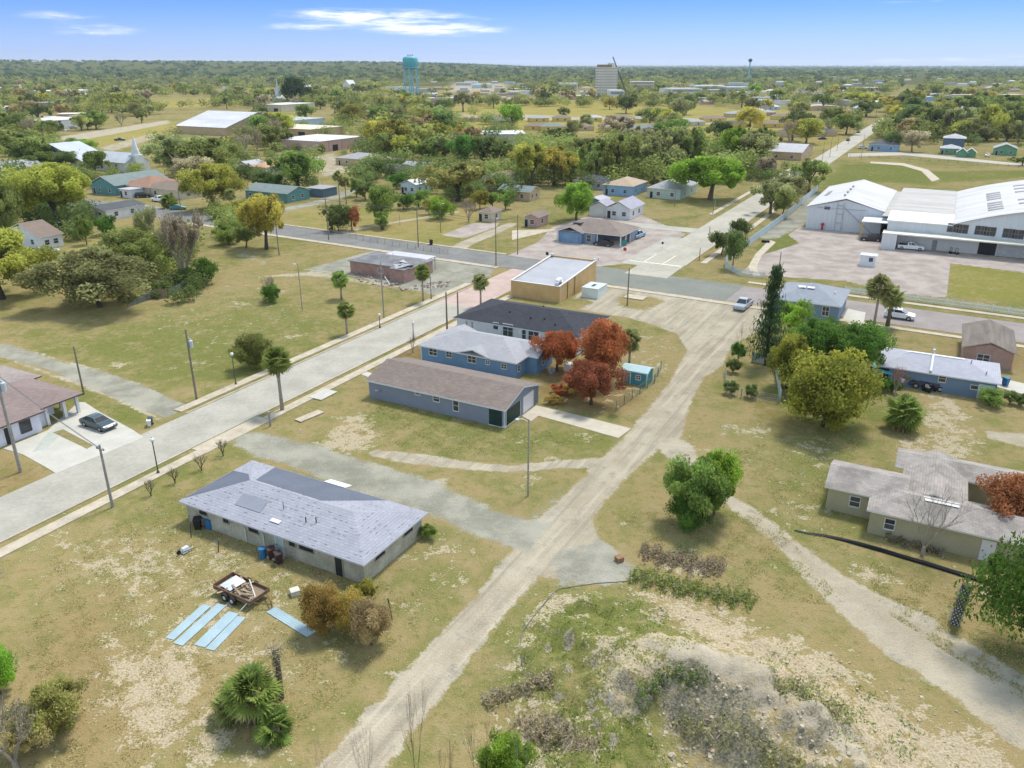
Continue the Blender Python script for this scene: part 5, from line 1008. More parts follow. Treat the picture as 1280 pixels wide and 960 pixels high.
# ================================================================= VEHICLES, POLES, SMALL THINGS
TYRE = mat('tyre_rubber', (.018, .018, .018), .8, .2, 3); RIM = mat('wheel_rim', (.45, .46, .48), .35, .1, 3, metal=.6); CARGL = mat('car_glass', (.02, .025, .03), .05, .2, 2, spec=.7); LAMPW = mat('headlamp_clear', (.40, .41, .42), .15, .05, 2); LAMPR = mat('tail_lamp_red', (.35, .02, .02), .2, .1, 2)
def paintm(name, c): return mat('car_paint_'+name, c, .22, .04, 1, spec=.6)
def vehicle(name, label, cat, p, heading, kind, pm, group=None, scale=1.0):
    o = empty(name, p, heading, label, cat, group)
    L, W = {'sedan': (4.7, 1.8), 'suv': (4.7, 1.86), 'pickup': (5.6, 1.95)}[kind]; L *= scale; W *= scale; hw = W/2; b = MB()
    zb, zs = (.32, .92) if kind == 'sedan' else (.42, 1.08); zr = {'sedan': 1.44, 'suv': 1.72, 'pickup': 1.85}[kind]
    x0, x1 = -L/2, L/2
    if kind == 'sedan': prof = [(x0, zb+.12), (x0+.02, zs-.1), (x0+.25, zs+.06), (x0+1.1, zs+.08), (x1-1.35, zs+.05), (x1-.3, zs-.15), (x1, zs-.32), (x1, zb+.08), (x1-.15, zb-.08), (x0+.15, zb-.08)]; cab = [(x0+.55, zs+.05), (x0+1.25, zr-.03), (x0+1.9, zr), (x0+2.55, zr-.06), (x1-1.25, zs+.03)]
    elif kind == 'suv': prof = [(x0, zb+.1), (x0, zs), (x0+.1, zs+.06), (x1-1.2, zs+.06), (x1-.2, zs-.1), (x1, zs-.28), (x1, zb+.05), (x1-.15, zb-.1), (x0+.15, zb-.1)]; cab = [(x0+.06, zs+.04), (x0+.35, zr-.03), (x0+1.0, zr), (x0+2.5, zr-.05), (x1-1.1, zs+.04)]
    else: prof = [(x0, zb+.1), (x0, zs+.0), (x0+.05, zs+.02), (x1-1.5, zs+.06), (x1-.2, zs-.02), (x1, zs-.2), (x1, zb+.05), (x1-.15, zb-.1), (x0+.15, zb-.1)]; cab = [(x0+2.0, zs+.02), (x0+2.1, zr-.05), (x0+2.3, zr), (x0+3.3, zr-.04), (x1-1.35, zs+.04)]
    n = len(prof)
    for y in (-hw, -hw+.12, hw-.12, hw):
        in_ = abs(y) == hw; b.V += [(x, y, zz if not in_ else zz+(-.05 if zz > zb+.3 else .04)) for x, zz in prof]
    F_ = [tuple(range(n)), tuple(range(4*n-1, 3*n-1, -1))]
    for k in range(3): F_ += [(k*n+i, (k+1)*n+i, (k+1)*n+(i+1) % n, k*n+(i+1) % n) for i in range(n)]
    b.F += F_; b.M += [0]*len(F_)
    ti = .2; m = len(cab); o_ = len(b.V)
    for sgn in (-1, 1): b.V += [(x, sgn*(hw-.06-(ti if zz > zs+.2 else 0)), zz) for x, zz in cab]
    b.F += [tuple(o_+i for i in range(m))[::-1], tuple(o_+m+i for i in range(m))]+[(o_+i, o_+(i+1), o_+m+i+1, o_+m+i) for i in range(m-1)]; b.M += [0]*(m+1)
    body = b.build('body', pm, o)
    g = MB()
    def pane(q_): g.add(q_, [(0, 1, 2, 3)])
    def gl(i, e=.07):
        (xa, za), (xb, zb_) = cab[i], cab[i+1]; d = Vector((xb-xa, 0, zb_-za)); nn = Vector((-d.z, 0, d.x)).normalized()*.012
        if nn.z < 0: nn = -nn
        ya = hw-.06-(ti if za > zs+.2 else 0)-e; yb = hw-.06-(ti if zb_ > zs+.2 else 0)-e; A_ = Vector((xa, 0, za))+d*.1+nn; B_ = Vector((xb, 0, zb_))-d*.08+nn
        pane([A_+Vector((0, -ya, 0)), A_+Vector((0, ya, 0)), B_+Vector((0, yb, 0)), B_+Vector((0, -yb, 0))])
    gl(0); gl(m-2)
    for sgn in (-1, 1):
        zlo, zhi = zs+.12, zr-.12
        def yy(z_): return sgn*(hw-.06-ti*(z_-zs)/(zr-zs)+.015)
        xa, xb = cab[0][0], cab[-1][0]; xm = (cab[1][0]+cab[-2][0])/2
        for (q0, q1, r0, r1) in ((xa+.35, xm-.05, cab[1][0]+.1, xm-.05), (xm+.05, xb-.3, xm+.05, cab[-2][0]-.05)): pane([Vector((q0, yy(zlo), zlo)), Vector((q1, yy(zlo), zlo)), Vector((r1, yy(zhi), zhi)), Vector((r0, yy(zhi), zhi))])
    g.build('window', CARGL, o)
    if kind == 'pickup': q_ = MB(); q_.box(x0+.12, x0+1.9, -hw+.16, hw-.16, zs+.03, zs+.05); q_.build('cargo_bed', mat('bed_dark', (.05, .05, .055), .8), o)
    r_ = .33 if kind == 'sedan' else .39
    for x in (x0+.9, x1-.9):
        for s2 in (-1, 1):
            wv = MB(); wv.V = []; wv.tube([(x, s2*(hw-.2), r_), (x, s2*(hw+.015), r_)], [r_, r_], 14); t_ = wv.build('wheel', TYRE, o); wv = MB(); wv.tube([(x, s2*(hw-.1), r_), (x, s2*(hw+.025), r_)], [r_*.6, r_*.55], 10); wv.build('rim', RIM, t_)
    for s2 in (-1, 1):
        q_ = MB(); q_.box(x1-.12, x1+.012, s2*(hw-.5), s2*(hw-.14), zs-.36, zs-.2); q_.build('headlight', LAMPW, o); q_ = MB(); q_.box(x0-.012, x0+.1, s2*(hw-.42), s2*(hw-.1), zs-.22, zs-.08); q_.build('tail_light', LAMPR, o)
    return o
def head(p, q_): a = G(*p); b = G(*q_); return math.atan2(b.y-a.y, b.x-a.x)
def at2(p, q_): return (G(*p)+G(*q_))/2
DKTEAL = paintm('dark_teal', (.035, .055, .065)); SILV = paintm('silver_grey', (.30, .34, .37)); WHT = paintm('white', (.74, .75, .77)); BLK = paintm('black', (.016, .017, .02)); RED = paintm('red', (.35, .03, .035)); NAVY = paintm('navy', (.02, .03, .09)); BLUE = paintm('pale_blue', (.25, .38, .5))
vehicle('sedan', 'dark teal sedan parked on the white concrete driveway', 'car', G(124,533.5), head((104,529),(142,542)), 'sedan', DKTEAL)
vehicle('pickup_truck', 'silver grey pickup truck standing on the sandy lot', 'pickup', G(928.5,385), head((936,379),(920,391)), 'pickup', SILV)
vehicle('parked_suv', 'white suv parked on the cross street behind the palm trunks', 'car', G(1124,398), math.atan2(DC.y, DC.x), 'suv', WHT); vehicle('pickup_truck', 'white pickup truck under the warehouse canopy', 'pickup', G(1138,312), math.atan2(DC.y, DC.x)+.1, 'pickup', WHT)
vehicle('parked_suv', 'black suv beside the yellow post at the warehouse', 'car', G(1088,301), math.atan2(DC.y, DC.x)+math.pi+.2, 'suv', BLK, scale=1.05)
for nm, lb_, p, hd, kd, pm in (('sedan','black car in the driveway of the brown roofed house on the side street',(179,247),.3,'suv',BLK),('pickup_truck','white and dark pickup before the rust roofed house',(199,252),2.6,'pickup',WHT),('parked_suv','pale lavender van beside the small white house',(61,318),.5,'suv',paintm('lavender',(.5,.5,.66))),('pickup_truck','red pickup near the white long house',(637,246),-.4,'pickup',RED),('sedan','dark car inside the carport of the corner house',(754,307),2.7,'sedan',BLK),('pickup_truck','pale blue truck with a white cap behind the carport',(797,297),1.0,'pickup',BLUE),('sedan','dark car driving on the far road',(1060,176),1.08,'sedan',BLK),('sedan','white car parked by the light blue house',(1078,186),0.0,'suv',WHT),('sedan','black car parked on the yellow field drive',(1028,174.5),.2,'sedan',BLK),('parked_suv','dark utility vehicle at the porch of the long dusk blue house',(1159,485),2.7,'suv',NAVY),('delivery_truck','dark green truck on the strip before the church',(150,176),.2,'pickup',paintm('dark_green',(.03,.05,.045))),('camper_van','white camper parked between the green sheds and the green house',(1234,196),1.1,'suv',WHT),('sedan','teal car parked at the kerb of the side street',(223,262),.2,'sedan',paintm('teal',(.04,.2,.2))),('sedan','dark car on the far road beyond the first dark one',(1073,166),1.08,'sedan',NAVY)):
    vehicle(nm, lb_, 'car' if kd != 'pickup' else 'pickup', G(*p), hd, kd, pm)
for i, (x, y) in enumerate(((66,164),(74,160),(82,164),(92,161),(100,158),(110,156),(120,154))): vehicle('parked_car', ('white','dark','white','silver','white','dark','silver')[i]+' car in the far lot left of the church, '+('first','second','third','fourth','fifth','sixth','last')[i]+' from the left', 'car', G(x, y), .9, 'suv', (WHT, BLK, WHT, SILV, WHT, NAVY, SILV)[i], group='cars in the far lot beyond the church')
# ---- poles
WOOD = mat('pole_wood', (.20, .165, .13), .95, .25, 3); WOODG = mat('pole_wood_grey', (.28, .26, .23), .95, .25, 3)
POLES = {}
def pole(key, bx, by, tx_, ty, label, r_=.15, arm=None, can=False, m=None, lamp=None, name='utility_pole', cat='utility pole'):
    p = G(bx, by); hh = hgt(bx, by, ty); o = empty(name, p, TH, label, cat); b = MB(); b.tube([(0, 0, 0), (0, 0, hh)], [r_, r_*.7], 9); b.build('post', m or WOOD, o)
    if arm: b = MB(); b.box(-.06, .06, -arm/2, arm/2, hh-.5, hh-.38); b.build('crossarm', WOODG, o); b = MB(); [b.lathe([(.05, hh-.38), (.07, hh-.25), (.03, hh-.18)], 7, 0, y_) for y_ in (-arm*.45, 0.16, arm*.45)]; b.build('insulator', GALV, o)
    if can: b = MB(); b.lathe([(.02, hh-2.5), (.27, hh-2.45), (.29, hh-1.6), (.12, hh-1.45), (.1, hh-1.3)], 12, .42, 0); b.build('transformer', mat('transformer_grey', (.42, .48, .50), .5, .1, 2), o); b = MB(); b.tube([(.1, 0, hh-1.2), (.3, 0, hh-.9)], .03, 5); b.box(.1, .5, -.04, .04, hh-2.2, hh-2.1); b.build('bracket', GALV, o)
    if lamp:
        b = MB(); dx_, ln = lamp; b.tube([(0, 0, hh-.3), (ln*.5*math.cos(dx_), ln*.5*math.sin(dx_), hh+.05), (ln*math.cos(dx_), ln*math.sin(dx_), hh+.1)], .045, 6); b.build('lamp_arm', GALV, o); b = MB(); q_ = Vector((ln*math.cos(dx_), ln*math.sin(dx_), hh+.05)); b.lathe([(.06, hh+.14), (.2, hh+.1), (.22, hh-.02), (.1, hh-.1)], 10, q_.x, q_.y); b.build('lamp_head', mat('lamp_head_grey', (.42, .43, .44), .5, .1, 2), o)
    POLES[key] = (p, hh); return o
pole('p1', 246,500, 233,412, 'wooden utility pole with a grey transformer at the mouth of the paved lane', can=True); pole('p2', 105,493, 92,433, 'bare wooden pole beside the mauve roofed street house', r_=.13); pole('p3', 141,634, 126,556, 'grey wooden pole on the verge with a short crossarm, near the twiggy shrubs', arm=1.1, m=WOODG); pole('p4', 26,590, -4,462, 'tall grey utility pole with transformer at the left edge', can=True, m=WOODG, r_=.18, arm=1.6)
pole('p5', 559,415, 558,365, 'dark wooden pole in front of the sky blue house, left of a pair', r_=.16); pole('p6', 573,413, 572,365, 'dark wooden pole in front of the duplex, right of a pair', r_=.15); pole('p7', 480,398, 476,328, 'pale tall pole on the lawn beside the derelict building', m=WOODG, r_=.14); pole('p8', 378,388, 375,330, 'slim lamp pole on the middle of the lawn', r_=.1, lamp=(2.6, .8), m=WOODG, name='lamp_pole', cat='street lamp')
pole('p9', 411,300, 407,247, 'utility pole on the cross street verge, left of the open lot', r_=.14, arm=1.2); pole('p10', 523,309, 519,258, 'utility pole on the cross street before the open lot', r_=.14, arm=1.2); pole('p11', 551,291, 550,255, 'lamp pole inside the open lot', r_=.1, lamp=(-.6, 1.0), name='lamp_pole', cat='street lamp'); pole('p12', 620,333, 620,272, 'utility pole with a lamp arm at the street junction', r_=.14, lamp=(-2.4, 1.2), arm=1.2); pole('p13', 349,319, 346,274, 'pole under the khaki yellow tree at the bend', r_=.13)
pole('p14', 784,382, 790,335, 'lone wooden pole on the grass island of the sandy lot', r_=.14); pole('p15', 972,350, 975,315, 'slim pole in front of the warehouse yard fence', r_=.11); pole('p16', 647,318, 647,268, 'pole at the corner of the paved station yard', r_=.12); pole('p17', 228,274, 226,238, 'wooden pole on the side street behind the leafless grey tree', r_=.14, arm=1.2)
pole('p18', 660,620, 663,524, 'tall slim lamp pole on the grass island beside the dirt road', r_=.1, lamp=(2.2, 1.1), m=WOODG, name='lamp_pole', cat='street lamp')
for i, (x, y, t_) in enumerate(((1046,189,166),(1037,196,170),(1027,205,176),(1060,180,160),(1076,200,168),(1083,158,146),(1094,150,138),(891,268,248),(843,258,238),(874,326,310),(886,300,283))): pole('q%d' % i, x, y, x, t_, ('slim pole on the left verge of the far road, second from the near end','slim pole on the left verge of the far road, near end third','nearest slim pole on the left verge of the far road','slim pole beside the first dark car on the far road','slim pole in front of the light blue house','slim pole on the far road near the dark oak','farthest slim pole on the far road','slim post by the broad bright green oak','slim post beside the pale green house','slim post at the corner lawn crossing','slim lamp post on the diagonal road verge')[i], r_=.1)
bulb = mat('globe_white', (.70, .72, .70), .3, .05, 2); lampm = mat('lamp_post_dark', (.07, .075, .07), .5, .2, 2)
def globe(bx, by, ty, label):
    p = G(bx, by); hh = hgt(bx, by, ty); o = empty('street_lamp', p, 0, label, 'street lamp', 'globe street lamps along the pavements'); b = MB(); b.lathe([(.16, 0), (.16, .25), (.07, .4), (.055, hh-.5), (.12, hh-.42)], 9); b.build('post', lampm, o); b = MB(); b.lathe([(.06, hh-.45), (.2, hh-.3), (.23, hh-.15), (.16, hh), (.03, hh+.06)], 12); b.build('lamp_globe', bulb, o, smooth=True); b = MB(); b.lathe([(.03, hh+.062), (.05, hh+.1), (.01, hh+.18)], 8); b.build('finial', lampm, o)
globe(198,592,548,'globe street lamp on the near pavement opposite the white driveway'); globe(295,481,441,'globe street lamp by the loose olive shrub'); globe(517,425,402,'globe street lamp beside the leafless pinkish shrub'); globe(539,374,344,'globe street lamp near the derelict building palm'); globe(475,410,392,'short globe street lamp on the far pavement')
# ---- wires
wire = mat('wire_grey', (.12, .12, .12), .7, .1, 1)
def wires(keys, label, dz=(.0, .35), name='power_line'):
    b = MB()
    for a_, b_ in zip(keys, keys[1:]):
        (p, h1), (q_, h2) = POLES[a_], POLES[b_]
        for off in dz:
            pts = []
            for i in range(13):
                t_ = i/12; v = p.lerp(q_, t_); pts.append((v.x+off*.9, v.y-off*.5, h1*(1-t_)+h2*t_-.45-(off > 1)*.5-1.6*4*t_*(1-t_)*(p-q_).length/60*.5))
            b.tube(pts, .032, 3)
    return tag(b.build(name, wire), label, 'cable')
wires(['p17','p9','p10','p12','p16'], 'sagging power cables along the cross street past the open lot', (0, .5, 1.1)); wires(['p4','p3'], 'thin cable across the street at the left edge'); 
# ---- fences
def fence(name, label, pts, hh, m, kind='solid', step=2.4, t_=.05, px=True, rail=None):
    P_ = [G(*p) if px else Vector(p) for p in pts]; o = empty(name, P_[0], 0, label, 'fence'); b = MB(); PQ = []; F0 = P_[0]
    for a_, c_ in zip(P_, P_[1:]):
        d = c_-a_; L = d.length; u = d/L; n = Vector((-u.y, u.x, 0)); k = max(1, round(L/step))
        for i in range(k+1):
            q_ = a_+u*(L*i/k)-F0; PQ.append(q_)
        def bar(s0, s1, z0, z1, th): 
            q_ = [a_+u*s0+n*th-F0, a_+u*s1+n*th-F0, a_+u*s1-n*th-F0, a_+u*s0-n*th-F0]; b.prism([(v.x, v.y) for v in q_], z0, z1)
        if kind == 'solid': bar(0, L, .03, hh, t_/2)
        elif kind == 'picket':
            s0 = .1
            while s0 < L: bar(s0, s0+.09, .05, hh, .012); s0 += .22
            bar(0, L, .35, .43, .03); bar(0, L, hh-.35, hh-.27, .03)
        elif kind == 'mesh':
            for z_ in np.linspace(.15, hh, 5): bar(0, L, z_, z_+.02, .01)
            s0 = 0
            while s0 < L: bar(s0, s0+.015, .1, hh, .009); s0 += .45
        elif kind == 'plank':
            s0 = 0; r_ = random.Random(int(L*10))
            while s0 < L: bar(s0+.01, min(L, s0+.19), .03, hh-r_.random()*.12, .012+.01*r_.random()); s0 += .2
    pm_ = None
    b.build({'solid': 'panel', 'picket': 'pickets', 'mesh': 'wire_mesh', 'plank': 'planks'}[kind], m, o); 
    pb = MB(); pb.box(-.05, .05, -.05, .05, 0, hh+.1); pme = pb.mesh('fence_post', m)
    for q_ in PQ: place(pme, 'fence_post', o, (q_.x, q_.y, 0))
    return o
fence('picket_fence', 'white picket fence between the warehouse yard and the cross street', [(1056,366),(1183,382),(1300,398)], 1.25, mat('fence_white', (.66, .68, .68), .7, .06, 1), 'picket'); fence('boundary_wall', 'long pale blue panel wall along the diagonal road', [(906,335),(908,328),(978,276),(1022,238)], 1.9, mat('panel_pale_blue', (.46, .54, .57), .7, .08, .6), 'solid', 3); fence('boundary_wall', 'pale blue panel wall turning along the warehouse yard corner', [(906,335),(925,345),(955,348)], 1.3, mat('panel_pale_blue', (.46, .54, .57)), 'picket', 3)
fence('wooden_fence', 'weathered grey plank fence under the mossy oaks', [(160,384),(196,372),(211,371),(250,352)], 1.5, mat('plank_grey', (.13, .15, .12), .95, .25, 2), 'plank'); fence('wooden_gate', 'brown board gate in the weathered plank fence', [(197,373.5),(209,372.5)], 1.7, mat('plank_brown', (.27, .20, .14), .95, .15, 2), 'plank'); fence('chain_fence', 'wire mesh fence along the open lot on the cross street', [(437,297),(500,309),(560,318)], 1.2, mat('fence_wire_grey', (.3, .31, .3), .6), 'mesh')
fence('chain_fence', 'green wire fence beside the teal shed and russet tree', [(770,513),(818,479),(826,462)], 1.2, mat('fence_wire_green', (.14, .2, .15), .6), 'mesh'); fence('chain_fence', 'overgrown wire fence on the edge of the sandy lot', [(906,470),(908,494),(945,500),(972,505)], 1.2, mat('fence_wire_grey', (.3, .31, .3)), 'mesh'); fence('boundary_wall', 'pale green panel fence behind the golden green oak', [(940,452),(968,458),(975,502)], 1.5, mat('panel_pale_green', (.40, .46, .40), .8, .1, 1), 'solid')
fence('field_fence', 'low dark fence line across the field behind the warehouse', [(1062,196),(1150,201),(1300,212)], 1.2, mat('fence_dusty', (.24, .2, .16), .9, .3, .3), 'mesh', 4)
# black silt fence lying half down
SB = mat('silt_fabric', (.012, .012, .013), .75, .3, 1); o = empty('silt_fence', G(993, 665), 0, 'black silt fence fabric sagging across the right lawn', 'fence'); r_ = random.Random(5); b = MB(); pts = [(993,664),(1010,668),(1030,671),(1052,676),(1075,683),(1100,690),(1130,699),(1160,708),(1190,717),(1215,725),(1237,733),(1262,742)]; rows = []
for i, p in enumerate(pts):
    P_ = G(*p)-G(993, 665); hh = (.05, .08, .14, .24, .34, .36, .34, .36, .33, .34, .3, .24)[i]; rows += [P_+Vector((.1, -.12, .03)), P_+Vector((0, -.02+r_.uniform(-.06, .06), hh*.6)), P_+Vector((.05, .15+r_.uniform(-.1, .1), hh)), P_+Vector((.05, .2, hh-.02)), P_+Vector((0, .05, .02))]
b.add(rows, [(5*i+k_, 5*i+(k_+1) % 5, 5*i+5+(k_+1) % 5, 5*i+5+k_) for i in range(len(pts)-1) for k_ in range(5)]); b.build('fabric', SB, o); b = MB(); [b.tube([G(*p)-G(993, 665)+Vector((0, .1, 0)), G(*p)-G(993, 665)+Vector((.1, .3, .75))], .025, 5) for p in pts[3::2]]; b.build('stakes', WOODG, o)
# ---- near clutter
SHEET = mat('galvanised_sheet', (.30, .40, .435), .5, .12, .8, metal=.1, streak=(1, 1, 1))
def sheet(c4_, label):
    P_ = [G(*p) for p in c4_]; o_ = (P_[0]+P_[1]+P_[2]+P_[3])/4; Lv = (P_[2]-P_[1]+P_[3]-P_[0])/2; Wv = (P_[1]-P_[0]+P_[2]-P_[3])/2; L, W = Lv.length, Wv.length; b = MB(); n = 9; prof = []
    for i in range(n*4+1):
        x = -W/2+W*i/(n*4); z_ = .028 if i % 8 in (3, 4) else .008; prof.append((x, z_))
    prof = prof+[(x, z_-.006) for x, z_ in prof[::-1]]; nn = len(prof)//2
    b.V = [(x, -L/2, z_) for x, z_ in prof]+[(x, L/2, z_) for x, z_ in prof]; m = len(prof); b.F = [(i, i+1, m+i+1, m+i) for i in range(m-1)]+[(m-1, 0, m, 2*m-1)]; b.M = [0]*len(b.F)
    me = b.mesh('metal_sheet', SHEET); ob = place(me, 'metal_sheet', None, (o_.x, o_.y, .03), math.atan2(Lv.y, Lv.x)-math.pi/2); tag(ob, label, 'metal sheet', 'ribbed roofing sheets laid out on the grass'); return ob
sheet([(207,797),(217,801),(263,759),(254,755)], 'ribbed pale blue roofing sheet, leftmost of the left pair on the grass'); sheet([(217,804),(228,808),(283,758),(272,754)], 'ribbed pale blue roofing sheet, right one of the left pair on the grass'); sheet([(243,805),(256,811),(298,768),(287,764)], 'ribbed pale blue roofing sheet, left one of the pair before the palm'); sheet([(258,810),(267,815),(307,773),(297,770)], 'ribbed pale blue roofing sheet, right one of the pair before the palm'); sheet([(333,766),(344,758),(395,790),(384,797)], 'lone ribbed roofing sheet near the orange tinged bushes')
# trailer
pA, pB = G(277, 737), G(322, 752); o = empty('utility_trailer', (G(275, 738)+G(330, 752)+G(300, 720)+G(310, 748))/4*1.0, head((276,736),(322,757)), 'rusty flatbed utility trailer loaded with scrap boards and pale sheeting', 'trailer'); o.location = G(303, 744)
RUST = mat('rusty_steel_dark', (.16, .09, .055), .9, .3, 3); b = MB(); L, W = 4.2, 2.1
b.box(-L/2, L/2, -W/2, W/2, .5, .58); b.build('deck', mat('deck_boards', (.22, .175, .12), .95, .35, 1.5, streak=(.3, 7, 1)), o); b = MB()
for y in (-W/2, W/2-.07): b.box(-L/2, L/2, y, y+.07, .585, .86)
b.box(-L/2, -L/2+.07, -W/2+.08, W/2-.08, .585, .95); b.box(L/2-.07, L/2, -W/2+.08, W/2-.08, .585, .8); b.build('side_rails', RUST, o); b = MB(); b.tube([(L/2, -.7, .5), (L/2+1.3, 0, .45)], .05); b.tube([(L/2, .7, .5), (L/2+1.3, 0, .45)], .05); b.tube([(L/2+1.25, 0, .0), (L/2+1.25, 0, .7)], .04); b.build('drawbar', RUST, o)
for y in (-W/2-.16, W/2+.16):
    for x in (-.55, .3): b = MB(); b.tube([(x, y-.12, .36), (x, y+.12, .36)], [.36, .36], 14); t_ = b.build('wheel', TYRE, o); b = MB(); b.tube([(x, y-.13, .36), (x, y+.13, .36)], [.17, .17], 10); b.build('rim', GALV, t_)
r_ = random.Random(9); b = MB()
for i in range(11):
    a_ = r_.uniform(-.4, .4)+(0 if i % 3 else 1.4); c_ = Vector((r_.uniform(-1.2, 1.3), r_.uniform(-.6, .6), .68+.03*i)); d = Vector((math.cos(a_), math.sin(a_), r_.uniform(-.04, .06)))*r_.uniform(.5, 1.2); n = Vector((-d.y, d.x, 0)).normalized()*.08; b.add([c_-d-n, c_+d-n, c_+d+n, c_-d+n]+[v-Vector((0, 0, .04)) for v in (c_-d-n, c_+d-n, c_+d+n, c_-d+n)], [(0,1,2,3),(7,6,5,4),(0,4,5,1),(1,5,6,2),(2,6,7,3),(3,7,4,0)])
tag(b.build('scrap_lumber', mat('scrap_wood', (.27, .21, .14), .95, .4, 1.2), None, loc=o.location, rz=o.rotation_euler.z), 'heap of loose scrap boards on the rusty trailer', 'lumber'); b = MB(); b.add([(-1.7, -.7, .8), (-.4, -.8, .78), (-.1, .6, .95), (-1.5, .8, .9), (-.9, .1, 1.15)], [(0,1,4),(1,2,4),(2,3,4),(3,0,4),(3,2,1,0)]); tag(b.build('plastic_sheeting', mat('sheeting_pale', (.55, .58, .62), .5, .15, 2), None, loc=o.location, rz=o.rotation_euler.z), 'crumpled pale plastic sheeting on the back of the trailer', 'sheeting'); b = MB(); b.tube([(.0, .9, .95), (2.2, -.5, 1.0)], .05); b.tube([(2.0, -.6, 1.0), (1.5, -1.5, .1)], .05); tag(b.build('metal_pipe', mat('pale_pipe2', (.6, .58, .5), .6), None, loc=o.location, rz=o.rotation_euler.z), 'long pale pipe sticking out across the trailer front', 'pipe')
def barrel(bx, by, m, label, hh=.9, r0=.3, name='barrel', cat='barrel'):
    o = empty(name, G(bx, by), 0, label, cat); b = MB(); b.lathe([(r0*.94, 0), (r0, .06), (r0*1.03, hh*.33), (r0, hh*.36), (r0*1.03, hh*.66), (r0, hh*.7), (r0*.98, hh)], 16); b.build('drum', m, o); b = MB(); b.lathe([(r0*1.02, hh+.002), (r0*1.02, hh+.04), (r0*.3, hh+.07)], 16); b.build('lid', m, o)
DBLUE = mat('plastic_blue', (.03, .14, .30), .45, .12, 2)
barrel(263,660,DBLUE,'blue plastic drum against the left end of the block house', 1.0, .4); barrel(329,697,DBLUE,'blue bin beside the brown bins at the block house', .95, .33)
def wbin(bx, by, m, label, s_=1.0, rz=.4):
    o = empty('wheelie_bin', G(bx, by), rz, label, 'bin'); b = MB(); x_, y_, z_ = .29*s_, .33*s_, .98*s_; b.add([(-x_*.8, -y_*.8, .08), (x_*.8, -y_*.8, .08), (x_*.8, y_*.8, .08), (-x_*.8, y_*.8, .08), (-x_, -y_, z_), (x_, -y_, z_), (x_, y_, z_), (-x_, y_, z_)], [(3,2,1,0),(4,5,6,7),(0,1,5,4),(1,2,6,5),(2,3,7,6),(3,0,4,7)]); b.build('bin_body', m, o); b = MB(); b.add([(-x_-.03, -y_-.04, z_+.003), (x_+.03, -y_-.04, z_+.003), (x_+.03, y_+.04, z_+.003), (-x_-.03, y_+.04, z_+.003), (-x_, -y_, z_+.06), (x_, -y_, z_+.06), (x_, y_, z_+.1), (-x_, y_, z_+.1)], [(3,2,1,0),(4,5,6,7),(0,1,5,4),(1,2,6,5),(2,3,7,6),(3,0,4,7)]); b.build('lid', m, o)
    for x2 in (-x_, x_): b = MB(); b.tube([(x2-.03, y_*.8, .1), (x2+.03, y_*.8, .1)], .1, 8); b.build('wheel', TYRE, o)
BRN = mat('plastic_brown', (.065, .035, .03), .6, .2, 2); wbin(340,698,BRN,'brown wheelie bin next to the blue bin', 1.05); wbin(349,704,mat('plastic_maroon', (.05, .028, .03), .6, .2, 2),'darker brown wheelie bin by the pale green door', 1.05, .6); wbin(248,661,mat('plastic_black', (.02, .02, .022), .6, .2, 2),'black wheelie bin at the left corner of the block house', 1.1, .2); wbin(257,658,mat('plastic_taupe', (.2,.15,.13),.7),'taupe lidded bin between the black bin and the blue drum', .95, .3); wbin(539,306,mat('plastic_black2', (.02,.02,.022),.6),'black wheelie bin on the cross street verge', 1.2); wbin(187,533,mat('bin_white',(.6,.62,.62),.6),'white bin at the kerb end of the white driveway', .8); wbin(189,531,mat('plastic_dark',(.05,.06,.06),.6),'dark bin at the kerb end of the white driveway', .9)
# boxy cast-offs
def crate(name, label, cat, bx, by, s_, m, rz=.5):
    o = empty(name, G(bx, by), rz, label, cat); b = MB(); x_, y_, z_ = s_; b.box(-x_, x_, -y_, y_, 0, z_); b.build('body', m, o); b = MB(); b.box(-x_*1.06, x_*1.06, -y_*1.06, y_*1.06, z_+.003, z_+.05); b.build('lid', m, o); return o
crate('storage_box', 'pale square box lying on the grass beside the trailer', 'box', 369,743,(.35,.33,.45),mat('box_pale',(.5,.49,.42),.8,.15,2)); crate('water_tank', 'white appliance with a tall panel under the copper trees', 'appliance', 711,463,(.55,.5,1.0),WHITE,1.1); crate('bench_box', 'dark flat trunk on the grass by the light blue wall', 'box', 957,303,(.9,.4,.5),DARK,-.5)
crate('concrete_slab', 'broken concrete slab nearer the palm on the verge', 'slab', 387,521,(1.7,.55,.12),conc,TH-.15); crate('concrete_slab', 'pale concrete slab by the pavement edge', 'slab', 404,494,(1.5,1.0,.1),concw,TH); crate('concrete_slab', 'flat concrete slab on the sandy lot island', 'slab', 794,372,(1.8,1.2,.1),conc,DC.y); crate('wooden_crate', 'small orange brown crate at the edge of the gravel patch', 'crate', 774,701,(.3,.3,.4),mat('crate_wood',(.25,.15,.08),.9,.2,3))
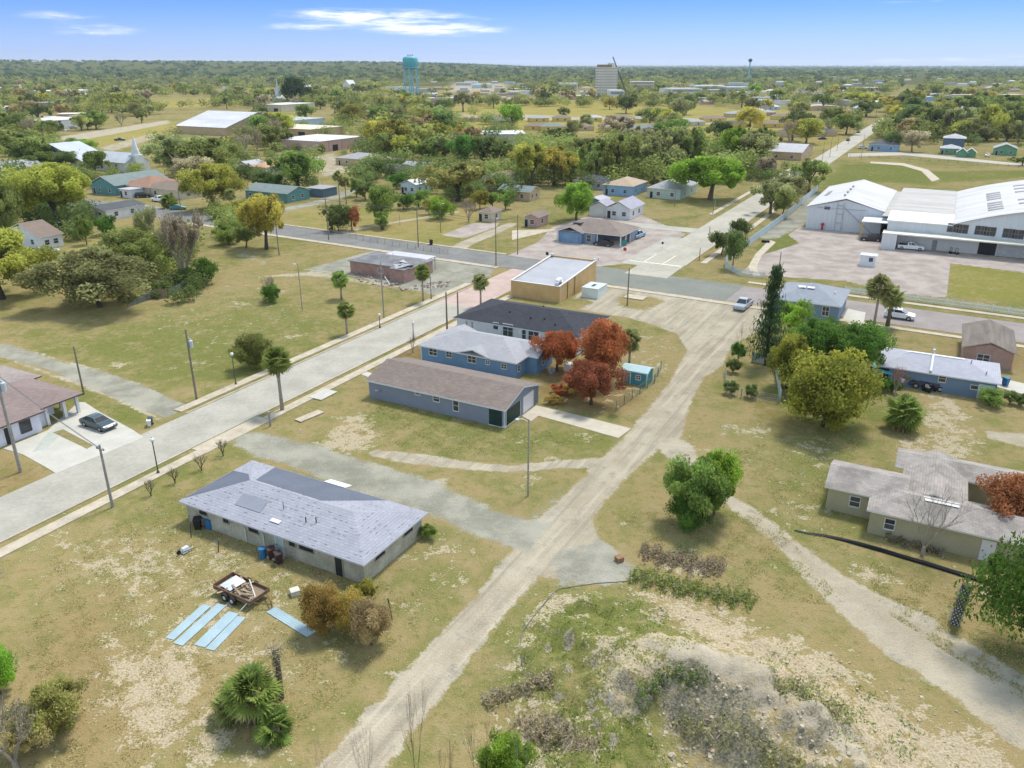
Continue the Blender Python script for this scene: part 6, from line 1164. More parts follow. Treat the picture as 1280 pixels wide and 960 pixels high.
# wheelbarrow upturned
o = empty('wheelbarrow', G(232, 690), 1.0, 'upturned pale wheelbarrow on the sandy grass', 'wheelbarrow'); b = MB(); b.add([(-.45, -.3, .12), (.45, -.3, .12), (.45, .3, .12), (-.45, .3, .12), (-.25, -.18, .5), (.3, -.18, .5), (.3, .18, .5), (-.25, .18, .5)], [(3,2,1,0),(4,5,6,7),(0,1,5,4),(1,2,6,5),(2,3,7,6),(3,0,4,7)]); b.build('tray', GALV, o); b = MB(); b.tube([(-.4, -.25, .3), (.9, -.3, .1)], .025); b.tube([(-.4, .25, .3), (.9, .3, .1)], .025); b.build('handles', DARK, o); b = MB(); b.tube([(-.65, -.05, .3), (-.65, .05, .3)], [.2, .2], 12); b.build('wheel', TYRE, o)
def stake(bx, by, ty, label, m, r0=.05, lean=.12):
    o = empty('stake', G(bx, by), .4, label, 'stake'); hh = hgt(bx, by, ty); b = MB(); b.tube([(0, 0, 0), (lean, 0, hh)], [r0, r0*.9], 6); b.build('post', m, o); b = MB(); b.lathe([(r0*1.2, hh), (r0*1.1, hh+.05)], 6, lean, 0); b.build('cap', m, o)
stake(239,672,656,'thin dark stake left of the blue drum',BARKD); stake(273,690,677,'thin dark stake on the grass before the block house',BARKD); stake(490,774,748,'thin dark stake beside the tawny rounded bush',BARKD,.06,-.2); stake(760,890,864,'white plastic marker pipe on the mound',WHITE,.045,.05); stake(338,533,515,'short grey post below the verge palm',WOODG,.14,0); stake(376,541,537,'short white marker pipe on the lawn',WHITE,.06,0); stake(500,282,268,'slim post at the lane by the pale green tree',WOODG,.06,0)
# boulders and rubble beside the palm post
o = None
# hose
b = MB(); pts = [(655,850),(650,815),(652,795),(668,775),(690,745),(700,738),(745,731),(770,729),(790,727)]; b.tube([G(*p)+Vector((0, 0, .12+ground_z(*G(*p)[:2])-.08)) for p in pts], .035, 6); tag(b.build('hose', mat('hose_dark', (.13, .135, .13), .6, .3, 2)), 'dark hose trailing round the head of the mound', 'hose')
# ---- person, standing by the porch of the long blue house
def person(p, rz, label, shirt, pants, skin, hair, s_=1.0, arms=(.22, .3)):
    o = empty('person', p, rz, label, 'person')
    V, E_, R_ = [], [], []
    def v(x, y, z, r0): V.append((x*s_, y*s_, z*s_)); R_.append(r0*s_); return len(V)-1
    def chain(ix): 
        for a_, b_ in zip(ix, ix[1:]): E_.append((a_, b_))
    pel = v(0, 0, .95, .15); wa = v(0, 0, 1.12, .13); ch = v(0, .0, 1.32, .155); nk = v(0, 0, 1.5, .06); hd = v(0, .02, 1.62, .10); ht_ = v(0, .01, 1.73, .085); chain([pel, wa, ch, nk, hd, ht_])
    for sg in (-1, 1):
        hp = v(sg*.1, 0, .88, .10); kn = v(sg*.12, .03, .49, .065); an = v(sg*.13, -.01, .09, .045); to = v(sg*.14, .17, .04, .04); chain([pel, hp, kn, an, to])
        sh = v(sg*.19, 0, 1.43, .065); el_ = v(sg*(.19+arms[0]*.5), .02, 1.16, .045); wr = v(sg*(.2+arms[0]*.3), arms[1], .98, .032); ha = v(sg*(.2+arms[0]*.25), arms[1]+.09, .95, .035); chain([ch, sh, el_, wr, ha])
        for k_ in range(4): f1 = v(sg*(.2+arms[0]*.25)+(k_-1.5)*.02, arms[1]+.14, .93, .009); f2 = v(sg*(.2+arms[0]*.25)+(k_-1.5)*.021, arms[1]+.17, .90, .008); chain([ha, f1, f2])
        t1 = v(sg*(.17+arms[0]*.22), arms[1]+.12, .955, .01); chain([ha, t1])
    me = bpy.data.meshes.new('body'); me.from_pydata(V, E_, []); ob = place(me, 'body', o); md = ob.modifiers.new('skin', 'SKIN'); 
    for i, d_ in enumerate(me.skin_vertices[0].data) if me.skin_vertices else []: d_.radius = (R_[i], R_[i]); d_.use_root = (i == 0)
    if not me.skin_vertices:
        bpy.context.view_layer.objects.active = ob
        me.attributes  # skin layer is made with the modifier on evaluation
    ob.modifiers.new('smooth', 'SUBSURF').levels = 1
    me.materials.append(skin)
    def wrap(name, prof, m, cx=0, cy=0, n=12, sy=.7):
        b = MB(); b.lathe(prof, n, 0, 0); b.V = [(x*s_+cx*s_, y*sy*s_+cy*s_, z*s_) for x, y, z in b.V]; return b.build(name, m, o, smooth=True)
    wrap('shirt', [(.19, .86), (.185, 1.1), (.21, 1.3), (.2, 1.42), (.08, 1.5)], shirt)
    for sg in (-1, 1): b = MB(); b.tube([(sg*.18*s_, 0, 1.44*s_), (sg*(.19+arms[0]*.35)*s_, .01, 1.24*s_)], [.088*s_, .08*s_], 9); b.build('sleeve', shirt, o); b = MB(); b.tube([(sg*.09*s_, 0, .93*s_), (sg*.12*s_, .03*s_, .49*s_), (sg*.13*s_, 0, .1*s_)], [.125*s_, .092*s_, .08*s_], 10); b.build('trouser_leg', pants, o)
    wrap('hair', [(.105, 1.64), (.118, 1.7), (.1, 1.78), (.03, 1.815)], hair, 0, -.01, 12, 1.0)
    return o
# ================================================================= PERSON AND YARD CLUTTER ON THE RIGHT
person(G(1126, 486), 2.4, 'person in a white shirt and dark trousers standing before the long dusk blue house', mat('cloth_white', (.66, .67, .69), .9), mat('cloth_dark', (.03, .032, .04), .9), mat('skin_brown', (.20, .115, .075), .7), mat('hair_black', (.012, .011, .011), .8))
o = empty('canopy_tent', G(1101, 475), TH, 'turquoise tarpaulin canopy beside the deep green tree', 'canopy'); b = MB(); b.add([(-1.8, -1.3, 1.6), (1.8, -1.3, 1.6), (1.8, 1.3, 1.75), (-1.8, 1.3, 1.75), (0, 0, 2.1)], [(0,1,4),(1,2,4),(2,3,4),(3,0,4)]); b.build('tarpaulin', mat('tarp_turquoise', (.10, .42, .50), .6, .15, 1), o)
for x_ in (-1.75, 1.75):
    for y_ in (-1.25, 1.25): b = MB(); b.tube([(x_, y_, 0), (x_, y_, 1.65)], .03, 5); b.build('leg', GALV, o)
for x, y, w_, lb_ in ((1098,490,10,'dark low shrub in the hedge before the long dusk blue house, leftmost'),(1110,489,9,'dark low shrub in the hedge before the long dusk blue house, second'),(1116,491,7,'small dark shrub in the hedge before the long dusk blue house, nearest the person'),(1262,505,9,'dark shrub row beside the light green bush, first'),(1276,508,9,'dark shrub row beside the light green bush, second'),(1135,482,8,'leafy shrub right of the person')): T(x, y, x-w_, x+w_, y-16, 'deep' if x < 1200 else 'dark', 'low', 1, lb_)
crate('trailer_box','navy boxy trailer parked by the porch of the long dusk blue house','trailer box',1152,478,(1.3,.8,1.7),mat('box_navy',(.025,.05,.14),.5,.1,1),TH); wbin(1256,482,DBLUE,'blue wheelie bin at the right end of the long dusk blue house',1.1)
o = empty('mower', G(1161, 489), .4, 'dark riding mower with pale seat on the lawn edge', 'mower'); b = MB(); b.box(-.8, .3, -.4, .4, .25, .6); b.box(.1, .85, -.3, .3, .3, .8); b.build('body', BLK, o); b = MB(); b.box(-.55, -.1, -.25, .25, .6, .68); b.box(-.6, -.5, -.25, .25, .68, 1.05); b.build('seat', mat('seat_cream', (.55, .5, .4), .7), o); b = MB(); b.tube([(.3, 0, .8), (.05, 0, 1.0)], .03); b.build('steering_column', GALV, o)
for x_ in (-.5, .6):
    for y_ in (-.45, .45): b = MB(); b.tube([(x_, y_-.08, .22), (x_, y_+.08, .22)], [.22, .22], 10); b.build('wheel', TYRE, o)
o = empty('mailbox', G(1095, 420), 0, 'black mailbox on a white post by the taller palm', 'mailbox'); b = MB(); b.box(-.08, .08, -.08, .08, 0, 1.0); b.build('post', WHITE, o); b = MB(); b.tube([(-.3, 0, 1.18), (.3, 0, 1.18)], [.18, .18], 10); b.build('box', BLK, o)
for i, (x, y) in enumerate(((1188,317),(1195,318))):
    o = empty('hand_truck', G(x, y), .3*i, ('dark hand truck by the warehouse wall, left of two', 'dark hand truck by the warehouse wall, right of two')[i], 'hand truck'); b = MB(); b.tube([(0, -.3, .3), (0, -.35, 1.4)], .05); b.tube([(0, .3, .3), (0, .35, 1.4)], .05); b.tube([(0, -.35, 1.4), (0, .35, 1.4)], .05); b.box(-.1, .7, -.4, .4, .25, .35); b.build('frame', DARK, o)
    for y_ in (-.4, .4): b = MB(); b.tube([(0, y_-.06, .25), (0, y_+.06, .25)], [.25, .25], 10); b.build('wheel', TYRE, o)
def sign(bx, by, ty, face, label, m, w_=.6, hh=.6, name='road_sign', rz=None):
    o = empty(name, G(bx, by), TH if rz is None else rz, label, 'sign'); z_ = hgt(bx, by, ty); b = MB(); b.tube([(0, 0, 0), (0, 0, z_)], .035, 6); b.build('post', GALV, o); b = MB()
    if face == 'oct': b.tube([(-.045, 0, z_-hh/2), (-.07, 0, z_-hh/2)], [w_/2, w_/2], 8)
    else: b.box(-.06, -.038, -w_/2, w_/2, z_-hh, z_)
    b.build('sign_face', m, o); return o
GRN = mat('sign_green', (.03, .22, .10), .5, .05, 1); REDS = mat('sign_red', (.4, .03, .03), .5, .05, 1)
sign(893,265,248,'box','green street name sign by the broad bright green oak',GRN,1.6,.35); sign(781,318,309,'oct','red octagonal sign on the verge of the station yard',REDS,.9,.9); sign(780,312,300,'box','green board sign beside the carport',mat('sign_teal',(.03,.2,.2),.5),1.0,1.4); sign(684,322,315,'box','small dark sign at the edge of the station yard',DARK,.7,.7); sign(748,329,322,'box','small white post sign by the tan store corner',WHITE,.35,.8); sign(828,309,302,'oct','small dark round sign on the grass strip by the diagonal road',DARK,.6,.6)
# ================================================================= FARTHER HOUSES (photo pixels of the near corner and of both wall ends)
def C(n, c, c2=None): return mat(n, c, .85, .12, .5, c2=c2)
WALLS = {'white': C('far_white', (.62, .63, .64)), 'cream': C('far_cream', (.52, .46, .34)), 'tan': C('far_tan', (.46, .35, .22)), 'blue': C('far_blue', (.22, .36, .54)), 'paleblue': C('far_pale_blue', (.40, .52, .60)), 'teal': C('far_teal', (.10, .24, .24)), 'pink': C('far_pink', (.42, .28, .24)), 'grey': C('far_grey', (.36, .37, .38)), 'green': C('far_green', (.12, .28, .17)), 'navy': C('far_navy', (.10, .15, .2)), 'mint': C('far_mint', (.42, .5, .44)), 'yellow': C('far_yellow', (.55, .42, .12)), 'brown': C('far_brown', (.2, .14, .1))}
ROOFS = {'grey': C('froof_grey', (.28, .285, .29)), 'dark': C('froof_dark', (.075, .08, .088)), 'brown': C('froof_brown', (.19, .145, .115)), 'rust': C('froof_rust', (.26, .15, .10)), 'tan': C('froof_tan', (.36, .28, .2)), 'white': C('froof_white', (.52, .52, .52)), 'pale': C('froof_pale', (.37, .37, .39)), 'greengrey': C('froof_green_grey', (.16, .2, .19)), 'lilac': C('froof_lilac', (.30, .29, .34)), 'orange': C('froof_orange', (.46, .28, .16)), 'cream': C('froof_cream', (.55, .49, .38))}
def hs(name, label, F_, la, lb, hh, kind, wall, roof, pitch=.35, ridge=None, cat='house', nwin=2, lm=None, oh=.4, ang=None, door=True):
    q_ = H(name, label, cat, F_, la, lb, hh, at='base', oh=oh, ang=ang)
    rise = (q_.lb if (ridge or ('a' if q_.la > q_.lb else 'b')) == 'a' else q_.la)/2*pitch
    q_.walls(WALLS[wall], gable=(ridge or ('a' if q_.la > q_.lb else 'b')) if kind == 'gable' else None, rise=rise*.93); q_.roof(kind, pitch, ROOFS[roof], ridge=ridge, h=q_.h+(.05 if kind == 'flat' else 0), t=.14)
    for i in range(nwin):
        q_.win('L', q_.lb*(i+.6)/(nwin+.4), 1.45, 1.1, 1.1, px=False); 
        if q_.la > 5: q_.win('R', q_.la*(i+.6)/(nwin+.4), 1.45, 1.1, 1.1, px=False)
    if door and nwin: q_.door('L', q_.lb*.88, .95, 2.0, DARK, handle=False)
    if lm: landmark(lm, q_.c)
    return q_
j1 = hs('cottage', 'white cottage with lilac grey gable roofs beyond the carport corner house', (787,275), (812,268), 7, 2.8, 'gable', 'white', 'lilac', .5, 'a', lm='the white gabled cottage'); j1.walls(WALLS['white'], box=(1.0, 7, 6.9, 12.5), h=2.6, gable='a', rise=1.3); j1.roof('gable', .5, ROOFS['lilac'], box=(1.0, 7, 6.9, 12.5), h=2.6, ridge='a')
hs('cottage', 'slate blue cottage with pale roof left of the white gabled cottage', (752,264), 6, 5, 2.8, 'gable', 'navy', 'pale', .3, lm='the slate blue cottage'); hs('cottage', 'light blue cottage under a tan hip roof', (790,246), (806,239), (760,241), 3.2, 'hip', 'blue', 'tan', lm='the light blue cottage'); hs('cottage', 'pale green house with a wide grey hip roof', (850,250), (868,240), (811,246), 3, 'hip', 'mint', 'grey', .35, lm='the pale green house'); hs('cottage', 'house with dark grey roof in front of the big oaks', (758,238), 8, 12, 2.7, 'hip', 'grey', 'dark', lm='the dark grey roofed house'); hs('cottage', 'green grey roofed house with tan gable behind the pink cottage', (662,252), 7, 11, 2.8, 'gable', 'tan', 'greengrey', ridge='b', lm='the green grey roofed house')
hs('cottage', 'small pink house with brown gable roof and red door', (672,285), (684,280), (657,283), 2.7, 'gable', 'pink', 'brown', .4, 'a', lm='the small pink house', nwin=1); hs('cottage', 'tiny pinkish white house with brown hip roof on the open lot', (615,278), (628,274), (600,276), 2.6, 'hip', 'cream', 'brown', .4, lm='the tiny pinkish house', nwin=1); hs('cottage', 'long white house with brown grey roof behind the red pickup', (628,236), 12, 9, 3, 'gable', 'white', 'brown', .35, 'a', lm='the white long house'); hs('cottage', 'pale blue house with white gable roof behind the green thicket', (520,243), 9, 6, 3, 'gable', 'paleblue', 'white', .4, 'a', lm='the white gable roofed blue house')
hs('cottage', 'white house with dark roof, left one of a pair by the thicket', (508,222), 6, 10, 3, 'gable', 'white', 'dark', .35, 'b', lm='the pair of white houses'); hs('cottage', 'white house with grey roof, right one of a pair by the thicket', (540,220), 8, 14, 2.9, 'gable', 'white', 'grey', .35, 'b'); hs('cottage', 'low house with pale grey roof behind the tan roofed house', (462,209), 14, 18, 2.9, 'hip', 'tan', 'grey', .25, lm='the pale grey roofed low house'); hs('cottage', 'low house with tan roof right of the pale grey roofed house', (490,212), 11, 11, 2.9, 'hip', 'cream', 'tan', .25)
hs('cottage', 'teal house with green grey roof by the side lane', (360,254), (373,247), (322,246), 2.8, 'gable', 'teal', 'greengrey', .3, 'b', lm='the teal lane house'); hs('cottage', 'dark grey carport house at the end of the side lane', (404,247), 7, 7, 2.6, 'flat', 'navy', 'grey', nwin=0); hs('cottage', 'house with orange tan roof beside the rounded yellow green tree', (333,219), 12, 8, 2.8, 'hip', 'white', 'orange', lm='the orange roofed house'); hs('cottage', 'pale roofed house half hidden by the heavy oak', (312,216), 9, 7, 2.8, 'gable', 'white', 'pale', lm='the pale roofed house')
hs('cottage', 'dark blue house with slate gable roof on the side street', (146,245), (171,231), (127,240), 3.2, 'gable', 'teal', 'greengrey', .4, 'a', lm='the dark blue gable house'); hs('cottage', 'long house with rust red roof behind the parked cars', (188,246), (210,236), (163,240), 2.9, 'hip', 'cream', 'rust', .32, lm='the rust roofed house'); hs('cottage', 'house with tan brown roof at the corner of the side street', (228,250), (238,242), (190,243), 2.8, 'hip', 'cream', 'brown', .3); hs('cottage', 'white porch house with pale roof before the rust roofed house', (164,248), 5, 5, 2.6, 'flat', 'white', 'pale', nwin=1)
hs('cottage', 'flat dark roofed carport house behind the deep green bush', (134,276), (156,264), (118,270), 2.6, 'gable', 'white', 'dark', .2, 'a', lm='the dark carport house'); hs('cottage', 'small white house with grey brown roof beside the mossy oak', (54,312), (75,306), (22,302), 2.8, 'gable', 'white', 'brown', .35, 'a', lm='the small white house'); hs('cottage', 'grey blue house with white gable at the left edge', (6,222), 16, 12, 2.9, 'gable', 'grey', 'grey', lm='the left edge grey house'); hs('cottage', 'tan house with flat grey roof beside the far road', (1001,201), (1018,193), (962,195), 3.4, 'gable', 'tan', 'pale', .15, 'b', lm='the tan house by the far road')
hs('cottage', 'light blue house with dark hip roof by the far road', (1122,190), 9, (1087,187), 3, 'hip', 'blue', 'dark', .4, lm='the light blue roadside house', oh=.6); hs('cottage', 'two storey slate house with pale hip roof in the field', (1204,188), 11, (1178,184), 5.5, 'hip', 'navy', 'pale', .35, lm='the two storey slate house'); hs('cottage', 'low green building with pale roof before the two storey house', (1199,194), 8, (1175,191), 2.8, 'hip', 'green', 'pale', .35); hs('cottage', 'green house with grey gable roof at the right end of the field', (1270,195), 11, (1241,192), 3, 'gable', 'green', 'grey', .4, 'a', lm='the green gable house')
for i, x in enumerate((1208, 1219)): hs('garden_shed', ('green arched shed in the field, left of two', 'green arched shed in the field, right of two')[i], (x, 197), 3, 4.2, 2, 'gable', 'green', 'white', .8, 'a', cat='shed', nwin=0)
# big far buildings
z_ = H('metal_barn', 'large tan barn with wide pale metal gable roof', 'barn', (283,170), (312,160), (218,167), 4.5, at='base', oh=.6); z_.walls(WALLS['tan'], gable='b', rise=7.2); z_.roof('gable', 7.6/((z_.la+1.2)/2), mat('barn_roof', (.46, .46, .53), .5, .12, .12, c2=(.58, .58, .64), streak=(1, .3, 1)), ridge='b'); landmark('the tan barn', z_.c); z_.door('R', z_.la/2, 4, 3.8, DARK, handle=False)
ch = H('church', 'white church with pale grey gabled roofs and a steeple', 'church', (105,213), 13, (64,203), 3.6, at='base', oh=.5); landmark('the white church', ch.c); ch.walls(WALLS['white'], gable='a', rise=2.5); rc = mat('church_roof', (.40, .43, .46), .6, .1, .3); ch.roof('gable', .3, rc, ridge='a'); ch.walls(WALLS['white'], box=(3, 14, -22, -.1), h=4, gable='b', rise=3.0); ch.roof('gable', .55, rc, box=(3, 14, -22, 0), ridge='b', oh=.5)
for i in range(4): ch.win('L', -3-i*4.5, 1.9, 1.2, 2.0, px=False, off=3)
def steep(b): 
    b.box(6.5, 10.5, -24, -20.2, 0, 6.5); b.tube([(8.5, -22.1, 6.5), (8.5, -22.1, 8.5)], [1.6, 1.4], 8); b.tube([(8.5, -22.1, 8.5), (8.5, -22.1, 13.5)], [1.2, .1], 8)
ch.part('steeple', WALLS['white'], steep)
pw = H('storage_building', 'long pink flat roofed storage building with white roof', 'warehouse', (401,191), (461,184), (369,184), 5.2, at='base', oh=.1); landmark('the pink warehouse', pw.c); pw.walls(mat('pink_metal_wall', (.45, .315, .285), .8, .08, .3)); pw.roof('flat', 0, ROOFS['white']); [pw.part('wall_band', mat('pink_band', (.3, .2, .18), .8), lambda b: b.box(x_, x_+.5, -.03, -.003, .1, 5)) for x_ in (6, 16, 26, 36)]; pw.part('bay_door', DARK, lambda b: b.box(9, 13, -.05, -.004, .05, 3))
gw = H('storage_building', 'pale grey flat roofed storage building before the yellow field', 'warehouse', (588,180), (655,178), (578,175), 5.0, at='base', oh=.3, ang=.05); landmark('the pale grey storage building', gw.c); gw.walls(WALLS['grey']); gw.roof('flat', 0, mat('pale_blue_roof', (.50, .53, .55), .7, .08, .2)); gw.part('bay_door', DARK, lambda b: b.box(10, 14, -.05, -.004, .05, 3.4))
short2 = lambda s_: ' '.join(s_.split()[:4]) if 'with' not in s_.split()[:4] else ' '.join(s_.split()[:3])
for nm, lb_, F_, la, lb2, hh, w_, r_2 in (('flat_building','wide low building with worn pale roof behind the tan barn',(330,163),60,55,4.5,'paleblue','pale'),('flat_building','low tan building with flat cream roof right of the barn',(388,172),30,45,4.5,'tan','cream'),('flat_building','long cream hall with white roof before the tall dark tree',(352,140),45,30,6,'cream','white'),('flat_building','white roofed plant building at the far left',(48,162),40,45,5,'white','white'),('flat_building','white roofed store far left beyond the lot',(70,120),70,60,6,'white','white'),('flat_building','broad pale roofed store at the left edge far off',(22,116),60,90,6,'cream','white')): q_ = H(nm, lb_, 'building', F_, la, lb2, hh, at='base', oh=.4); q_.walls(WALLS[w_]); q_.roof('flat', 0, ROOFS[r_2]); q_.part('bay_door', DARK, lambda b: b.box(-.05, -.004, 4, 9, .05, 3)); landmark('the '+short2(lb_), q_.c)
# chapel with steeple beyond the barn
q_ = hs('chapel', 'small white chapel with a sharp spire near the tall dark tree', (350,133), 10, 9, 6, 'gable', 'white', 'white', .9, 'a', cat='chapel', nwin=1, lm='the small spired chapel'); q_.part('spire', WALLS['white'], lambda b: (b.box(2, 6, 3, 7, 6, 16), b.tube([(4, 5, 16), (4, 5, 26)], [2.2, .1], 4)))
hs('hall', 'white gabled hall far behind the trees left of the water tower', (437,112), 18, 14, 8, 'gable', 'white', 'white', .9, cat='hall', nwin=1, lm='the white gabled hall')
tree(G(371,133), 18*mpp(371,133), hgt(371,133,97), 'pine', 'tall', 1, 0, 'very tall dark tree beyond the tan barn', 'tall_tree', bark=BARKD)
# water tower
tw_ = G(515,125); o = empty('water_tower', tw_, .4, 'turquoise water tower on tall legs', 'water tower'); m_ = mpp(515,125); Ht = hgt(515,125,70); tk = mat('tower_turquoise', (.06, .30, .36), .5, .12, .05, c2=(.10, .40, .45)); tl = mat('tower_leg_blue', (.22, .42, .50), .6, .08, .1); landmark('the turquoise water tower', tw_)
R0_ = 9.2*m_; hb = Ht-14.5*m_; b = MB(); b.lathe([(R0_*.25, hb-1.5), (R0_*.75, hb-.6), (R0_, hb+1.2), (R0_*1.02, Ht-3.2), (R0_*.9, Ht-1.2), (R0_*.4, Ht-.2), (.3, Ht)], 24); b.build('tank', tk, o, smooth=True); b = MB(); b.lathe([(R0_*1.02, hb+1), (R0_*1.12, hb+1), (R0_*1.12, hb+1.6), (R0_*1.02, hb+1.6)], 24); b.build('catwalk', tl, o)
for i in range(6): a_ = i*math.pi/3; b = MB(); b.tube([(R0_*1.12*math.cos(a_), R0_*1.12*math.sin(a_), 0), (R0_*.93*math.cos(a_), R0_*.93*math.sin(a_), hb+1)], [.75, .6], 8); b.build('leg', tl, o)
b = MB(); b.tube([(0, 0, 0), (0, 0, hb-1)], [.9, .9], 10); b.build('riser', tl, o); b = MB(); [b.tube([(R0_*1.07*math.cos(i*math.pi/3), R0_*1.07*math.sin(i*math.pi/3), z_), (R0_*1.07*math.cos((i+1)*math.pi/3), R0_*1.07*math.sin((i+1)*math.pi/3), z_)], .22, 5) for z_ in (hb*.36, hb*.7) for i in range(6)]; b.build('bracing', tl, o); 
for x_ in (-2.5, 0, 2.6): b = MB(); b.tube([(x_, 0, Ht-.8), (x_, 0, Ht+1.6)], .5, 6); b.build('antenna', DARK, o)
p = G(935, 104); o = empty('water_tower', p, 0, 'tiny far water tower with a dark ball tank on one stem', 'water tower'); Ht = hgt(935,104,73); m_ = mpp(935,104); b = MB(); b.tube([(0, 0, 0), (0, 0, Ht-4)], [1.2*m_, .7*m_], 8); b.build('stem', tl, o); b = MB(); b.lathe([(.6*m_, Ht-4.4*m_), (2.3*m_, Ht-3.2*m_), (2.5*m_, Ht-1.5*m_), (1.3*m_, Ht-.2*m_), (.2, Ht)], 14); b.build('tank', mat('tank_dark_teal', (.05, .10, .12), .6), o, smooth=True)
# tower block and crane
p = G(757, 121); o = empty('tower_block', p, .25, 'cream grey tower block with rows of windows and a dark crown', 'tower block'); landmark('the cream tower block', p); m_ = mpp(757,121); Ht = hgt(757,121,84); Wd = 11.5*m_; cw_ = mat('tower_cream', (.60, .57, .50), .8, .08, .05); b = MB(); b.box(-Wd, Wd, -Wd*.7, Wd*.7, 0, Ht); b.build('wall', cw_, o); b = MB(); b.box(-Wd*.9, Wd*.35, -Wd*.6, Wd*.6, Ht+.02, Ht+3.2); b.build('crown_storey', mat('crown_brown', (.25, .18, .11), .8), o); b = MB(); b.box(Wd*.2, Wd*.8, -Wd*.3, Wd*.3, Ht+.03, Ht+4.8*m_); b.build('lift_house', cw_, o)
nf = 11; winm = mat('far_window_grey', (.24, .24, .24), .4, .2, .1)
for f_ in range(nf):
    b = MB(); z0 = Ht*(f_+.3)/nf; z1 = z0+Ht/nf*.35
    b.box(-Wd*.97, Wd*.97, -Wd*.7-.15, -Wd*.7-.01, z0, z1); b.build('window_row', winm, o); b = MB(); b.box(-Wd-.15, -Wd-.01, -Wd*.66, Wd*.66, z0, z1); b.build('window_row', winm, o)
for i in range(8): b = MB(); x_ = -Wd+2*Wd*(i+1)/9; b.box(x_-Wd*.05, x_+Wd*.05, -Wd*.7-.3, -Wd*.7-.16, .5, Ht-.5); b.build('pilaster', cw_, o)
p = G(783, 119); o = empty('crane', p, 0, 'dark lattice crane boom leaning over the tower block', 'crane'); Ht = hgt(783,119,71); m_ = mpp(783,119); b = MB(); dx_ = -19*m_
for e1 in (-.8, .8):
    for e2 in (-.8, .8): b.tube([(e1, e2, 2), (dx_+e1*.4, e2*.4, Ht)], .32, 4)
for i in range(26):
    t0, t1 = i/26, (i+1)/26; s_ = .8*(1-.6*t0); b.tube([(dx_*t0-s_, -s_, 2+(Ht-2)*t0), (dx_*t1+s_, -s_, 2+(Ht-2)*t1)], .2, 4); b.tube([(dx_*t0-s_, s_, 2+(Ht-2)*t0), (dx_*t1+s_, s_, 2+(Ht-2)*t1)], .2, 4)
b.build('boom', mat('crane_dark', (.06, .06, .06), .7), o); b = MB(); b.box(-3, 4, -2, 2, .5, 4); b.build('cab', mat('crane_yellow', (.4, .28, .05), .6), o)
def short(s):
    for k in (',', ' with ', ' right', ' left', ' behind', ' before', ' beyond', ' at ', ' under', ' far', ' beside', ' among', ' along', ' in the', ' and '): s = s.split(k)[0]
    return s
def flat(lb_, x0, x1, yb, yt, w_, r_2, dep=25, bands=0, nm='block_building', ang=None):
    p = G(x0, yb); m_ = mpp(x0, yb); q_ = H(nm, lb_, 'building', (x0, yb), (x1-x0)*m_, dep, max(3, hgt(x0, yb, yt)), at='base', oh=.3, ang=random.uniform(-.2, .25) if ang is None else ang); q_.walls(WALLS[w_]); q_.roof('flat', 0, ROOFS[r_2])
    for k_ in range(bands): q_.part('window_row', winm, lambda b: b.box(q_.la*.05, q_.la*.95, -.12, -.005, q_.h*(k_+.3)/bands, q_.h*(k_+.75)/bands))
    landmark('the '+short(lb_), q_.c); return q_
flat('cream office block with dark window bands, right of the crane', 787,817,113,102,'cream','white',30,3); flat('white and blue shop block under the tower block', 762,780,127,113,'white','white',25,2); flat('white house block with pale roofs, right of the office block', 838,880,122,111,'white','pale',40,2); flat('long white roofed block beside the white house block', 870,905,114,107,'white','white',40,1); flat('grey and white gabled block among the oaks, far right of the crane', 908,938,120,109,'grey','white',30,1); flat('grey white roofed garage block before the oaks', 925,938,124,115,'white','white',25,1)
flat('brown brick block left of the tower block', 660,675,112,104,'pink','brown',20,2); flat('white roofed shop left of the tower block', 700,722,112,104,'white','white',30,1); flat('long white roofed shop row left of the brown brick block', 640,668,116,111,'white','white',30,0); flat('cream block at the edge of the downtown', 634,648,126,115,'cream','tan',30,2); flat('white shop with a blue band at the foot of the water tower', 529,546,125,117,'white','white',25,1); flat('white building with blue wall far along the road', 1147,1165,131,121,'blue','white',30,0); flat('long grey roofed building in the right woods', 1189,1213,126,120,'grey','grey',25,0); flat('white long roof at the far right horizon woods', 1100,1136,97,94,'white','white',40,0); flat('pale wide roof in the woods, far right', 1040,1060,99,96,'white','white',40,0)
# ================================================================= TOWN HOUSES
KIND = {}
def town(x, y, w_, d_, hh, kind, wall, roof, nm='town_house'):
    m_ = mpp(x, y); q_ = H(nm, None, 'house' if kind != 'flat' else 'building', (x, y), w_, d_, hh, at='base', oh=.4, ang=random.uniform(-.15, .3))
    q_.walls(WALLS[wall]); q_.roof(kind, .32, ROOFS[roof], h=hh+(.05 if kind == 'flat' else 0))
    if y > 135: q_.win('R', q_.la*.3, 1.5, 1.3, 1.2, px=False); q_.win('R', q_.la*.7, 1.5, 1.3, 1.2, px=False)
    wn = {'white': 'white', 'cream': 'cream', 'tan': 'tan', 'blue': 'blue', 'paleblue': 'pale blue', 'teal': 'teal', 'pink': 'pink', 'grey': 'grey', 'green': 'green', 'navy': 'navy', 'mint': 'pale green', 'yellow': 'yellow', 'brown': 'brown'}[wall]
    q_.root['_d'] = wn+(' flat' if kind == 'flat' else ' low')+' building with '+{'greengrey': 'green grey'}.get(roof, roof)+' roof'; KIND[q_.root.name] = ('H', q_.c); return q_
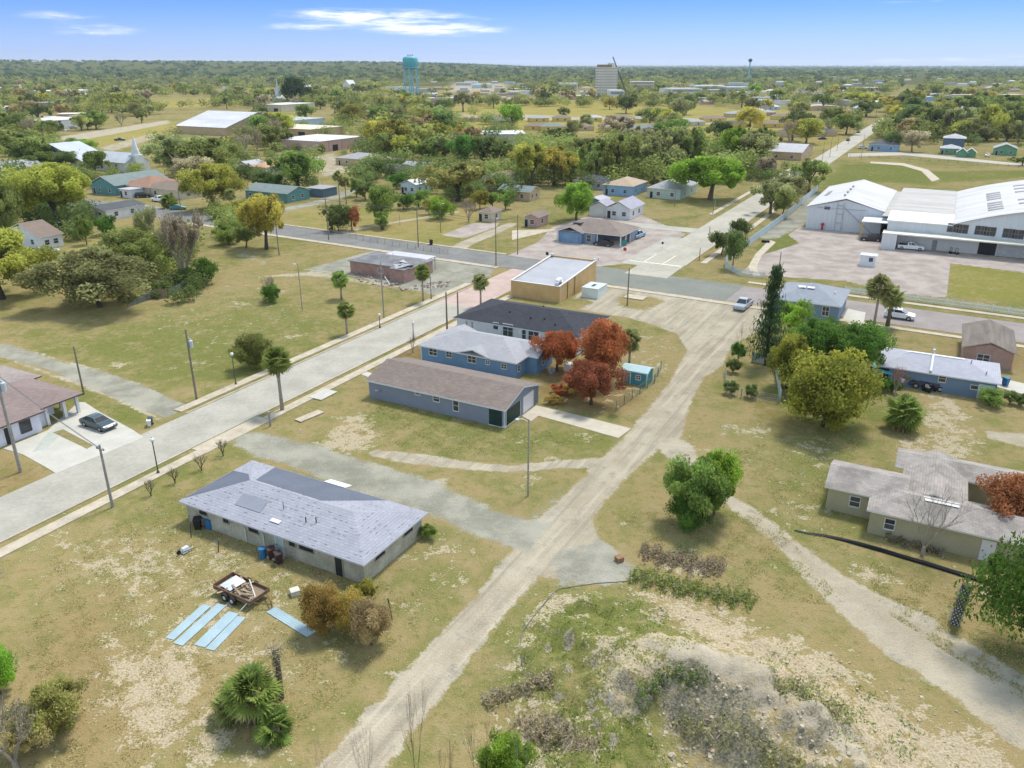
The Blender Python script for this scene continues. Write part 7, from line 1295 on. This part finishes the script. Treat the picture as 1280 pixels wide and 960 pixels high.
for x, y, w_, d_, r_2, wl in ((655,163,20,9,'brown','yellow'),(676,164,16,9,'greengrey','yellow'),(706,164,19,9,'brown','tan'),(747,166,17,9,'grey','yellow'),(770,167,27,10,'greengrey','cream'),(810,163,19,9,'brown','yellow'),(664,153,14,9,'grey','yellow'),(690,152,14,9,'brown','yellow'),(727,152,15,9,'pale','yellow'),(762,152,18,10,'brown','tan'),(794,154,20,10,'grey','yellow'),(826,154,16,9,'brown','yellow'),(852,158,18,9,'grey','cream'),(880,153,18,9,'brown','yellow'),(904,160,16,9,'dark','yellow'),(945,160,18,9,'brown','yellow'),(968,150,22,9,'brown','yellow'),(1010,155,26,11,'dark','cream'),(985,172,33,12,'dark','tan'),(912,147,18,10,'grey','tan'),(935,143,18,10,'white','paleblue'),(595,152,22,10,'brown','tan'),(570,152,16,10,'tan','cream'),(548,148,18,10,'brown','cream'),(612,156,18,9,'greengrey','tan')): town(x, y, w_, d_, 2.8, 'hip', wl, r_2)
rt = random.Random(21)
taken = []
for i in range(190):
    y = 104+ (rt.random()**1.5)*48; x = rt.uniform(-20, 1290)
    if 540 < x < 1040 and y > 133: continue
    if 60 < i < 125: x, y = rt.uniform(860, 1290), rt.uniform(98, 146)
    if i < 60: x = rt.uniform(530, 660) if i % 2 else rt.uniform(480, 960); y = rt.uniform(104, 131)
    if abs(x-(1030+(205-y)*1.13)) < 14+ (y-100)*.2: continue
    if 740 < x < 835 and y < 124: continue
    if any(abs(x-a_) < 9 and abs(y-b_) < 3 for a_, b_ in taken): continue
    if 100 < x < 470 and y > 118: continue
    taken.append((x, y)); m_ = mpp(x, y); fl = rt.random() < (.6 if 480 < x < 960 else .3)
    town(x, y, rt.uniform(14, 34) if fl else rt.uniform(11, 18), rt.uniform(12, 25) if fl else 10, rt.uniform(3.5, 6.5) if fl else 2.9, 'flat' if fl else rt.choice(['hip', 'gable']), rt.choice(['white', 'cream', 'tan', 'white', 'paleblue', 'grey', 'pink']), rt.choice(['white', 'white', 'pale', 'cream', 'grey'] if fl else ['grey', 'brown', 'pale', 'white', 'tan', 'dark']), 'shop_building' if fl else 'town_house')
# ================================================================= TREES OF THE TOWN
def clear(x, y):
    if abs(x-(1030+(205-y)*1.13)) < 10+(y-95)*.16: return True           # the far road
    if 45 < x < 225 and 148 < y < 184 and y > 176-(x-45)*.14: return True  # field strip
    if 185 < x < 268 and 121 < y < 136: return True
    if 560 < x < 1045 and 136 < y < 176: return rt.random() < .86
    if 200 < x < 320 and 138 < y < 186: return True
    if 372 < x < 465 and 160 < y < 195: return True
    if 575 < x < 660 and 160 < y < 182: return True
    if 400 < x < 470 and y > 190: return True
    if 495 < x < 535 and 115 < y < 128: return True
    if 740 < x < 820 and 112 < y < 128: return rt.random() < .8
    if 1060 < x and y > 178: return True
    if 330 < x < 420 and 140 < y < 165: return rt.random() < .85
    if 520 < x < 640 and 104 < y < 122: return rt.random() < .8
    return False
n_ = 0
while n_ < 225:
    y = 108+(rt.random()**.85)*74; x = rt.uniform(-40, 1320)
    if y > 182 or clear(x, y): continue
    m_ = mpp(x, y); w_ = rt.uniform(5, 10.5); hh = w_*rt.uniform(1.0, 1.5)+2
    leaf = rt.choices(['olive', 'moss', 'spring', 'yellow', 'green', 'dark', 'khaki', 'tawny', 'bright', 'drab'], [20, 16, 10, 10, 10, 16, 10, 6, 3, 4])[0]
    tree(G(x, y), w_, hh, leaf, rt.choice(['broad', 'broad', 'round', 'tall']), 1 if y > 140 else 2, v=rt.randrange(4)); n_ += 1
for i in range(34):
    while 1:
        y = rt.uniform(120, 205); x = rt.uniform(0, 1280)
        if (y > 182 and not (300 < x < 420 or 470 < x < 640 or 870 < x < 960)) or clear(x, y) and y < 190: continue
        break
    hh = rt.uniform(8, 14); bare(G(x, y), hh*rt.uniform(.45, .7), hh, BARKP, 50+i % 4, None, leaf=rt.choice(['moss', 'drab', 'khaki', 'moss']), nleaf=700)
# ================================================================= WOODS to the horizon: one mass
rw_ = np.random.RandomState(17); Cn, Tn, S_ = [], [], []
def wood(n, y0, y1, lift=0):
    k = 0
    while k < n:
        py = y0+(y1-y0)*rw_.rand(); px = rw_.uniform(-220, 1500)
        if abs(px-(1030+(205-py)*1.13)) < 3.5+(py-86)*.3 and py > 88: continue
        if 560 < px < 1045 and py > 136: continue
        if 185 < px < 268 and 121 < py < 136 or 45 < px < 225 and py > 146: continue
        if 520 < px < 640 and 104 < py < 124 and rw_.rand() < .7: continue
        if py > 136 and (clear(px, py) or abs(px-(1030+(205-py)*1.13)) < 12+(py-95)*.2 or 340 < px < 420): continue
        if any(abs(px-a_) < 11 and -.5 < py-b_ < 3+(py-95)*.09 for a_, b_ in taken): continue
        g_ = G(px, py); x_, y_ = g_.x, g_.y; z_ = float(ridge(np.array([x_]), np.array([y_]))[0]); w_ = rw_.uniform(4.5, 9.5)*(1 if y_ < 2500 else 1.6); hh = rw_.uniform(6, 13)
        m = 150 if y_ < 900 else 70 if y_ < 1500 else 26; q_ = rw_.normal(size=(m, 3)); q_ /= np.linalg.norm(q_, axis=1)[:, None]; q_[:, 2] = q_[:, 2]*.8+.1; rr = rw_.rand(m)**.4; m_big = y_ < 1100; w_, hh = (w_*.8, hh*.85) if m_big else (w_, hh)
        Cn.append(np.array([x_, y_, z_+hh*.55])+q_*rr[:, None]*np.array([w_, w_, hh*.48])); Tn.append(np.clip(rw_.rand()+rw_.normal(size=m)*.12, 0, 1)); S_.append(np.full(m, w_*(.13 if m > 100 else .2 if m > 30 else .34))); k += 1
wood(1300, 128, 188); wood(2600, 97, 134); wood(3600, 85.5, 100); wood(3400, 81.2, 87.5)
Cn = np.concatenate(Cn); Tn = np.concatenate(Tn); S_ = np.concatenate(S_); fr_ = Cn[:, 1] > 2500
mf = leaf_mesh('woods', Cn[fr_], Tn[fr_], S_[fr_], 5, asp=.8, flat=.5); mf.materials.append(leafmat('leaf_far_woods', (.085, .145, .068), .5, .4, c2=(.18, .235, .09))); tag(place(mf, 'woods'), 'dark green forest on the far ridge along the horizon', 'woods', kind='stuff')
me = leaf_mesh('woods', Cn[~fr_], Tn[~fr_], S_[~fr_], 3, asp=.8, flat=.5)
wm_ = leafmat('leaf_woods', (.17, .225, .078), .55, .45, c2=(.38, .39, .115)); me.materials.append(wm_); tag(place(me, 'woods'), 'mixed treetops and undergrowth filling the town between the houses', 'woods', kind='stuff')
for o in [o for o in scene.objects if o.get('_d') is not None and not o.get('label')]: pass
# thickets of shrubs and small trees between the houses
def thicket(name, label, polys, leaf, seed):
    r = np.random.RandomState(seed); A_, B_, D_ = [], [], []
    for P_, n, h0, h1 in polys:
        W_ = [tuple(G(*p)[:2]) for p in P_]; lo, hi = np.min(W_, 0), np.max(W_, 0); k = 0
        while k < n:
            q_ = lo+(hi-lo)*r.rand(2)
            if poly_sd(q_[:1], q_[1:], W_)[0] > 0: continue
            hh = r.uniform(h0, h1); w_ = hh*r.uniform(.5, .9); m = 420; v_ = r.normal(size=(m, 3)); v_ /= np.linalg.norm(v_, axis=1)[:, None]; rr = r.rand(m)**.4*(1+.25*np.sin(3*np.arctan2(v_[:, 1], v_[:, 0])+r.rand()*6))
            c_ = np.array([q_[0], q_[1], hh*.52])+v_*rr[:, None]*np.array([w_, w_, hh*.5]); A_.append(c_[c_[:, 2] > 0.05]); B_.append(np.full((c_[:, 2] > .05).sum(), r.rand()*.8)+.2*r.rand((c_[:, 2] > .05).sum())); D_.append(np.full((c_[:, 2] > .05).sum(), .075*w_+.05)); k += 1
    me = leaf_mesh(name, np.concatenate(A_), np.concatenate(B_), np.concatenate(D_), seed, asp=.8, flat=.45); me.materials.append(LM[leaf]); tag(place(me, name), label, 'thicket', kind='stuff')
thicket('undergrowth', 'deep green thickets of shrubs between the houses', [([(440,232),(500,228),(560,250),(640,255),(640,238),(560,215),(470,205)], 78, 2, 6.9), ([(300,195),(345,200),(400,236),(330,246),(300,225)], 37, 2, 5.8), ([(640,236),(760,240),(840,228),(940,232),(960,200),(640,205)], 102, 2, 6.9), ([(0,222),(60,214),(110,226),(95,290),(0,290)], 57, 2, 6.9), ([(440,205),(640,210),(640,170),(480,150)], 68, 3, 9.2), ([(110,262),(118,290),(96,312),(84,282)], 13, 2, 5.8), ([(930,222),(1000,210),(1008,240),(985,262)], 23, 1.5, 4.6), ([(1130,182),(1280,186),(1280,150),(1140,150)], 51, 2, 6.9), ([(230,345),(262,352),(240,380),(168,384)], 17, 1, 3.4)], 'dark', 31)
thicket('undergrowth', 'yellow green thickets of shrubs and small trees between the houses', [([(440,228),(560,246),(640,250),(640,215),(470,205)], 44, 2, 6.9), ([(198,178),(300,184),(300,228),(198,228)], 40, 3, 9.2), ([(640,232),(760,238),(940,228),(960,185),(640,190)], 102, 4, 11.5), ([(0,168),(60,170),(110,212),(0,215)], 40, 3, 8.0), ([(310,160),(470,160),(560,190),(330,215)], 44, 3, 8.0), ([(480,140),(640,150),(640,210),(480,205)], 68, 4, 10.3), ([(60,218),(178,212),(178,232),(118,236)], 17, 2, 5.8), ([(185,312),(230,300),(262,330),(200,352)], 17, 2, 5.8), ([(265,262),(300,268),(318,308),(280,306)], 20, 2, 5.8)], 'olive', 32)
# ================================================================= BRUSH, WEEDS AND GRASS
def brush(name, label, pts, wid, hh, leaf, dens, seed, twigs=True):
    r = np.random.RandomState(seed); P_ = [G(*p) for p in pts]; o = empty(name, (P_[0].x, P_[0].y, 0), 0, label, 'brush pile'); C_ = []
    for a_, b_ in zip(P_, P_[1:]):
        n = int((b_-a_).length*dens*wid); t_ = r.rand(n); off = np.clip(r.normal(size=n)*.38+.25*np.sin(t_*11+seed), -1, 1); d = (b_-a_).normalized(); nx, ny = -d.y, d.x
        x_ = a_.x+(b_.x-a_.x)*t_+nx*off*wid/2-P_[0].x; y_ = a_.y+(b_.y-a_.y)*t_+ny*off*wid/2-P_[0].y; top = hh*(1-off**2)*(.25+.75*np.abs(np.sin(t_*7+seed)*np.sin(t_*17+2*seed)+.3*np.sin(off*5+t_*23))); C_.append(np.stack([x_, y_, .05+top*r.rand(n)**.6], 1))
    C_ = np.concatenate(C_); zg = np.array([ground_z(c_[0]+P_[0].x, c_[1]+P_[0].y) for c_ in C_[::25]]); C_[:, 2] += np.repeat(zg, 25)[:len(C_)]
    me = blank(leaf_mesh('brush', C_, r.rand(len(C_)), .13, seed, asp=.5)); c = place(me, 'leaves', o); setmat(c, LM[leaf])
    if twigs:
        b = MB(); r2 = random.Random(seed)
        for i in range(max(3, int(len(C_)/14))): c_ = Vector(C_[r2.randrange(len(C_))]); d = Vector((r2.uniform(-1, 1), r2.uniform(-1, 1), r2.uniform(-.1, .5))).normalized()*r2.uniform(.3, .9); b.tube([c_-d*.5, c_+d*.5], [.02, .008], 3)
        pass
        if b.V: b.build('twigs', BARKP, o)
    return o
brush('brush_pile', 'long heap of cut brush behind the gravel patch, the farther of two', [(800,690),(830,697),(850,706),(880,706),(905,714)], 3.6, .55, 'drab', 70, 1); brush('brush_pile', 'long heap of cut brush by the gravel patch, the nearer of two', [(790,718),(820,730),(850,733),(885,745),(915,746),(944,756)], 3.4, .6, 'olive', 75, 2); brush('brush_pile', 'grey brush heap on the near left flank of the mound', [(605,880),(650,868),(695,855)], 2.0, .9, 'drab', 90, 3); brush('brush_pile', 'low twiggy heap at the bottom of the mound', [(640,905),(690,915),(745,940)], 2.6, .8, 'drab', 80, 4)
brush('brush_pile', 'dark brush hanging on the cut bank of the mound', [(795,893),(830,872),(880,882)], 1.6, .8, 'dark', 100, 5); brush('brush_pile', 'grey dead brush below the bank at the bottom edge', [(845,905),(890,920),(935,940),(1000,980)], 2.4, .6, 'moss', 55, 6); brush('brush_pile', 'heap of leaves and limbs under the rambling tan house wall', [(1105,672),(1140,684),(1180,694)], 1.4, .7, 'drab', 70, 7); brush('brush_pile', 'grey brush on the grass corner at the right front of the mound', [(960,890),(1010,900),(1060,925)], 2.2, .6, 'moss', 60, 8)
def tufts(name, label, polys, n, leaf, size, seed, hmax):
    r = np.random.RandomState(seed); out = []
    for P_, k in zip(polys, n):
        W_ = np.array([tuple(G(*p)[:2]) for p in P_]); lo, hi = W_.min(0), W_.max(0); got = 0
        while got < k:
            q_ = lo+(hi-lo)*r.rand(4*k, 2); s_ = poly_sd(q_[:, 0], q_[:, 1], [tuple(w_) for w_ in W_]); q_ = q_[s_ < 0]
            for ex in ([(196,800),(256,748),(316,768),(268,824)], [(326,766),(345,752),(402,790),(384,804)]): q_ = q_[poly_sd(q_[:, 0], q_[:, 1], [tuple(G(*p)[:2]) for p in ex]) > .1]
            cl_ = np.sin(q_[:, 0]*1.7+1)*np.sin(q_[:, 1]*1.3)+.6*np.sin(q_[:, 0]*4.1)*np.sin(q_[:, 1]*3.7+2); q_ = q_[cl_+r.normal(size=len(q_))*.35 > .15][:k-got]; got += len(q_); out.append(q_)
    q_ = np.concatenate(out); order = np.arange(len(q_)); z_ = np.zeros(len(q_)); 
    X_ = np.clip(np.searchsorted(ys, q_[:, 1]), 1, len(ys)-2); tt = q_[:, 0]/(45+.92*np.maximum(ys[X_], 0)); J_ = np.clip(((tt+1)/2*(NC-1)).round().astype(int), 0, NC-1); z_ = gz.reshape(gy.shape)[X_, J_]
    C_ = np.stack([q_[:, 0], q_[:, 1], z_+hmax*r.rand(len(q_))], 1); me = leaf_mesh(name, C_, r.rand(len(q_)), size, seed, asp=.35); me.materials.append(LM[leaf]); tag(place(me, name), label, name, kind='stuff')
tufts('weeds', 'green weeds growing over the mound', [[(640,850),(680,770),(740,748),(830,760),(880,850),(780,870),(700,900)], [(700,890),(800,900),(860,990),(600,1000),(640,920)], [(960,800),(1100,870),(1200,960),(1040,960),(940,860)]], [2600, 2200, 1500], 'green', .10, 1, .12)
tufts('grass', 'dry grass tufts on the near lawns', [[(60,700),(250,600),(420,720),(560,740),(400,900),(200,960),(0,960)], [(480,500),(660,535),(760,550),(560,575),(440,540)], [(760,640),(960,640),(1060,760),(900,740)], [(900,560),(1080,540),(1060,700),(1000,660)], [(1080,700),(1280,760),(1280,880),(1100,760)]], [20000, 7000, 5000, 5000, 5000], 'tawny', .075, 2, .10)
tufts('weeds', 'short green weeds scattered over the near lawns', [[(60,700),(250,600),(420,720),(560,740),(400,900),(200,960),(0,960)], [(480,500),(660,535),(760,550),(560,575),(440,540)], [(760,640),(960,640),(1060,760),(900,740)], [(900,560),(1080,540),(1060,700),(1000,660)], [(1080,700),(1280,760),(1280,880),(1100,760)]], [6000, 4000, 3000, 3000, 3000], 'green', .07, 8, .08)
rr_ = random.Random(8); b = MB()
def clods(n, P_, r0, r1):
    W_ = [tuple(G(*p)[:2]) for p in P_]; lo, hi = np.min(W_, 0), np.max(W_, 0); k = 0
    while k < n:
        x_, y_ = rr_.uniform(lo[0], hi[0]), rr_.uniform(lo[1], hi[1])
        if poly_sd(np.array([x_]), np.array([y_]), W_)[0] > 0: continue
        z_ = ground_z(x_, y_) if y_ < 70 else 0; s_ = rr_.uniform(r0, r1)*(.5+rr_.random()**2); a_ = rr_.uniform(0, 6.28)
        vs = [(x_+s_*rr_.uniform(.6, 1.2)*math.cos(a_+j_*1.257), y_+s_*rr_.uniform(.6, 1.2)*math.sin(a_+j_*1.257), z_-.02) for j_ in range(5)]+[(x_+s_*.6*math.cos(a_+.6+j_*1.257), y_+s_*.6*math.sin(a_+.6+j_*1.257), z_+s_*rr_.uniform(.35, .8)) for j_ in range(5)]
        b.add(vs, [(5, 6, 7, 8, 9)]+[(j_, (j_+1) % 5, 5+(j_+1) % 5, 5+j_) for j_ in range(5)]); k += 1
clods(420, [(790,900),(828,862),(880,872),(960,900),(1060,960),(1060,1010),(850,1010)], .06, .22); clods(240, [(690,740),(850,740),(1050,820),(1280,930),(1100,960),(900,850)], .05, .16)
tag(b.build('rubble', mat('clod_sandy', (.38, .33, .235), .95, .3, 2)), 'loose clods and stones on the cut bank and sand', 'rubble', kind='stuff'); b = MB()
clods(170, [(446,338),(470,350),(512,358),(548,352),(570,350),(560,360),(500,364),(440,350)], .12, .5); tag(b.build('rubble', mat('rubble_brick', (.30, .24, .21), .95, .4, 1.5)), 'broken brick rubble round the derelict building', 'rubble', kind='stuff')
# ================================================================= AIR
hz = bpy.data.materials.new('haze'); hz.use_nodes = True; t = hz.node_tree; t.nodes.clear(); q = N(t)
pv = q.n('ShaderNodeVolumePrincipled', None, Density=HAZE); pv.inputs['Color'].default_value = (.80, .90, 1.0, 1); pv.inputs['Anisotropy'].default_value = .2
oo = q.n('ShaderNodeOutputMaterial'); t.links.new(pv.outputs[0], oo.inputs['Volume'])
if HAZE > 0:
    b = MB(); b.box(-16500, 16500, -300, 15600, -1.6, 96); tag(b.build('haze', hz), 'thin blue haze over the land', 'haze', kind='stuff')
# ================================================================= LABELS for trees and town houses
ORD = ['leftmost', 'second from left', 'third from left', 'fourth from left', 'fifth from left', 'sixth from left', 'seventh from left', 'eighth from left', 'ninth from left', 'tenth from left', 'eleventh from left', 'twelfth from left', 'thirteenth from left', 'fourteenth from left', 'fifteenth from left', 'sixteenth from left']
items = [(o, f'{CW[lf]} {what}', Vector((p[0], p[1]))) for o, lf, what, p in TREES]
for o in scene.objects:
    if '_d' in o.keys(): items.append((o, o['_d'], Vector((o.location.x, o.location.y))))
groups = {}
for o, d, p in items:
    best = min(LAND, key=lambda l: (l[1]-p).length/(1+.0*p.length)); dv = p-best[1]
    px0 = px_of((p.x, p.y, 0)); pb = px_of((best[1].x, best[1].y, 0)); ddx, ddy = px0[0]-pb[0], (px0[1]-pb[1])*2.2
    rel = ('right of' if ddx > 0 else 'left of') if abs(ddx) > abs(ddy) else ('in front of' if ddy > 0 else 'behind')
    groups.setdefault((d, rel, best[0]), []).append((px0[0], o))
for (d, rel, lm_), L_ in groups.items():
    L_.sort(key=lambda x: x[0])
    for i, (_, o) in enumerate(L_):
        base_ = f'{d} {rel} {lm_}'
        o['label'] = base_ if len(L_) == 1 else base_+', '+(('left one' if i == 0 else 'right one') if len(L_) == 2 else ('rightmost' if i == len(L_)-1 else ORD[min(i, 15)]))
        w_ = o['label'].split()
        if '_d' in o.keys(): o['group'] = 'far town buildings'; del o['_d']
        else: o['group'] = 'trees of the town'
